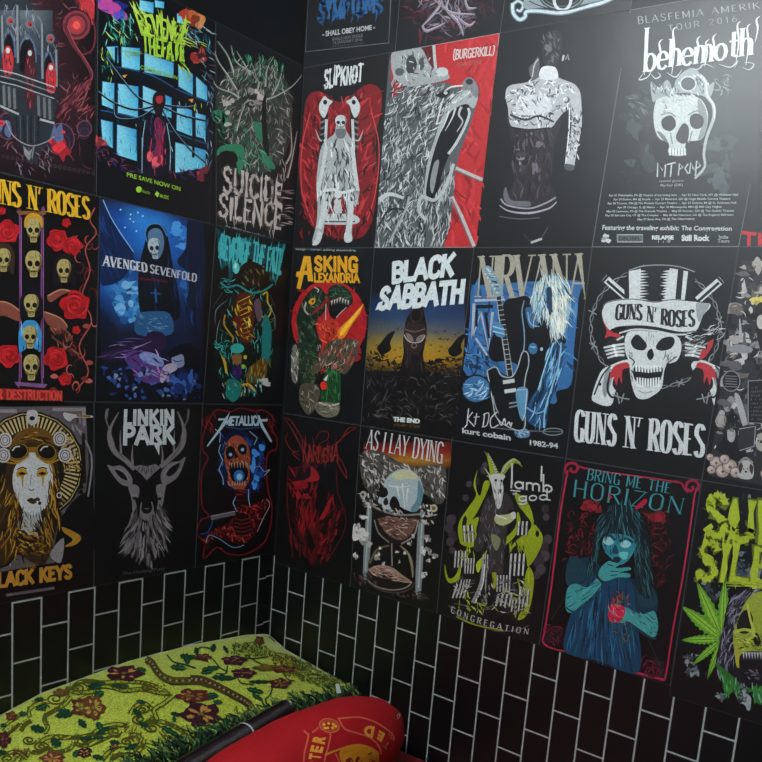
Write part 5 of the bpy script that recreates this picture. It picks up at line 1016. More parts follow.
P.poly([(350, 350), (384, 350), (396, 380), (380, 470), (346, 570), (328, 650), (270, 630), (266, 580), (310, 500), (334, 420)], '#1c4468', True)
P.hatch([(350, 350), (392, 360), (376, 480), (330, 650), (270, 620), (330, 440)], 80, 60, 105, 6, ['#4a88b4', '#0d1a28', '#8cc0dc', '#2c608c', '#12263a'], 14, .3); P.line([(386, 356), (376, 440), (350, 520), (330, 590), (326, 650)], 5, '#8cbcd8'); P.line([(266, 580), (300, 600), (330, 590)], 5, '#7aa8c8'); P.line([(360, 356), (330, 440), (306, 520)], 4, '#9acce0')
P.poly([(224, 660), (250, 648), (276, 664), (272, 682), (236, 684)], '#5c80a0', True); P.hatch([(226, 654), (274, 660), (270, 682), (230, 680)], 18, 18, 30, 4, ['#a8c8dc', '#1c2c3c'], 40); P.line([(150, 650), (250, 660), (390, 664)], 3, '#6a7478'); P.ell(358, 664, 34, 12, '#8a949a', ring=3)
P.part('hair_print')
HR = [(296, 160), (320, 134), (356, 124), (392, 134), (414, 170), (420, 230), (408, 290), (392, 320), (378, 344), (356, 326), (340, 290), (322, 260), (306, 290), (290, 250), (280, 210)]
P.poly(HR, '#8cb0bc', True)
P.hatch(HR, 190, 70, lambda x, y: 90-(x-350)*.35-10, 4, ['#d8dccc', '#e8e8d8', '#7ab0cc', '#f0f0e4', '#2c6084', '#b8ccc8', '#16283a'], 14, .4); P.poly([(336, 170), (352, 168), (360, 230), (350, 262), (338, 230)], '#1a3c58', True)
P.hatch([(360, 200), (410, 200), (400, 300), (378, 340), (356, 310)], 60, 60, 85, 4, ['#e8e8d8', '#f0f0e4', '#c8d0c0'], 10)
P.part('guitar_print')
P.poly([(120, 96), (136, 90), (150, 106), (176, 150), (184, 190), (166, 196), (150, 180), (130, 130)], '#7c98a4', True); P.hatch([(122, 98), (140, 94), (182, 186), (160, 186)], 26, 14, 20, 4, ['#c0ccd0', '#3a5464', '#1a2a36'], 20)
for k in range(6): P.ell(124+k*8, 118+k*13, 4, 4, '#b8c4c8')
P.line([(170, 196), (180, 280), (196, 380), (210, 470)], 22, '#a4aaa8', False, (.8, 1)); P.line([(170, 196), (210, 470)], 15, '#1a1c20', False)
for k in range(15): P.line([(164+k*2.5, 210+k*17), (182+k*2.5, 208+k*17)], 2, '#c0c4c0', False)
P.poly([(150, 290), (174, 286), (188, 306), (190, 336), (160, 330)], '#4a80a8', True); P.line([(150, 300), (190, 310)], 4, '#a8ccdc', False); P.line([(150, 316), (190, 326)], 4, '#a8ccdc', False)
GB = [(130, 452), (160, 440), (180, 470), (215, 474), (236, 440), (252, 390), (270, 392), (274, 430), (262, 480), (256, 560), (262, 640), (240, 660), (190, 640), (160, 610), (150, 560), (140, 510)]
P.poly(GB, '#101114', True); P.line(GB+[GB[0]], 4, '#a8b0b2', True)
for x, y in ((205, 490), (210, 522)): P.line([(x-20, y+3), (x+20, y-3)], 13, '#c8ccca', False)
P.poly([(230, 520), (270, 515), (266, 580), (254, 622), (240, 600)], '#5c90b0', True); P.line([(232, 520), (268, 518), (262, 600), (252, 626)], 3, '#c0ccd0', False); P.line([(150, 540), (160, 580), (170, 600)], 3, '#9aa4a8'); P.line([(206, 566), (232, 562)], 5, '#9aa4a8', False); P.line([(206, 580), (234, 574)], 4, '#9aa4a8', False)
P.part('drum_print')
P.ell(92, 516, 48, 46, '#3c6c98'); P.ell(92, 516, 50, 48, '#14181e', ring=6); P.hatch([(54, 490), (130, 490), (130, 550), (60, 550)], 34, 34, -20, 6, ['#88b4d4', '#b8d4e4', '#1c3c5c', '#5c94bc'], 40)
P.part('signature_print')
P.line([(66, 584), (60, 640), (52, 650)], 4, '#c8ccca', False); P.line([(80, 596), (62, 620), (86, 646)], 4, '#c8ccca', False); P.line([(94, 600), (88, 640)], 4, '#c8ccca', False); P.line([(84, 614), (104, 612)], 3, '#c8ccca', False); P.line([(122, 600), (116, 646)], 4, '#c8ccca', False); P.line([(116, 606), (136, 600), (130, 640), (112, 648)], 3, '#c8ccca'); P.line([(164, 596), (142, 620), (146, 650), (170, 640)], 4, '#c8ccca'); P.line([(170, 624), (180, 642), (190, 618), (196, 642), (206, 630), (212, 646), (216, 632)], 4, '#c8ccca')
P.part('small_lettering')
P.type('kurt cobain', [(44, 668), (212, 694), (212, 674), (44, 650)], '#c4c8c6', .03); P.type('1982-94', [(278, 710), (376, 722), (376, 704), (278, 692)], '#c4c8c6', .03)
P.done()

# ---- top-hatted skull with pistols
P = Poster('R', RQ(.9550, 1.2782, 1.2742, .9535, B_, C_+.0006), (570, 240, 3.175), 'black poster of a grinning top hatted skull over crossed pistols inside barbed wire', '#0f0f10', 44)
P.part('barbed_wire_print')
W_, G_, K_ = '#d2d6d5', '#8f9394', '#101012'
for k in range(34):
    a = radians(k*360/34+4); b = radians((k+1)*360/34+4); x0, y0 = 272+206*cos(a), 278+190*sin(a); x1, y1 = 272+206*cos(b), 278+190*sin(b); o = 5 if k % 2 else -5
    P.line([(x0, y0), ((x0+x1)/2+o*cos(a), (y0+y1)/2+o*sin(a)), (x1, y1)], 3, G_); P.line([(x0, y0), ((x0+x1)/2-o*cos(a), (y0+y1)/2-o*sin(a)), (x1, y1)], 3, '#6a6e70')
    if k % 3 == 0: 
        P.line([(x0-13, y0-7), (x0+13, y0+7)], 3.5, G_, False); P.line([(x0-6, y0+13), (x0+6, y0-13)], 3.5, G_, False)
for m in (0, 1):
    P.part('pistol_print', True)
    X = (lambda x: x) if m == 0 else (lambda x: 592-x)
    dy = 0 if m == 0 else 6
    P.line([(X(110), 120+dy), (X(186), 186+dy)], 24, W_, False); P.line([(X(118), 130+dy), (X(186), 190+dy)], 9, K_, False); P.line([(X(106), 132+dy), (X(122), 114+dy)], 8, K_, False)
    P.poly([(X(126), 400), (X(180), 380), (X(206), 396), (X(190), 430), (X(150), 470), (X(130), 526), (X(78), 514), (X(72), 490), (X(98), 420)], W_, True)
    P.poly([(X(118), 410), (X(140), 420), (X(126), 470), (X(112), 500), (X(104), 470)], G_, True); P.line([(X(78), 492), (X(104), 430), (X(130), 400)], 5, K_); P.line([(X(130), 420), (X(120), 470), (X(136), 500), (X(170), 480)], 7, K_); P.ell(X(96), 458, 5, 5, K_)
    P.poly([(X(150), 420), (X(186), 402), (X(206), 430), (X(196), 476), (X(160), 486), (X(136), 460)], '#1a1416', True)
    P.poly([(X(126), 440), (X(140), 402), (X(180), 388), (X(190), 404), (X(168), 414), (X(166), 456), (X(156), 434), (X(148), 462), (X(140), 436)], '#b83038', True)
    P.line([(X(136), 490), (X(160), 500), (X(190), 506)], 4, G_); P.line([(X(150), 484), (X(158), 520)], 4, G_); P.line([(X(172), 488), (X(164), 516)], 4, G_)
for m in (0, 1):
    P.part('hand_print', True)
    X = (lambda x: x) if m == 0 else (lambda x: 540-x)
    P.poly([(X(104), 350), (X(130), 318), (X(172), 308), (X(190), 340), (X(180), 376), (X(130), 384)], '#26282a', True)
    for k in range(4): P.line([(X(108+k*4), 342+k*11), (X(140+k*3), 336+k*10), (X(174), 330+k*12)], 8, W_, True, (.6, 1, .8)); P.ell(X(140+k*3), 336+k*10, 6, 5, '#eef0ef')
    P.line([(X(172), 306), (X(150), 318)], 6, W_, False)
P.hatch([(360, 300), (480, 270), (490, 300), (400, 360), (360, 350)], 60, 34, -20, 3.5, [W_, G_, K_], 30, .5)
P.poly([(104, 252), (124, 262), (130, 288), (158, 300), (160, 310), (128, 306), (112, 312), (118, 288)], '#b83038', True); P.poly([(456, 318), (452, 340), (430, 372), (412, 380), (420, 350), (436, 346), (438, 326)], '#b83038', True)
P.part('hat_print')
P.poly([(186, 96), (230, 84), (290, 80), (350, 86), (396, 102), (390, 190), (380, 220), (190, 210)], '#121214', True)
P.poly([(188, 100), (226, 92), (222, 205), (190, 205)], W_); P.poly([(318, 90), (344, 94), (334, 205), (300, 205)], W_); P.poly([(362, 98), (376, 100), (364, 205), (352, 205)], W_)
for k in range(12): P.poly([(220, 96+k*9), (244+(k % 3)*5, 99+k*9), (220, 104+k*9)], W_); P.poly([(316-k*1.2, 96+k*9), (296-(k % 3)*5, 100+k*9), (318-k*1.2, 105+k*9)], W_)
P.line([(188, 98), (230, 84), (290, 80), (350, 86), (398, 102)], 3.5, G_)
P.poly([(168, 300), (190, 270), (280, 262), (370, 290), (352, 312), (280, 292), (210, 288)], '#1a1b1d', True); P.line([(158, 296), (210, 284), (280, 290), (330, 300), (372, 300)], 5, W_)
P.part('banner_print')
P.poly([(104, 222), (122, 196), (200, 186), (270, 196), (330, 188), (400, 196), (440, 200), (446, 214), (424, 240), (400, 290), (350, 292), (270, 276), (200, 272), (150, 276), (128, 286), (108, 256)], W_, True); P.poly([(404, 200), (444, 204), (424, 240), (412, 262), (404, 240)], '#9a9ea0', True); P.line([(104, 222), (122, 198), (200, 188), (270, 198), (330, 190), (440, 200)], 2.5, K_); P.line([(132, 284), (200, 273), (270, 277), (350, 293), (400, 290)], 3, K_)
P.text("GUNS N' ROSES", [(146, 254), (396, 274), (396, 222), (150, 206)], '#1c1d1f', 'serif', .21, .12, hair=.4, wave=lambda u: .12*math.sin(u*6.28))
P.part('skull_print')
P.poly([(180, 300), (212, 288), (270, 292), (330, 300), (352, 320), (354, 352), (340, 384), (310, 396), (300, 420), (292, 470), (262, 496), (236, 506), (212, 498), (198, 460), (192, 420), (190, 390), (176, 350)], W_, True)
P.poly([(196, 318), (214, 300), (234, 316), (246, 334), (236, 350), (212, 348), (198, 336)], K_, True); P.poly([(278, 330), (296, 312), (326, 308), (334, 324), (322, 344), (296, 352), (276, 346)], K_, True); P.poly([(250, 352), (262, 346), (268, 368), (256, 382), (246, 368)], K_, True); P.poly([(252, 372), (258, 352), (266, 376)], K_)
P.poly([(208, 400), (250, 410), (294, 404), (290, 440), (270, 464), (232, 464), (206, 440)], K_, True)
for k in range(9): P.poly([(208+k*9.5, 398+k % 2), (216+k*9.5, 398), (215+k*9.5, 422-abs(k-4)), (210+k*9.5, 422-abs(k-4))], '#e4e8e6'); P.poly([(212+k*8.5, 466), (219+k*8.5, 466), (218+k*8.5, 440-abs(k-4)), (213+k*8.5, 440-abs(k-4))], '#e4e8e6')
P.line([(190, 372), (206, 386), (200, 398)], 4, K_); P.line([(340, 370), (316, 388), (308, 398)], 4, K_); P.line([(220, 478), (240, 486), (264, 480)], 3, G_); P.hatch([(184, 350), (200, 360), (206, 470), (194, 440)], 14, 18, 80, 2.5, [G_, K_], 20); P.hatch([(240, 296), (280, 298), (276, 330), (246, 326)], 12, 20, 95, 2, [G_], 14); P.hatch([(300, 360), (340, 356), (320, 390), (300, 392)], 14, 18, 120, 2.5, [G_, K_], 20)
P.part('title_lettering')
P.text("GUNS N' ROSES", [(16, 638), (424, 690), (430, 588), (22, 540)], '#d2d6d5', 'serif', .14, .16, hair=.35)
P.done()

# ---- black and white collage
P = Poster('R', RQ(1.2790, 1.60, 1.597, 1.2752, B_, C_+.0006), (690, 240, 3.048), 'black and white collage poster of small photographs with pale flowers, at the right edge', '#0e0e10', 45)
P.part('collage_print')
R_ = [(140, 60), (560, 70), (560, 800), (60, 725), (70, 640), (110, 330)]
P.poly([(160, 62), (560, 80), (520, 800), (56, 718), (84, 520), (110, 330), (140, 180)], '#2a2a2c')
P.blobs([(160, 66), (540, 80), (520, 700), (70, 640), (100, 420), (140, 180)], 420, 14, ['#8a8888', '#18181a', '#c0bcb8', '#3c3a3a', '#5c5a5a', '#0e0e10', '#a8a098', '#6a6058'], .6); P.hatch([(160, 66), (540, 80), (520, 700), (70, 640), (140, 180)], 260, 22, lambda x, y: (x*2.1+y*1.3) % 180, 4, ['#d0ccc8', '#121214', '#6a6868', '#2a2a2c', '#a8a4a0'], 50, .6)
P.blobs([(190, 180), (240, 180), (240, 230), (195, 230)], 8, 12, ['#b8a040', '#d8c860']); P.poly([(200, 210), (230, 200), (230, 330), (210, 320)], '#161618', True); P.ell(216, 250, 12, 22, '#b8b4ae')
P.poly([(118, 330), (150, 318), (190, 330), (180, 345), (130, 342)], '#8a8c90', True); P.line([(152, 240), (156, 310)], 14, '#a8aaac', False, (.2, 1))
P.ell(126, 430, 28, 32, '#15161a'); P.ell(126, 430, 27, 31, '#8a8c8e', ring=3); 
for k in range(5): P.line([(108, 414+k*8), (144, 416+k*8)], 2.5, '#7a7c7e', False)
P.poly([(178, 430), (240, 420), (240, 560), (180, 556)], '#131316'); P.line([(178, 430), (240, 426)], 3, '#8a8a8c', False); P.line([(178, 430), (178, 556), (240, 560)], 3, '#8a8a8c', False)
P.scrib([(186, 550), (240, 552), (240, 440), (186, 444)], 9, '#5c5c60', 6); P.poly([(136, 470), (154, 480), (176, 560), (164, 570), (150, 530)], '#a8a8a8', True); P.ell(95, 548, 15, 16, '#8a8a8c', ring=3)
P.part('musician_print')
P.poly([(104, 570), (120, 556), (142, 560), (146, 590), (160, 620), (176, 660), (150, 672), (96, 650), (90, 620), (106, 600)], '#17171a', True); P.poly([(116, 578), (136, 578), (138, 600), (130, 616), (116, 608)], '#a8a4a0', True); P.hatch([(104, 560), (144, 560), (144, 580), (104, 584)], 20, 16, 60, 3, ['#2a2a2c', '#5c5a58'], 40); P.poly([(154, 574), (200, 566), (196, 626), (150, 640)], '#2c2c30', True); P.line([(150, 576), (200, 568), (196, 628), (152, 642)], 2.5, '#b0b0b0', False)
P.part('flower_print')
for x, y, r in ((80, 678, 20), (100, 704, 22), (66, 700, 14), (122, 690, 24), (106, 668, 16), (140, 708, 18), (230, 712, 16), (62, 662, 12)):
    P.ell(x, y, r, r*.95, '#a8948c'); P.ell(x-3, y-3, r*.6, r*.55, '#c4b2a8'); P.ell(x, y, r*.95, r*.9, '#5a4a46', ring=2.5); P.ell(x+1, y+2, r*.22, r*.22, '#6a5650')
P.part('puppy_print')
P.poly([(148, 690), (158, 674), (178, 672), (194, 688), (190, 726), (150, 724)], '#b4b0ac', True); P.poly([(148, 692), (156, 678), (162, 690), (154, 712)], '#3a3430', True); P.poly([(184, 682), (194, 692), (190, 714), (182, 700)], '#3a3430', True); P.ell(164, 698, 2.2, 2.2, '#1a1818'); P.ell(177, 698, 2.2, 2.2, '#1a1818'); P.ell(171, 706, 4, 3, '#1a1818'); P.line([(150, 680), (170, 664), (192, 680)], 7, '#8a8684')
P.done()

# ---- dim red poster
P = Poster('R', RQ(.0045, .3120, .3185, .0045, C_, D_), (270, 405, 4.3543), 'dim black poster with a smeared dark red shape under branching red lettering', '#0c0b0c', 51)
P.part('red_shape_print')
reg = [(84, 270), (200, 265), (210, 330), (250, 400), (270, 400), (320, 470), (300, 560), (240, 670), (200, 680), (90, 650), (100, 500), (90, 380)]
P.hatch(reg, 150, 60, lambda x, y: 85+(x-190)*.15, 12, ['#5c1014', '#3a0a0d', '#7a1418', '#240709', '#4a0d10', '#180607'], 25, .3)
P.blobs([(110, 340), (170, 340), (170, 400), (110, 400)], 8, 18, ['#7a1418', '#8c181c']); P.poly([(180, 270), (206, 290), (216, 320), (190, 334), (150, 330), (176, 310)], '#8c1a1e', True); P.poly([(268, 400), (262, 440), (240, 490), (216, 500), (240, 450)], '#8c181c', True); P.poly([(210, 340), (240, 360), (250, 400), (224, 470), (200, 440), (204, 390)], '#0a0909', True)
P.hatch([(120, 440), (200, 440), (190, 550), (130, 560)], 34, 60, 100, 6, ['#8c181c', '#6a1216'], 14); P.hatch([(220, 560), (300, 540), (250, 680), (210, 660)], 30, 40, 110, 6, ['#6a1216', '#8c181c', '#2a080a'], 20)
for pts in ([(80, 280), (76, 420), (96, 600), (100, 660)], [(290, 280), (296, 380), (330, 480), (320, 560), (250, 680)], [(200, 540), (210, 620), (240, 670)], [(84, 280), (150, 268), (210, 270)]): P.line(pts, 3.5, '#5a1216')
P.part('title_lettering')
P.text('KARDENA', [(146, 240), (296, 246), (300, 184), (140, 172)], '#7c2420', 'brush', .13, .1, 0, .1, rag=.06, spikes=2)
for pts in ([(64, 56), (90, 66), (120, 110), (150, 160)], [(64, 56), (100, 110), (130, 170), (140, 190)], [(378, 98), (340, 104), (310, 150), (270, 180)], [(378, 98), (330, 130), (290, 170)], [(80, 120), (70, 150), (90, 190), (130, 220)], [(290, 240), (310, 280), (336, 322)], [(300, 220), (330, 280), (336, 322)], [(200, 150), (220, 116), (254, 120), (250, 150), (210, 170)], [(130, 200), (100, 210), (130, 240)], [(160, 240), (158, 280)], [(200, 250), (204, 300)]): P.line(pts, 4, '#7c2420', True, (.4, 1, .4))
P.done()

# ---- hourglass
P = Poster('R', RQ(.3130, .6240, .6285, .3195, C_, D_), (350, 420, 3.81), 'poster of a skull melting inside an hourglass framed by rubble on a red strip', '#0d0c0d', 52)
P.part('red_strip_print')
P.gridgrad(52, 82, 386, 190, [['#1a0d0c', '#3a1210', '#5a1812', '#4a1410'], ['#7a1e14', '#8c2214', '#8c2616', '#7a1e14'], ['#8a5a20', '#9a6a24', '#a87428', '#8a4a1c'], ['#1a1210', '#2a1a14', '#2a1c14', '#1a1210']])
P.part('rubble_print')
RB1 = [(42, 130), (110, 120), (170, 150), (240, 180), (320, 170), (366, 190), (360, 300), (330, 320), (280, 280), (120, 240), (100, 290), (50, 240)]
P.poly(RB1, '#4c4844', True); P.hatch(RB1, 220, 24, lambda x, y: 60+(y-200)*.2, 6, ['#b4aea6', '#8c867e', '#1a1816', '#c8c2ba', '#2c2926', '#6a645c'], 40, .6)
P.part('hourglass_print')
P.poly([(66, 330), (84, 330), (72, 580), (50, 580)], '#7c8484', True); P.line([(72, 340), (60, 575)], 5, '#aab2b2', False); P.poly([(264, 370), (284, 374), (272, 650), (250, 645)], '#7c8484', True); P.line([(276, 378), (262, 640)], 5, '#aab2b2', False)
P.hatch([(40, 280), (104, 280), (100, 340), (50, 330)], 50, 18, 40, 6, ['#a8a29a', '#1c1a18', '#c8c2ba', '#5a554f'], 60); P.hatch([(268, 320), (330, 330), (322, 410), (270, 390)], 50, 18, 40, 6, ['#a8a29a', '#1c1a18', '#c8c2ba', '#5a554f'], 60); P.ell(52, 284, 13, 14, '#a8a29a'); P.ell(50, 284, 5, 5, '#1c1a18'); P.ell(320, 336, 14, 15, '#b4aa8a'); P.ell(320, 336, 7, 7, '#5a5240')
P.poly([(84, 322), (130, 350), (200, 368), (266, 362), (262, 400), (236, 440), (196, 466), (160, 470), (120, 440), (92, 380)], '#1c1614', True)
P.poly([(110, 380), (150, 366), (200, 380), (256, 376), (236, 430), (196, 458), (150, 440), (124, 410)], '#6a4c40', True); P.hatch([(110, 370), (256, 376), (236, 430), (190, 458), (130, 420)], 80, 26, 10, 4, ['#a8897a', '#3a2820', '#c8aa9a', '#7a5a4c', '#1c1412'], 40, .6)
P.line([(78, 322), (130, 348), (200, 362), (270, 358)], 8, '#7a7470'); P.line([(94, 380), (110, 430), (150, 466)], 4, '#8c8680'); P.line([(262, 380), (244, 440), (196, 472)], 6, '#8c8680')
P.line([(160, 470), (162, 580)], 5, '#8a837c', False); P.poly([(150, 468), (100, 490), (72, 540), (76, 570), (100, 540), (140, 490)], '#16120f', True); P.line([(150, 478), (104, 494), (76, 546)], 7, '#6a5a40'); P.line([(192, 478), (224, 510), (238, 560), (240, 600)], 11, '#8a8068', True, (.4, 1, .4)); P.ell(150, 600, 88, 46, '#191411', 8); P.poly([(72, 570), (110, 552), (160, 560), (200, 590), (240, 620), (180, 612), (150, 580), (100, 590)], '#9c7c6c', True); P.hatch([(72, 570), (120, 552), (236, 616), (180, 612), (100, 596)], 50, 30, 15, 4, ['#c8a898', '#5a4038', '#8c6c5c', '#3a2a24'], 20)
P.ell(150, 600, 88, 46, '#8c8078', 8, ring=5, a0=10, a1=170); P.ell(156, 606, 92, 50, '#4a4440', 8, ring=4, a0=0, a1=180)
P.hatch([(16, 580), (70, 580), (140, 660), (290, 650), (300, 690), (220, 680), (20, 620)], 110, 16, 40, 4, ['#3c3230', '#1a1614', '#5c504c', '#2a2220', '#6a3a34'], 60)
P.part('skull_print')
P.poly([(128, 260), (136, 230), (160, 202), (200, 186), (240, 194), (270, 226), (280, 270), (272, 320), (250, 350), (210, 340), (190, 330), (160, 350), (130, 330), (108, 312), (118, 284)], '#a2aeb0', True)
P.poly([(160, 210), (200, 190), (240, 198), (262, 226), (220, 224), (180, 230)], '#c0bf98', True); P.poly([(262, 230), (280, 270), (272, 320), (250, 350), (232, 340), (256, 300)], '#5c8088', True)
P.poly([(112, 276), (128, 256), (142, 262), (146, 284), (128, 296), (114, 290)], '#15110f', True); P.poly([(152, 314), (166, 290), (182, 300), (192, 330), (178, 344), (160, 340)], '#15110f', True); P.poly([(128, 312), (140, 294), (148, 316), (136, 326)], '#2a221e', True)
for pts in ([(200, 240), (206, 290), (210, 340)], [(180, 250), (186, 280), (190, 300)], [(150, 250), (190, 256), (230, 250)], [(222, 260), (218, 300), (220, 330)]): P.line(pts, 6, '#d0d4d0', True, (1, .3))
P.hatch([(100, 310), (160, 330), (200, 345), (190, 370), (110, 340)], 26, 24, 30, 4, ['#c0bcb4', '#2a2420'], 50)
P.part('debris_print')
for x, y, r in ((48, 440, 26), (64, 460, 16), (46, 376, 12), (32, 404, 9), (28, 428, 7), (26, 520, 9), (106, 518, 10), (300, 450, 11), (316, 510, 13), (284, 496, 10), (286, 590, 10), (230, 470, 7), (210, 510, 6), (190, 540, 5), (128, 548, 5), (240, 440, 6), (300, 540, 6), (180, 500, 4), (118, 490, 5)): P.blobs([(x-r, y-r), (x+r, y-r), (x+r, y+r), (x-r, y+r)], 5, r*.75, ['#b4aea8', '#8c8680', '#d0cac4'])
P.part('title_lettering')
P.text('AS I LAY DYING', [(62, 108), (352, 166), (360, 86), (74, 36)], '#c2beba', 'serif', .10, .12, hair=.5)
P.done()

# ---- goat-headed figure
P = Poster('R', RQ(.6250, .9520, .9405, .6290, C_, D_), (435, 440, 3.6286), 'poster of a robed goat headed figure in lime green flames above reaching bony hands', '#0d0c0d', 53)
P.part('smoke_print')
SM = ['#3c3438', '#322b2f', '#443b40']
for x, y, r in ((60, 290, 18), (52, 320, 16), (66, 350, 18), (56, 370, 14), (124, 160, 11), (400, 250, 14), (404, 280, 12), (410, 360, 16), (392, 390, 20), (400, 420, 18), (376, 440, 22), (384, 470, 18), (370, 490, 14), (112, 210, 12), (178, 110, 14), (150, 150, 14), (182, 90, 10), (64, 400, 12)): P.ell(x, y, r, r*1.1, P.rnd.choice(SM))
P.part('flame_print')
LG = '#8c9a1c'; LG2 = '#a4b426'
P.poly([(150, 110), (134, 160), (140, 200), (110, 240), (82, 290), (78, 340), (100, 400), (70, 430), (72, 480), (50, 510), (36, 480), (44, 520), (60, 600), (48, 620), (110, 650), (240, 640), (330, 660), (350, 560), (340, 480), (370, 420), (394, 350), (380, 290), (366, 250), (340, 220), (320, 200), (290, 190), (240, 150), (190, 190), (170, 240), (150, 210), (146, 150)], '#151213', True)
P.poly([(156, 108), (140, 160), (150, 200), (118, 250), (92, 290), (84, 330), (96, 380), (110, 340), (136, 290), (160, 250), (200, 160), (180, 150), (166, 200), (154, 190), (148, 150)], LG, True)
P.poly([(290, 190), (330, 216), (352, 260), (362, 300), (392, 350), (380, 400), (340, 460), (330, 420), (300, 380), (270, 410), (290, 370), (340, 330), (350, 300), (320, 260), (300, 230)], LG, True)
P.poly([(300, 240), (336, 280), (336, 320), (290, 360), (270, 340), (310, 310), (312, 280)], '#161314', True); P.ell(108, 296, 8, 22, '#161314', 10); P.ell(372, 340, 7, 12, '#161314'); P.ell(364, 300, 6, 9, '#161314'); P.ell(96, 260, 6, 16, '#161314')
P.poly([(340, 460), (360, 500), (350, 590), (330, 640), (300, 650), (330, 580), (324, 520)], LG, True); P.poly([(36, 450), (50, 500), (76, 490), (96, 440), (90, 500), (60, 520), (40, 500)], LG, True); P.poly([(210, 500), (200, 430), (230, 380), (290, 320), (300, 260), (312, 300), (290, 350), (240, 400), (222, 450), (226, 520), (212, 540)], LG, True); P.poly([(176, 420), (190, 400), (160, 480), (150, 450)], LG2, True); P.poly([(90, 370), (130, 330), (150, 350), (130, 300), (160, 280), (150, 330), (160, 370), (130, 390)], LG, True)
P.hatch([(90, 380), (150, 370), (150, 440), (80, 440)], 18, 30, 80, 5, [LG, LG2, '#151213'], 20); P.hatch([(270, 370), (340, 360), (340, 430), (270, 420)], 18, 30, 80, 5, [LG, LG2, '#151213'], 20); P.hatch([(90, 560), (340, 540), (330, 640), (80, 620)], 50, 30, 60, 6, [LG, '#151213', LG2], 50); P.hatch([(300, 500), (345, 480), (345, 560), (310, 560)], 14, 30, 85, 6, [LG, LG2], 15)
P.part('robe_print')
P.poly([(190, 210), (170, 260), (160, 320), (140, 390), (170, 400), (190, 330), (200, 400), (180, 480), (220, 480), (246, 490), (250, 420), (262, 350), (266, 260), (288, 250), (270, 200), (240, 190)], '#35302f', True)
P.hatch([(190, 210), (262, 200), (262, 340), (246, 480), (190, 470), (160, 380), (170, 260)], 130, 22, 85, 3.5, ['#5c5658', '#1c191a', '#7a7476', '#2a2627'], 25, .4)
P.poly([(188, 130), (200, 122), (190, 60), (180, 40), (214, 80), (236, 120), (252, 90), (290, 66), (318, 98), (296, 84), (264, 110), (250, 132), (240, 160)], LG, True); P.line([(192, 46), (212, 84), (226, 128)], 9, '#a8a6a0', True, (.2, 1)); P.line([(312, 84), (286, 70), (256, 96), (242, 130)], 9, '#a8a6a0', True, (.2, 1))
for k in range(8): P.line([(196+k*4, 58+k*9), (206+k*4, 54+k*9)], 2, '#1a1818', False); P.line([(300-k*7, 74+k*6), (294-k*7, 86+k*5)], 2, '#1a1818', False)
P.poly([(198, 132), (222, 122), (256, 130), (246, 150), (250, 180), (240, 240), (226, 246), (214, 200), (206, 160)], '#bcbab4', True); P.ell(222, 146, 5, 5, '#141212'); P.ell(242, 148, 4, 5, '#141212'); P.poly([(228, 180), (244, 178), (240, 196)], '#2a2828'); P.hatch([(210, 160), (248, 150), (240, 240), (220, 240)], 26, 22, 85, 2.5, ['#5a5856', '#e0deda'], 10); P.line([(180, 100), (208, 140)], 6, '#bcbab4', True, (.2, 1))
P.poly([(220, 276), (262, 270), (290, 262), (286, 290), (250, 310), (222, 300)], '#aeb078', True); P.ell(286, 274, 10, 14, '#c0beb8'); P.line([(222, 272), (262, 286)], 6, '#d0cec8', False); P.poly([(206, 340), (240, 360), (226, 400), (210, 380)], '#7a7c5c', True)
P.part('bony_hands_print')
def bones(x, y, w_, h_, n=4, a=0):
    for k in range(n):
        X = x+w_*(k-(n-1)/2)/n; P.line([(X+a*h_*.5, y-h_/2), (X-a*h_*.2, y+h_/2)], w_/n*.75, '#1a1718', False); P.line([(X+a*h_*.5, y-h_/2), (X-a*h_*.2, y+h_/2)], w_/n*.48, '#bab8b2', False, (1, .8)); P.ell(X+a*h_*.1, y-h_*.1, w_/n*.32, h_*.06, '#8a8884')
bones(124, 340, 44, 60, 3, -.1); bones(318, 320, 44, 50, 3, .1); bones(92, 432, 48, 60, 4, .1); bones(126, 456, 40, 56, 4, .1); bones(298, 452, 62, 80, 4, .1); bones(322, 570, 44, 60, 3, .15); bones(90, 548, 52, 50, 4, .5); bones(184, 440, 24, 50, 3, .05); bones(250, 520, 56, 60, 5, .05); bones(250, 580, 64, 44, 4, .3); bones(300, 600, 50, 44, 4, .2); bones(110, 520, 40, 30, 4, .3)
P.line([(178, 450), (170, 520), (140, 590)], 15, '#8a8884', True, (.7, 1)); P.line([(182, 450), (176, 520), (148, 590)], 5, '#d0cec8'); P.line([(190, 470), (186, 540), (190, 600)], 5, '#8a8884'); P.hatch([(70, 500), (340, 500), (340, 640), (60, 610)], 120, 22, lambda x, y: (x*1.3+y) % 180, 4.5, ['#bab8b2', '#1a1718', '#8a8884', '#5c5856'], 40)
P.part('title_lettering')
P.text('lamb', [(276, 172), (428, 190), (428, 150), (278, 132)], '#c4c4c0', 'sans', .17, .1); P.text('god', [(306, 222), (412, 216), (412, 186), (306, 192)], '#c4c4c0', 'sans', .18, .1); P.line([(276, 182), (312, 186)], 4, '#c4c4c0', False); P.line([(400, 214), (422, 218)], 5, '#c4c4c0', False); P.line([(282, 84), (282, 160)], 6, '#c4c4c0', False); P.line([(390, 94), (388, 150)], 6, '#c4c4c0', False); P.type('of', [(284, 198), (300, 200), (300, 190), (284, 188)], '#c4c4c0', .02)
P.part('small_lettering')
P.line([(50, 598), (110, 650), (200, 688), (290, 690), (344, 672)], 3, '#6a6466'); P.line([(80, 640), (150, 670), (250, 690)], 5, LG)
P.text('CONGREGATION', [(60, 624), (340, 704), (344, 684), (64, 602)], '#a8a6a0', 'serif', .2, .45, hair=.5, wave=lambda u: -.6*4*u*(1-u))
P.done()

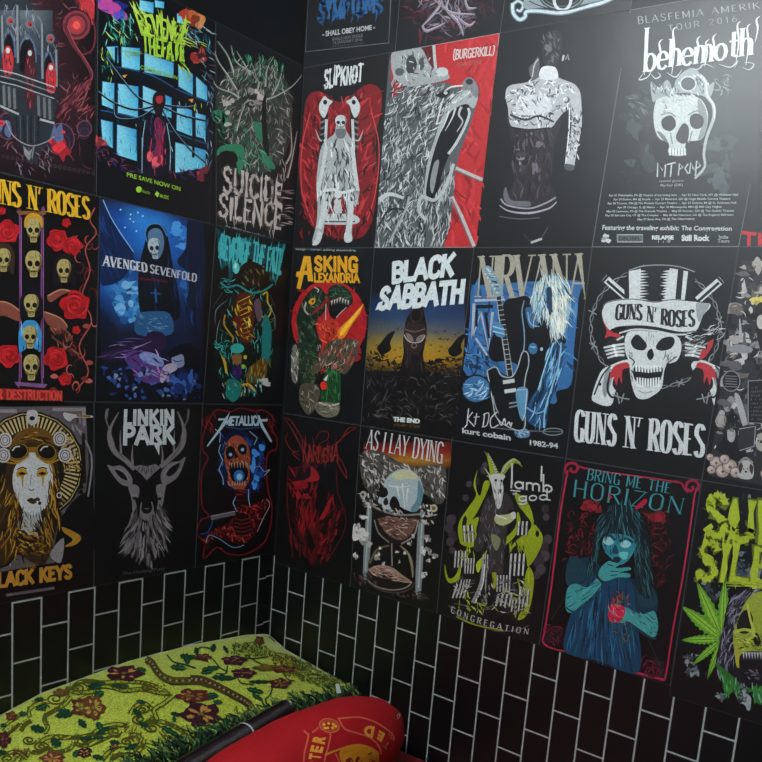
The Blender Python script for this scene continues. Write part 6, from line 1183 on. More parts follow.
# ---- teal girl in red frame
P = Poster('R', RQ(.9530, 1.2737, 1.2722, .9410, C_, D_), (535, 450, 3.175), 'poster of a teal skinned girl holding a red heart inside a curled crimson frame', '#0b0a0c', 54)
P.part('crimson_frame_print')
CR = '#961c38'
for pts, w_ in (([(104, 66), (84, 180), (66, 320), (50, 450), (32, 570), (26, 610), (60, 632), (110, 640)], 6), ([(110, 640), (170, 650), (240, 668), (300, 700), (380, 722), (412, 730)], 9), ([(412, 730), (420, 690), (440, 560), (470, 400), (494, 240), (506, 150), (514, 120)], 6), ([(130, 50), (200, 66), (300, 80), (400, 94), (460, 104)], 5)): P.line(pts, w_, CR); P.line([(x+1, y-1) for x, y in pts], w_*.35, '#c43452')
P.line([(104, 80), (96, 60), (106, 44), (126, 42), (136, 56), (128, 70), (114, 66), (116, 56)], 8, CR); P.line([(130, 66), (144, 54), (160, 60)], 6, CR); P.line([(516, 130), (520, 110), (506, 96), (488, 100), (480, 116), (490, 130), (502, 124), (500, 114)], 9, CR); P.line([(486, 134), (474, 122), (466, 106), (444, 98)], 6, CR)
for x, y in ((62, 590), (376, 690)): P.ell(x, y, 30, 32, '#1a0c12'); P.hatch([(x-30, y-28), (x+30, y-28), (x+34, y+30), (x-30, y+30)], 44, 26, lambda a, b: (a*3+b) % 180, 2.5, ['#5a1628', '#8a2038', '#2a3a40', '#3a0e1a'], 50, .9)
P.part('red_pattern_print')
P.hatch([(110, 200), (200, 170), (180, 350), (150, 370), (90, 370)], 90, 26, lambda x, y: (x*2+y) % 180, 3.5, ['#4a1014', '#6a181c', '#2a0a0c', '#7a2024'], 60, .9); P.hatch([(340, 170), (420, 200), (440, 420), (370, 430), (360, 260)], 110, 26, lambda x, y: (x*2+y) % 180, 3.5, ['#4a1014', '#6a181c', '#2a0a0c'], 60, .9); P.blobs([(160, 160), (210, 160), (210, 200), (160, 200)], 10, 12, ['#6a181c', '#8a1c24']); P.blobs([(360, 195), (415, 200), (410, 230), (365, 230)], 10, 12, ['#6a181c', '#8a1c24'])
P.line([(50, 540), (96, 470)], 2, '#2c3a3c', False); P.line([(360, 600), (400, 690)], 2, '#2c3a3c', False)
P.part('girl_print')
P.poly([(110, 400), (120, 360), (160, 340), (200, 360), (230, 400), (320, 410), (370, 430), (392, 480), (380, 530), (330, 560), (330, 700), (200, 670), (96, 640), (110, 560), (150, 500), (110, 460)], '#123040', True)
P.poly([(130, 480), (180, 400), (300, 410), (320, 520), (332, 704), (200, 668), (92, 636)], '#143c58', True)
P.hatch([(170, 440), (300, 440), (330, 690), (100, 632)], 140, 90, lambda x, y: 90-(x-230)*.14, 4.5, ['#205878', '#0c2030', '#2a6c8c', '#0a1824', '#184460'], 8, .25)
P.poly([(112, 340), (150, 350), (170, 400), (110, 430), (98, 400)], '#183a48', True); P.poly([(330, 420), (372, 430), (390, 480), (370, 500), (330, 490)], '#183a48', True)
SK = '#3f918f'; SK2 = '#58aaa4'; SKD = '#153c48'
P.poly([(104, 440), (130, 424), (168, 436), (200, 404), (216, 416), (186, 460), (150, 490), (116, 516), (98, 500)], SK, True); P.hatch([(104, 440), (200, 410), (210, 425), (120, 512), (100, 496)], 30, 34, -30, 3, [SK2, SKD, '#2a6c70'], 14)
P.line([(100, 500), (130, 512), (190, 470), (222, 430)], 5, SKD); P.line([(196, 398), (216, 420)], 9, '#2a1c20', False)
P.poly([(202, 396), (212, 370), (236, 352), (250, 356), (262, 352), (272, 362), (256, 372), (268, 374), (300, 372), (304, 380), (270, 388), (300, 392), (300, 404), (262, 404), (236, 414), (216, 414)], SK, True); P.line([(230, 362), (250, 368)], 3, SKD, False); P.line([(240, 384), (266, 386)], 3, SKD, False); P.line([(240, 398), (262, 396)], 3, SKD, False)
P.poly([(250, 510), (286, 498), (320, 516), (350, 520), (380, 512), (392, 560), (378, 594), (350, 580), (300, 546), (270, 548)], SK, True); P.hatch([(300, 510), (380, 520), (388, 590), (340, 570)], 30, 26, 40, 3, [SK2, SKD, '#2a6c70'], 20); P.line([(300, 548), (350, 586), (384, 600)], 5, SKD); P.hatch([(360, 560), (392, 560), (388, 604), (366, 598)], 14, 12, 70, 3, ['#2a8080', SKD], 20)
P.part('heart_print')
P.poly([(236, 506), (250, 490), (276, 492), (288, 512), (270, 544), (246, 546), (232, 526)], '#c02040', True); P.hatch([(230, 490), (285, 490), (280, 550), (236, 550)], 30, 18, 60, 4, ['#e04058', '#7a1428', '#f0687a', '#48a0a0'], 40); P.hatch([(240, 455), (296, 455), (300, 490), (250, 490)], 34, 16, 60, 3.5, ['#6a2428', '#8a5a3a', '#2c5c3c', '#a03040'], 60, .8); P.hatch([(220, 540), (300, 545), (310, 600), (290, 610), (220, 570)], 34, 20, 70, 2.5, ['#5a3020', '#2c5c3c', '#8a6a3a', '#4a1a20'], 50, .8)
P.part('face_print')
P.poly([(212, 280), (230, 262), (300, 268), (320, 290), (316, 320), (296, 350), (268, 364), (240, 340), (222, 320)], '#2d7f8c', True)
P.poly([(216, 284), (236, 276), (252, 292), (240, 302), (222, 298)], '#8cc0c0', True); P.poly([(272, 298), (290, 286), (306, 298), (294, 310), (278, 308)], '#8cc0c0', True); P.line([(210, 276), (236, 270), (256, 286)], 6, '#0f2c3a'); P.line([(268, 290), (290, 280), (312, 294)], 6, '#0f2c3a'); P.hatch([(214, 300), (250, 304), (244, 330), (222, 326)], 16, 16, 80, 2.5, ['#16404c'], 20)
P.poly([(256, 300), (266, 326), (252, 330), (246, 322)], '#16404c', True); P.poly([(250, 342), (262, 338), (274, 346), (264, 358), (252, 354)], '#14222c', True); P.poly([(268, 326), (296, 324), (290, 346), (276, 344)], '#62b4b0', True)
P.part('hair_print')
HG = [(240, 182), (270, 172), (306, 178), (340, 210), (356, 260), (368, 330), (372, 400), (366, 470), (330, 450), (316, 400), (322, 330), (318, 290), (290, 270), (236, 266), (214, 284), (206, 330), (190, 380), (176, 400), (166, 370), (186, 300), (200, 240), (214, 200)]
P.poly(HG, '#0c1a20', True); P.hatch(HG, 230, 60, lambda x, y: 90-(x-275)*(.5 if y < 270 else .12), 3, ['#1a3c44', '#0a1216', '#2c5c60', '#0e2026', '#3c7878', '#12282e'], 9, .3)
P.part('title_lettering')
P.text('BRING ME THE', [(166, 94), (428, 138), (434, 104), (172, 58)], '#3f8a90', 'serif', .13, .16, hair=.4)
P.text('HORIZON', [(122, 148), (466, 204), (478, 154), (128, 94)], '#3f8a90', 'serif', .12, .18, hair=.4)
P.poly([(318, 184), (350, 154), (356, 168), (330, 186)], '#a81c38', True); P.poly([(234, 130), (246, 150), (238, 158)], '#a81c38')
P.done()

# ---- lime lettering with leaf and skull
P = Poster('R', RQ(1.2750, 1.60, 1.60, 1.3120-.0385, C_, D_-.022), (672, 475, 3.175), 'poster with lime splattered lettering over a serrated green leaf and a dreadlocked skull', '#0b0b0c', 55)
P.part('splatter_print')
P.blobs([(110, 60), (500, 80), (500, 700), (60, 640), (60, 420), (90, 200)], 130, 5, ['#4a5458', '#2a3034', '#7a8488', '#5c6a3a', '#1c2022'], .7); P.blobs([(36, 570), (80, 570), (90, 640), (50, 630)], 26, 7, ['#5c6468', '#3a4044', '#8a9296'], .7); P.blobs([(140, 690), (180, 690), (180, 710), (140, 710)], 12, 6, ['#8a9296', '#5c6468'], .7); P.blobs([(90, 350), (150, 350), (150, 420), (90, 420)], 26, 7, ['#3a4448', '#5c6468', '#2a3034'], .7); P.blobs([(190, 240), (300, 250), (300, 340), (190, 320)], 40, 9, ['#3c4a58', '#5c6c78', '#1c242c', '#7a8894'], .7)
P.part('leaf_print')
def leaf(x0, y0, x1, y1, w_):
    L = math.hypot(x1-x0, y1-y0); ux, uy = (x1-x0)/L, (y1-y0)/L; n = 9; A = []; B = []
    for k in range(n+1):
        t = k/n; q = w_*sin(pi*min(1, t**.8))*(1 if t < .98 else 0)
        A.append((x0+ux*L*t-uy*q, y0+uy*L*t+ux*q)); B.append((x0+ux*L*t+uy*q, y0+uy*L*t-ux*q))
        if k < n: A.append((x0+ux*L*(t+.5/n)-uy*q*.72, y0+uy*L*(t+.5/n)+ux*q*.72)); B.append((x0+ux*L*(t+.5/n)+uy*q*.72, y0+uy*L*(t+.5/n)-ux*q*.72))
    P.poly(A+B[::-1], '#5f9a28'); c = [(x0+(a[0]-x0)*.97, y0+(a[1]-y0)*.97) for a in A]; P.poly([( (a[0]+x0+ux*L*i/(len(A)-1))/2, (a[1]+y0+uy*L*i/(len(A)-1))/2) for i, a in enumerate(A)]+[((b[0]+x0+ux*L*i/(len(B)-1))/2, (b[1]+y0+uy*L*i/(len(B)-1))/2) for i, b in reversed(list(enumerate(B)))], '#8cb83a'); P.line([(x0, y0), (x1, y1)], 2.5, '#3a6a1c', False)
for e in ((80, 340, 24), (32, 416, 24), (30, 524, 17), (64, 604, 13), (112, 648, 12), (168, 330, 20)): leaf(160, 520, e[0], e[1], e[2])
P.part('title_lettering')
for k, (c, wg) in enumerate((('#5c6a1c', .34), ('#a9b82e', .25))):
    P.text('SUICIDE', [(108, 190), (590, 250), (590, 120), (118, 64)], c, 'brush', wg*.66, .12, 0, .05, rag=.03, spikes=k)
    P.text('SILENCE', [(78, 322), (570, 390), (572, 270), (96, 208)], c, 'brush', wg*.66, .12, 0, .05, rag=.03, spikes=k)
P.hatch([(190, 338), (560, 350), (560, 366), (190, 360)], 24, 60, 2, 8, ['#a9b82e', '#8c9a24'], 5)
P.part('dreadlock_print')
P.poly([(180, 400), (220, 370), (300, 360), (400, 380), (440, 500), (430, 640), (300, 690), (160, 640), (140, 590), (160, 500)], '#17181c', True)
P.hatch([(180, 400), (240, 365), (300, 362), (240, 420), (200, 500), (196, 600), (150, 640), (146, 560), (164, 480)], 130, 40, lambda x, y: 100 if y > 450 else 130, 5, ['#6c6878', '#2a2830', '#8c889a', '#121216', '#4a4656'], 22, .5)
P.part('skull_print')
YG = '#94a034'
P.poly([(236, 400), (270, 372), (320, 370), (360, 400), (380, 470), (370, 560), (330, 610), (230, 590), (200, 560), (196, 500), (214, 450)], YG, True)
P.poly([(206, 476), (224, 434), (246, 430), (258, 460), (244, 500), (216, 500)], '#131410', True); P.poly([(300, 470), (340, 440), (370, 470), (340, 510), (306, 500)], '#131410', True); P.poly([(258, 520), (270, 500), (284, 530), (270, 545)], '#131410', True); P.line([(196, 500), (230, 490), (260, 500), (250, 520), (210, 530)], 9, '#b0b848'); P.line([(240, 410), (250, 460), (262, 500)], 7, '#b8c050')
P.hatch([(200, 500), (300, 500), (300, 560), (210, 560)], 26, 24, 20, 4, ['#5c6418', '#c0c858', '#2a2c10'], 40); P.poly([(200, 540), (216, 560), (226, 600), (210, 612), (202, 590)], '#a8a030', True); P.poly([(222, 566), (290, 560), (330, 580), (310, 640), (280, 670), (236, 660), (216, 620)], '#120f12', True)
for k in range(8): P.poly([(224+k*9, 562), (231+k*9, 562), (229+k*9, 586)], '#b8b8c0')
P.hatch([(230, 620), (280, 620), (270, 650), (236, 650)], 12, 18, 20, 5, ['#8a8490', '#4a4654'], 40)
P.part('drip_print')
P.poly([(140, 600), (160, 610), (196, 640), (230, 670), (290, 676), (420, 640), (420, 720), (280, 728), (262, 690), (230, 690), (196, 680), (180, 700), (168, 690), (160, 650)], '#2c6a2c', True); P.hatch([(140, 610), (230, 670), (420, 660), (400, 725), (170, 695)], 70, 34, 88, 5, ['#3c8a38', '#153a18', '#57a84a', '#8aa8a0'], 14)
for x, y0, y1 in ((168, 640, 700), (190, 640, 688), (262, 670, 725), (283, 670, 715)): P.line([(x, y0), (x+2, y1)], 10, '#2f7830', True, (1, .5))
P.blobs([(210, 675), (250, 675), (246, 725), (215, 730)], 22, 8, ['#6a7074', '#2a2e30', '#a0a6aa'], .7)
P.done()
# ================================================================ the bed in the corner
from mathutils.bvhtree import BVHTree
import mathutils.noise as mnoise
rb = random.Random(77)
red_sheet = mat('red_bedsheet', '#8c0c12', .75, (14, '#700a10'), bump=.3, bscale=90)
red_sat = mat('red_pillowcase', '#9c0a14', .75, (10, '#8c0810'), bump=.25, bscale=160, spec=.25)
frame_wood = mat('bed_wood', '#2a1c15', .5, (8, '#1c120d'))

def bevel_box(name, x0, x1, y0, y1, z0, z1, r, material, parent=None, seg=4, sub=0):
    bm = bmesh.new(); bmesh.ops.create_cube(bm, size=1)
    for v in bm.verts: v.co = Vector(((x1-x0)*v.co.x, (y1-y0)*v.co.y, (z1-z0)*v.co.z))
    bmesh.ops.bevel(bm, geom=list(bm.edges), offset=r, segments=seg, profile=.5, affect='EDGES')
    me = bpy.data.meshes.new(name); bm.to_mesh(me); bm.free()
    me.materials.append(material); me.polygons.foreach_set('use_smooth', [True]*len(me.polygons))
    o = bpy.data.objects.new(name, me); col.objects.link(o); o.location = ((x0+x1)/2, (y0+y1)/2, (z0+z1)/2)
    if parent: o.parent = parent; o.location = Vector(o.location)-parent.location
    return o
BX1, BY0, BZ = 1.18, -1.98, .335
bed = bpy.data.objects.new('bed', None); col.objects.link(bed); bed.location = (BX1/2, BY0/2, 0)
tag(bed, 'low bed with a plain red sheet pushed into the corner below the tiled strip', 'bed')
bevel_box('bed_base', .006, BX1, BY0, -.006, .0, .12, .01, frame_wood, bed)
# mattress with a slightly rumpled sheet
n = 60; V = []; Fc = []
def sheet_z(x, y): return BZ+.0*x
bevel_box('mattress', .006, BX1, BY0, -.006, .12, BZ, .03, red_sheet, bed, 5)

# ---- floral blanket folded along the left wall
def lerp_tab(tab, t):
    for (a, va), (b, vb) in zip(tab, tab[1:]):
        if t <= b: return va+(vb-va)*max(0, (t-a))/(b-a)
    return tab[-1][1]
WT = [(0, .512), (.1, .532), (.3, .550), (.5, .554), (.73, .535), (.83, .508), (1.0, .495), (1.5, .48)]
FT = [(0, .462), (.1, .468), (.3, .492), (.6, .50), (1.0, .49), (1.5, .47)]
XE = .355
def blanket_pt(u, v):
    """u across from the wall (0..1 top, 1..2 down the front), v along"""
    y = -.006-v*1.12; d = -y
    zw = lerp_tab(WT, d); zf = lerp_tab(FT, d)
    uu = min(u, 1); x = .006+(XE-.006)*uu
    z = zw+(zf-zw)*uu**1.25+.018*sin(pi*uu)*min(1, d/.12)
    z -= .030*min(1, uu/.25)*math.exp(-d/.05)*(1-uu)**.5
    z += .006*mnoise.noise(Vector((x*9, y*7, 3.1)))*min(1, uu*5)
    if d < .03: z -= (.03-d)*.15
    if u > 1:
        t = (u-1)*pi/2
        drop = z-BZ-.004
        x = XE+.035*sin(t)+.012*mnoise.noise(Vector((u*3, y*12, 0)))*sin(t)
        z = BZ+.004+drop*(1-((u-1)**1.6))
    return Vector((x, y, z))
NU, NV = 44, 90
V = []; Fc = []
for j in range(NV+1):
    for i in range(NU+1): V.append(blanket_pt(i/NU*2, j/NV))
for j in range(NV):
    for i in range(NU):
        a = j*(NU+1)+i; Fc.append((a, a+NU+1, a+NU+2, a+1))
nb = len(V)
# back, underside and ends close the body
for j in range(NV+1): V.append(Vector((.006, V[j*(NU+1)].y, BZ+.004)))
for j in range(NV):
    Fc.append((j*(NU+1), nb+j, nb+j+1, (j+1)*(NU+1)))
    Fc.append((nb+j, j*(NU+1)+NU, (j+1)*(NU+1)+NU, nb+j+1))
Fc.append(tuple([nb]+list(range(0, NU+1))))
Fc.append(tuple([nb+NV]+[NV*(NU+1)+i for i in range(NU, -1, -1)]))
O = Vector((.2, -.56, BZ+.004))
def weave_mat():
    m = bpy.data.materials.new('lime_weave'); m.use_nodes = True; nt = m.node_tree; b = nt.nodes['Principled BSDF']
    tc = nt.nodes.new('ShaderNodeTexCoord'); vo = nt.nodes.new('ShaderNodeTexVoronoi'); vo.inputs['Scale'].default_value = 240
    nt.links.new(tc.outputs['Object'], vo.inputs['Vector'])
    cr = nt.nodes.new('ShaderNodeValToRGB'); cr.color_ramp.elements[0].position = .1; cr.color_ramp.elements[1].position = .75
    cr.color_ramp.elements[0].color = (*hexc('#b0b82a'), 1); cr.color_ramp.elements[1].color = (*hexc('#7a8618'), 1)
    nt.links.new(vo.outputs['Distance'], cr.inputs['Fac'])
    n2 = nt.nodes.new('ShaderNodeTexNoise'); n2.inputs['Scale'].default_value = 26
    nt.links.new(tc.outputs['Object'], n2.inputs['Vector'])
    mx = nt.nodes.new('ShaderNodeMix'); mx.data_type = 'RGBA'; mx.blend_type = 'MULTIPLY'; mx.inputs[0].default_value = .45
    nt.links.new(cr.outputs['Color'], mx.inputs[6]); nt.links.new(n2.outputs['Color'], mx.inputs[7]); nt.links.new(cr.outputs['Color'], b.inputs['Base Color'])
    bp = nt.nodes.new('ShaderNodeBump'); bp.inputs['Strength'].default_value = .5; bp.inputs['Distance'].default_value = .002
    nt.links.new(vo.outputs['Distance'], bp.inputs['Height']); nt.links.new(bp.outputs['Normal'], b.inputs['Normal'])
    b.inputs['Roughness'].default_value = .85; b.inputs['Sheen Weight'].default_value = .2
    return m
CLOTH = ink_mat('woven_figure', .85, .15, .35)
blanket = mesh_obj('blanket', [v-O for v in V], Fc, weave_mat(), None, O, True)
tag(blanket, 'lime green fringed blanket woven with maroon flowers and scrolls, folded in the corner', 'blanket')
bl_tree = BVHTree.FromPolygons(V, Fc)

class Cloth(Poster):
    """figures woven or printed on a soft surface"""
    def __init__(s, tree, origin, root, crop, seed=5):
        s.tree = tree; s.O = origin; s.root = root; s.crop = crop; s.parts = {}; s.h = .0006; s.rnd = random.Random(seed); s.cur = None
    def ab(s, p):
        x0, y0, k = s.crop; return (x0+p[0]/k, y0+p[1]/k)
    def _face(s, abpts, c, dh=0.0, cols=None):
        b = s.cur; n0 = len(b.v); out = []
        for p in abpts:
            d = ray(*p).normalized(); hit, nrm, idx, dist = s.tree.ray_cast(CAM, d)
            if hit is None: return
            if nrm.dot(d) > 0: nrm = -nrm
            out.append(hit+nrm*(s.h+dh)-s.O)
        b.v += out; b.f.append(tuple(range(n0, n0+len(out)))); b.c.append(cols if cols else c)
    def scroll(s, pts, wd, c):
        s.line(pts, wd*3.3, c); s.line(pts, wd*1.5, '#8c9628')
        for k in range(1, len(pts)):
            a, b = pts[k-1], pts[k]; s.hatch([(min(a[0], b[0])-12, min(a[1], b[1])-10), (max(a[0], b[0])+12, min(a[1], b[1])-10), (max(a[0], b[0])+12, max(a[1], b[1])+10), (min(a[0], b[0])-12, max(a[1], b[1])+10)], 7, wd*2.2, math.degrees(math.atan2(b[1]-a[1], b[0]-a[0])), wd*.8, [GR, GR2, OL, '#5a3a1c'], 50)
        return s
    def big(s, pts, c):
        """filled shape cut into a fan so it follows the surface"""
        s._step(); pts = catmull(pts, True, 3); cx = sum(p[0] for p in pts)/len(pts); cy = sum(p[1] for p in pts)/len(pts); cc = hexc(c)
        for r0, r1 in ((0, .5), (.5, 1)):
            for i in range(len(pts)):
                a, b = pts[i], pts[(i+1) % len(pts)]
                q = [(cx+(p[0]-cx)*r, cy+(p[1]-cy)*r) for p, r in (((a), r1), ((b), r1), ((b), r0), ((a), r0))]
                if r0 == 0: q = q[:3]
                s._face([s.ab(p) for p in q], cc)
        return s
    def done(s, material):
        for name, bufs in s.parts.items():
            B = Buf()
            for b in bufs:
                n = len(B.v); B.v += b.v; B.f += [tuple(i+n for i in f) for f in b.f]; B.c += b.c
            if not B.f: continue
            o = mesh_obj(name, B.v, B.f, material, s.root)
            at = o.data.color_attributes.new('ink', 'FLOAT_COLOR', 'CORNER'); data = []
            for f, c in zip(B.f, B.c): data += [c[0], c[1], c[2], 1]*len(f)
            at.data.foreach_set('color', data)
STEP = 4e-6
OL, OL2, MR, TN, GR, GR2 = '#45440e', '#5f5e18', '#33101a', '#a07238', '#12301c', '#245a30'
Q = Cloth(bl_tree, O, blanket, (0, 662, 7.62))
def spiral(cx, cy, r, turns=1.6, sg=1, wd=9, c=OL, a0=0, sq=.62):
    Q.line([(cx+r*(1-t/24*.85)*cos(a0+sg*t/24*turns*2*pi), cy+sq*r*(1-t/24*.85)*sin(a0+sg*t/24*turns*2*pi)) for t in range(25)], wd*1.5, c, False)
def leaf2(x, y, l, w_, a, c=GR, vein=GR2):
    a = radians(a); ux, uy = cos(a), sin(a)*.7; w_ *= 1.35; l *= 1.15
    P_ = lambda t, s_: (x+ux*l*t-uy*s_*w_*1.2, y+uy*l*t+ux*s_*w_*.8)
    Q.poly([P_(0, 0), P_(.2, .7), P_(.3, .5), P_(.45, 1), P_(.55, .6), P_(.75, .7), P_(1, 0), P_(.75, -.7), P_(.55, -.6), P_(.45, -1), P_(.3, -.5), P_(.2, -.7)], c); Q.line([P_(.05, 0), P_(.9, 0)], w_*.22, vein, False)
def bloom(x, y, rx, ry, dark=MR, light=TN, n=9):
    pts = []
    for i in range(28):
        t = i/28*2*pi; q = 1+.14*sin(t*5+x)+.09*sin(t*11+y); pts.append((x+rx*q*cos(t), y+ry*q*sin(t)))
    Q.big(pts, dark)
    for k in range(n):
        if Q.rnd.random() < .15: continue
        a = k/n*2*pi+Q.rnd.uniform(0, .8); r0 = Q.rnd.uniform(.1, .5); Q.poly([(x+rx*r0*cos(a), y+ry*r0*sin(a)), (x+rx*.55*cos(a+.22), y+ry*.55*sin(a+.22)), (x+rx*.8*cos(a), y+ry*.8*sin(a)), (x+rx*.55*cos(a-.22), y+ry*.55*sin(a-.22))], light, True)
    Q.ell(x, y, rx*.16, ry*.16, OL2)
Q.part('woven_scroll')
for pts in ([(230, 420), (220, 380), (250, 340), (320, 310), (360, 300)], [(340, 540), (365, 500), (340, 450), (350, 410), (420, 370), (500, 320), (540, 270)], [(160, 530), (190, 480), (240, 450)], [(300, 620), (360, 580), (460, 570), (560, 580), (680, 560), (800, 530)], [(240, 690), (300, 690), (360, 660), (420, 690), (520, 670), (560, 630)], [(560, 620), (640, 640), (740, 610), (850, 560)], [(530, 230), (600, 160), (700, 150), (800, 170)], [(0, 740), (60, 700), (140, 690), (210, 740)], [(500, 200), (560, 230), (640, 235), (720, 225)]): Q.scroll(pts, 11, OL)
for a in ((420, 285, 72, 1.7, 1), (600, 200, 66, 1.8, -1), (220, 600, 56, 1.7, 1), (310, 650, 62, 1.7, -1), (640, 600, 66, 1.6, 1), (330, 355, 50, 1.2, -1), (60, 740, 60, 1.5, 1)): spiral(*a)
for pts in ([(40, 560), (100, 520), (150, 470)], [(10, 520), (60, 470), (130, 420), (180, 380)], [(600, 290), (680, 260), (760, 260)], [(400, 560), (470, 590), (540, 570)]): Q.scroll(pts, 8, OL)
Q.crop = (90, 640, 6.25)
for pts in ([(-20, 300), (60, 290), (140, 300), (220, 320), (320, 310), (420, 330), (500, 340)], [(0, 260), (80, 270), (200, 262), (330, 270), (430, 300)], [(250, 470), (280, 420), (340, 400), (390, 440), (410, 480), (370, 510)], [(330, 560), (360, 520), (430, 510), (520, 540), (600, 580), (680, 600), (760, 580)], [(440, 570), (480, 620), (540, 640), (600, 620)], [(0, 600), (80, 550), (160, 530), (230, 540)], [(80, 750), (120, 700), (200, 660), (280, 670), (320, 640), (300, 600), (240, 600)], [(130, 750), (180, 720), (260, 720), (320, 680), (340, 620)], [(0, 660), (100, 600), (180, 600)], [(420, 500), (400, 440), (460, 400), (520, 350)]): Q.scroll(pts, 9, OL)
for a in ((305, 500, 52, 1.8, 1), (385, 555, 54, 1.8, -1), (150, 575, 50, 1.7, 1), (230, 640, 44, 1.6, -1), (330, 440, 36, 1.4, 1), (200, 300, 40, 1.3, -1), (590, 600, 34, 1.3, 1), (350, 300, 36, 1.4, 1)): spiral(*a, wd=8)
Q.hatch([(200, 540), (300, 540), (350, 610), (330, 640), (210, 600)], 26, 40, -50, 6, ['#5a3020', OL], 25)
Q.hatch([(360, 290), (520, 270), (520, 350), (400, 350)], 34, 30, 20, 6, ['#5a3a1c', OL, OL2], 40)
Q.part('woven_leaf')
for l in ((270, 430, 90, 22, 60), (300, 520, 70, 20, 30), (350, 400, 60, 18, 200), (440, 540, 130, 22, 40), (520, 600, 90, 16, 20), (30, 600, 110, 20, -40), (120, 290, 110, 18, 5), (0, 280, 90, 18, 0), (210, 690, 100, 18, -30), (120, 640, 60, 20, 10), (140, 660, 50, 16, 100), (500, 460, 60, 18, 20), (520, 480, 50, 14, 80), (730, 370, 70, 16, -20), (560, 100, 80, 26, 20), (500, 170, 90, 22, 10), (600, 110, 60, 20, 80), (690, 210, 70, 16, -10), (290, 180, 60, 16, 20), (60, 210, 60, 18, 200)): leaf2(*l)
Q.line([(480, 95), (520, 140), (600, 160), (660, 180)], 9, GR); Q.line([(660, 80), (680, 120), (740, 140)], 8, OL)
Q.crop = (0, 662, 7.62)
for l in ((560, 400, 130, 30, 170), (600, 440, 100, 30, 60), (540, 380, 90, 24, 180), (720, 270, 80, 34, -40), (740, 460, 90, 30, 70), (230, 500, 110, 36, 20), (270, 370, 100, 24, -30), (390, 590, 100, 40, 50), (600, 590, 100, 20, 0), (700, 590, 90, 18, -10), (660, 190, 100, 20, 10), (560, 730, 80, 30, -60), (700, 720, 90, 24, 20), (140, 400, 60, 20, 0), (260, 300, 70, 20, -20), (0, 490, 50, 20, 0), (650, 660, 60, 20, 40), (-40, 690, 90, 26, 10)): leaf2(*l)
Q.crop = (190, 620, 5.3636)
for l in ((60, 270, 90, 16, -10), (110, 310, 120, 18, 4), (300, 370, 90, 18, 20), (310, 335, 110, 12, 0), (330, 400, 70, 14, 40), (420, 90, 50, 18, 50), (440, 120, 40, 14, 10), (30, 150, 50, 14, 80), (0, 190, 50, 12, 40), (130, 130, 60, 16, 100), (330, 260, 80, 12, 0), (180, 140, 60, 12, 70), (80, 410, 60, 16, -10), (120, 440, 50, 14, 10)): leaf2(*l)
for pts in ([(120, 210), (160, 260), (200, 280)], [(250, 300), (270, 340), (340, 350)], [(250, 200), (330, 210), (420, 200)], [(440, 360), (430, 400), (400, 430)], [(500, 280), (520, 320), (560, 330)], [(20, 180), (60, 150), (120, 160)], [(200, 250), (190, 290), (140, 290)], [(300, 190), (380, 240), (470, 250)]): Q.line(pts, 6, GR)
Q.part('woven_shadow_pattern')
Q.hatch([(230, 130), (340, 120), (420, 150), (440, 190), (300, 200), (220, 180)], 240, 14, 20, 6, ['#3a4a14', '#22381a', '#6a7a1c', '#4a5a18'], 70); Q.hatch([(420, 170), (540, 190), (590, 220), (590, 320), (500, 300), (430, 210)], 300, 14, 40, 6, ['#5a5a14', '#3a3a10', '#7a7420', '#4a3a18'], 70)
Q.crop = (290, 640, 6.25)
Q.hatch([(20, 120), (180, 160), (330, 220), (380, 250), (240, 300), (60, 260), (0, 200)], 420, 18, 30, 6, ['#3a4a14', '#2a3a18', '#5a6418', '#4a4a18'], 60)
Q.part('woven_flower')
Q.crop = (0, 662, 7.62)
bloom(655, 350, 112, 74, '#4a2418', '#a08a3a', 14); bloom(655, 350, 60, 40, '#5a5a1c', '#8c9a30', 8)
bloom(90, 420, 44, 34, '#4a1c18', '#7a5a2a'); bloom(20, 600, 60, 60, '#3c1018', '#5a3a2a'); bloom(400, 745, 90, 50, '#5a2a1c'); bloom(640, 700, 50, 34); Q.hatch([(100, 680), (230, 670), (220, 760), (110, 760)], 40, 40, -50, 8, ['#5a3020', '#3c1c18', OL], 25); bloom(470, 240, 60, 28, '#5a3a1c', OL2, 7)
Q.crop = (90, 640, 6.25)
bloom(215, 215, 110, 46); bloom(640, 355, 100, 42, '#4c1c18', '#8c6a30'); bloom(690, 470, 120, 72); bloom(20, 430, 70, 70, '#5a3018', '#9a8a3a', 12); bloom(150, 670, 30, 12, '#3c1c18')
Q.crop = (190, 620, 5.3636)
bloom(235, 222, 64, 24, MR, '#8a5a50', 6); bloom(285, 290, 62, 26, MR, '#8a5a50', 6); bloom(480, 345, 56, 26, '#40181c', '#8a6a30', 6); bloom(500, 268, 70, 18, '#4a2418', '#7a5a2a', 6); bloom(370, 115, 24, 22, '#4a2418', '#7a5a2a', 5); bloom(70, 205, 44, 18, '#40181c', '#7a5a30', 6); bloom(400, 260, 44, 18, '#5a4a18', '#7a6a20', 6)
Q.part('woven_border')
Q.crop = (90, 640, 6.25)
BD_ = [(350, 130), (385, 150), (410, 190), (450, 235), (520, 262), (600, 262), (680, 262), (750, 285)]
Q.line(BD_, 46, '#4a4412'); Q.line([(x-3, y+20) for x, y in BD_], 5, '#2c240c'); Q.line([(x+3, y-20) for x, y in BD_], 5, '#2c240c')
cb = catmull(BD_, False, 4)
for i in range(0, len(cb), 1): Q.ell(cb[i][0], cb[i][1], 7, 7, '#8a7a5c' if i % 2 else '#301c14')
Q.crop = (190, 620, 5.3636)
BD_ = [(0, 322), (60, 326), (120, 350), (180, 380), (240, 412), (290, 440), (320, 462)]
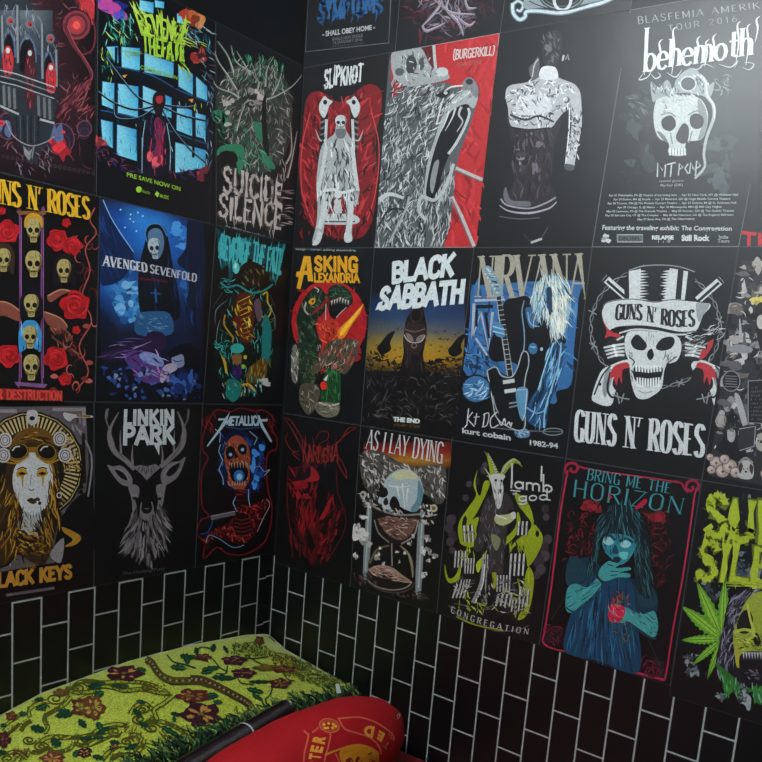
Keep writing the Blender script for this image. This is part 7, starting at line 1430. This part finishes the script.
Q.line(BD_, 40, '#40320f'); Q.line([(x-4, y+18) for x, y in BD_], 4, '#2c1c0c'); Q.line([(x+4, y-18) for x, y in BD_], 4, '#2c1c0c')
cb = catmull(BD_, False, 5)
for i in range(0, len(cb), 1): Q.ell(cb[i][0], cb[i][1], 6, 5, '#907c68' if i % 2 else '#2c1814')
Q.line([(250, 470), (236, 490), (250, 510), (268, 500)], 5, OL); Q.line([(0, 590), (20, 615), (60, 620), (160, 590), (240, 540), (330, 470)], 6, OL)
Q.done(CLOTH)

# fringe of looped tassels hanging along the front edge
V = []; Fc = []; Cc = []
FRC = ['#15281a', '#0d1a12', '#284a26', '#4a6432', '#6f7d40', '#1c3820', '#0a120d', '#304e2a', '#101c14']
def strand(p0, dirv, ln, wd, c, curl):
    k = 6; side = Vector((0, 1, 0)); pts = []
    for i in range(k+1):
        t = i/k; p = Vector(p0)+dirv*ln*t+Vector((.012*sin(pi*t)+curl[0]*sin(t*6+curl[2])*.004, curl[1]*t*.010+.004*sin(t*9+curl[2]), -.012*t*t))
        pts.append(p)
    b0 = len(V)
    for i, p in enumerate(pts):
        q = wd*(1-.5*abs(i/k-.4)); V.append(p-side*q/2); V.append(p+Vector((.35, 0, .9)).normalized()*q*.5); V.append(p+side*q/2)
    for i in range(k):
        a = b0+i*3; Fc.append((a, a+3, a+4, a+1)); Fc.append((a+1, a+4, a+5, a+2)); Cc.extend([c, c])
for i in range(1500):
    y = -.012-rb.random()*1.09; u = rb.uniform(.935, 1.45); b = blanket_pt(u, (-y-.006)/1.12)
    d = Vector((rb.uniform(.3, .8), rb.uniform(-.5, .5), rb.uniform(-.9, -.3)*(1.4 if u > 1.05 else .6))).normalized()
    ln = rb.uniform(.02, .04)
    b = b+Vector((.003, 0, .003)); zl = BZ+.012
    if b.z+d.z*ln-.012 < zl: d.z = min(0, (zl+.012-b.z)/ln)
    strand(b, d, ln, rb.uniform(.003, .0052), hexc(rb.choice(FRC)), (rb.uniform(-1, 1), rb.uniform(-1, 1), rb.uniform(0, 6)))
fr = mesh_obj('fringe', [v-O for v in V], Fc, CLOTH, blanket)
at = fr.data.color_attributes.new('ink', 'FLOAT_COLOR', 'CORNER'); dd = []
for f, c in zip(Fc, Cc): dd += [*c, 1]*len(f)
at.data.foreach_set('color', dd); fr['label'] = 'dark green looped fringe'; fr['kind'] = 'stuff'
# white care tag sticking out of the fringe
p = un(338, 690, 2, .497)
ct = mesh_obj('care_tag', [Vector(v)+p-O for v in ((-.008, -.004, .016), (-.001, .003, .018), (.009, .003, -.006), (.001, -.005, -.008), (-.008, -.0035, .0155), (-.001, .0035, .0175), (.009, .0035, -.0065), (.001, -.0045, -.0085))], [(0, 1, 2, 3), (4, 5, 6, 7), (0, 1, 5, 4), (1, 2, 6, 5), (2, 3, 7, 6), (3, 0, 4, 7)], mat('tag_cloth', '#b8bcb4', .7, (60, '#a0a49c')), blanket)
ct['label'] = 'small white cloth tag'

# ---- red bolster pillow with the club crest
PC = Vector((.618, -.482, .4625)); PS = (.124, .385, .1325); PR = .076; PE = 2.3
def pillow_pt(i, j, NI, NJ):
    v = -pi/2+pi*i/NI; u = 2*pi*j/NJ
    f = lambda a, e: math.copysign(abs(a)**e, a)
    x = PS[0]*f(cos(u), 2/PE)*abs(cos(v)); y = PS[1]*f(sin(u), 2/PE)*abs(cos(v)); z = PS[2]*sin(v)
    nn = mnoise.noise(Vector((x*9, y*9, z*9+2)))*.006+mnoise.noise(Vector((x*26, y*26, z*26)))*.0018
    en = max(0, (y-PS[1]*.72)/(PS[1]*.28)); nn += -.006*en*abs(sin(u*7+z*20))
    r = Vector((x, y, z)); r = r+r.normalized()*nn if r.length > 1e-6 else r
    X = PC.x+r.x*cos(PR)-r.y*sin(PR); Y = PC.y+r.x*sin(PR)+r.y*cos(PR); Z = PC.z+r.z
    return Vector((X, min(Y, -.008), max(Z, BZ+.001)))
NI, NJ = 60, 110; V = []; Fc = []
for i in range(NI+1):
    for j in range(NJ): V.append(pillow_pt(i, j, NI, NJ))
for i in range(NI):
    for j in range(NJ): Fc.append((i*NJ+j, i*NJ+(j+1) % NJ, (i+1)*NJ+(j+1) % NJ, (i+1)*NJ+j))
PO = Vector((PC.x, PC.y, BZ+.001))
pillow = mesh_obj('bolster_pillow', [v-PO for v in V], Fc, red_sat, None, PO, True)
tag(pillow, 'plump red bolster pillow printed with a yellow crest, lying in front of the green blanket', 'pillow')
def wide(self, pts, wd, c, smooth=True, taper=None, dh=0.0, step=True): return Poster.line(self, pts, wd*1.25, c, smooth, taper, dh, step)
Cloth.line = wide
Q = Cloth(BVHTree.FromPolygons(V, Fc), PO, pillow, (325, 680, 9.2927), 8)
Y1, Y2, PK = '#d08c30', '#c07c20', '#c2583e'
Q.part('crest_outline')
K = 9.2927
def tr(pts, x0=255, y0=680): return [((x0+p[0]/K-325)*K, (y0+p[1]/K-680)*K) for p in pts]
Q.line([(130, 360), (200, 352), (300, 346), (400, 368), (480, 400), (560, 450), (620, 500), (640, 560)], 11, PK)
Q.line([(120, 350), (150, 410), (190, 460), (300, 495), (400, 530), (470, 580), (510, 640), (520, 690)], 11, PK)
Q.line(tr([(455, 470), (480, 500), (496, 505), (478, 600), (458, 680), (450, 780), (440, 900)]), 12, PK)
Q.line(tr([(590, 440), (560, 470), (530, 490)]), 9, PK); Q.line(tr([(690, 500), (700, 520), (680, 620), (655, 700), (640, 800), (630, 900)]), 12, PK)
Q.line([(0, 700), (60, 670), (150, 640), (240, 612), (320, 606), (400, 624), (460, 654), (500, 690)], 14, Y2)
Q.line([(95, 680), (130, 760), (150, 850)], 9, PK)
for px_, py_ in ((610, 500), (625, 530)): Q.ell(px_, py_, 16, 18, PK, ring=6)
Q.part('crest_ball')
bc = tr([(690, 425)])[0]
Q.ell(bc[0], bc[1], 92, 62, PK, 12, ring=10); Q.ell(bc[0], bc[1], 78, 50, '#a04a1c', 12)
for dx, dy in ((-50, -10), (-16, 22), (30, 20), (36, -12), (-6, -20), (60, 6), (-40, 24)): Q.poly([(bc[0]+dx-14, bc[1]+dy-8), (bc[0]+dx+4, bc[1]+dy-13), (bc[0]+dx+16, bc[1]+dy), (bc[0]+dx+4, bc[1]+dy+13), (bc[0]+dx-12, bc[1]+dy+8)], '#d8a030')
Q.part('crest_field')
Q.big([(130, 670), (220, 622), (320, 612), (420, 634), (490, 680), (500, 740), (480, 800), (360, 860), (220, 860), (160, 780)], '#b87414')
Q.part('crest_ship')
for pts in ([(190, 760), (230, 720), (260, 750), (240, 790)], [(280, 760), (300, 712), (330, 730), (350, 790)], [(370, 740), (400, 700), (440, 690), (420, 740), (390, 790)], [(200, 790), (300, 770), (420, 780), (400, 840), (230, 850)]): Q.poly(pts, '#6c0c10', True)
Q.line([(330, 720), (400, 690), (440, 670)], 10, '#6c0c10'); Q.line([(190, 745), (220, 735)], 8, '#6c0c10', False)
Q.part('crest_lettering')
# upright column reads TER towards the ball, the curved band reads ED upside down
q = tr([(625, 540), (645, 640)])
Q.type('R', tr([(655, 545), (645, 605), (520, 590), (540, 515)])[0:0] or tr([(640, 600), (650, 530), (545, 505), (530, 575)]), '#cf8c30', .05)
Q.type('E', tr([(615, 680), (632, 622), (525, 605), (505, 665)]), '#cf8c30', .05)
Q.type('T', tr([(600, 745), (610, 695), (505, 680), (495, 735)]), '#cf8c30', .05)
Q.type('S', tr([(592, 815), (600, 765), (500, 755), (490, 805)]), '#cf8c30', .05)
Q.type('D', [(470, 445), (370, 420), (350, 490), (430, 530)][0:0] or [(445, 540), (470, 452), (380, 418), (362, 492)][0:0] or [(468, 450), (370, 418), (362, 505), (430, 540)][0:0] or [(462, 442), (368, 425), (352, 510), (440, 545)], '#cf8c30', .06)
Q.type('E', [(556, 505), (500, 472), (478, 545), (520, 580)], '#cf8c30', .06)
Q.type('T', [(612, 590), (560, 575), (535, 620), (570, 650)], '#a06024', .02)
Q.done(ink_mat('crest_print', .55, .3, .2))
# pull ring on the far end
def torus(name, c, R1, r1, ax, material, parent=None):
    bm = bmesh.new(); vs = []
    ax = Vector(ax).normalized(); t1 = ax.orthogonal().normalized(); t2 = ax.cross(t1)
    for i in range(20):
        a = 2*pi*i/20; rr = t1*cos(a)+t2*sin(a)
        for j in range(8):
            b = 2*pi*j/8; vs.append(bm.verts.new(Vector(c)+rr*(R1+r1*cos(b))+ax*r1*sin(b)))
    for i in range(20):
        for j in range(8): bm.faces.new((vs[i*8+j], vs[((i+1) % 20)*8+j], vs[((i+1) % 20)*8+(j+1) % 8], vs[i*8+(j+1) % 8]))
    me = bpy.data.meshes.new(name); bm.to_mesh(me); bm.free(); me.materials.append(material)
    o = bpy.data.objects.new(name, me); col.objects.link(o)
    if parent: o.parent = parent
    return o
d = ray(399, 716).normalized()
hit = Q.tree.ray_cast(CAM, ray(397, 716).normalized())[0] or Q.tree.find_nearest(un(399, 716, 2, .45))[0]
rg = torus('pull_ring', Vector(un(398.5, 716, 1, hit.y))-PO, .0052, .0009, (-.3, -.8, .4), mat('ring_metal', '#b4b0a4', .3, metallic=.6, noise=(40, '#9a968c')), pillow)
rg['label'] = 'small pale ring'

# ---- dark plastic-wrapped roll lying on the fringe against the pillow
film = mat('glossy_film', '#120d10', .2, (30, '#1d1519'), spec=1.0, bump=.9, bscale=34)
A = Vector((.423, -.330, .502)); B = Vector((.558, -1.02, .510))
ax = (B-A).normalized(); s1 = ax.cross(Vector((0, 0, 1))).normalized(); s2 = s1.cross(ax)
def roll_mesh(name, r0, r1, t0, t1, closed, material, parent, wob=0.0, spiral_=0.0, O_=None):
    V = []; Fc = []; NA, NL = 40, 30
    for i in range(NL+1):
        t = t0+(t1-t0)*i/NL; c = A+(B-A)*t
        for j in range(NA):
            a = 2*pi*j/NA; r = r0+(r1-r0)*i/NL+wob*mnoise.noise(Vector((t*14, cos(a)*1.5, sin(a)*1.5)))
            V.append(c+s1*r*cos(a)+s2*r*sin(a)-O_)
    for i in range(NL):
        for j in range(NA): Fc.append((i*NA+j, i*NA+(j+1) % NA, (i+1)*NA+(j+1) % NA, (i+1)*NA+j))
    if closed: Fc.append(tuple(range(NA))); Fc.append(tuple(NL*NA+j for j in range(NA-1, -1, -1)))
    else:
        n0 = len(V)
        for i in (0, NL):
            for j in range(NA): v = V[i*NA+j]+O_; c = A+(B-A)*(t0+(t1-t0)*i/NL); V.append(c+(v-c)*.82-O_)
        for j in range(NA):
            Fc.append((j, (j+1) % NA, n0+(j+1) % NA, n0+j)); Fc.append((NL*NA+j, n0+NA+j, n0+NA+(j+1) % NA, NL*NA+(j+1) % NA)); Fc.append((n0+j, n0+(j+1) % NA, n0+NA+(j+1) % NA, n0+NA+j))
    return mesh_obj(name, V, Fc, material, parent, None if parent else O_, True)
RO = Vector((.49, -.68, .47))
roll = roll_mesh('film_roll', .0285, .0290, 0, 1, False, film, None, .0014, 0, RO)
tag(roll, 'dark glossy plastic wrapped roll with a white band, lying between green fringe and red pillow', 'roll')
bnd = roll_mesh('band', .0298, .0298, .232, .239, False, mat('white_band', '#b8bcbc', .5, (50, '#a8acac')), roll, 0, 0, RO); bnd['label'] = 'narrow white band'
# loose flap of film with a pale cut edge
fl = []; ff = []
for i in range(16):
    t = -.012+.2*i/15
    for j in range(6):
        a = radians(-62-j*9); r = .030+.0035*j
        c = A+(B-A)*t; fl.append(c+s1*r*cos(a)*-1+s2*r*sin(a)-RO+Vector((0, 0, .0015*sin(i*.9))))
for i in range(15):
    for j in range(5): ff.append((i*6+j, i*6+j+1, (i+1)*6+j+1, (i+1)*6+j))
flap = mesh_obj('loose_flap', fl, ff, film, roll, None, True)
so = flap.modifiers.new('thickness', 'SOLIDIFY'); so.thickness = .0006
ev = [fl[i*6+5] for i in range(3, 16)]
V = []; Fc = []
for i, p in enumerate(ev): V += [p+Vector((0, 0, .0012)), p+Vector((.0012, -.0002, -.0010)), p+Vector((-.0010, 0, -.0008))]
for i in range(len(ev)-1):
    for j in range(3): Fc.append((i*3+j, i*3+(j+1) % 3, i*3+3+(j+1) % 3, i*3+3+j))
ce = mesh_obj('cut_edge', V, Fc, MATS['white_band'], flap); ce['label'] = 'pale cut edge'
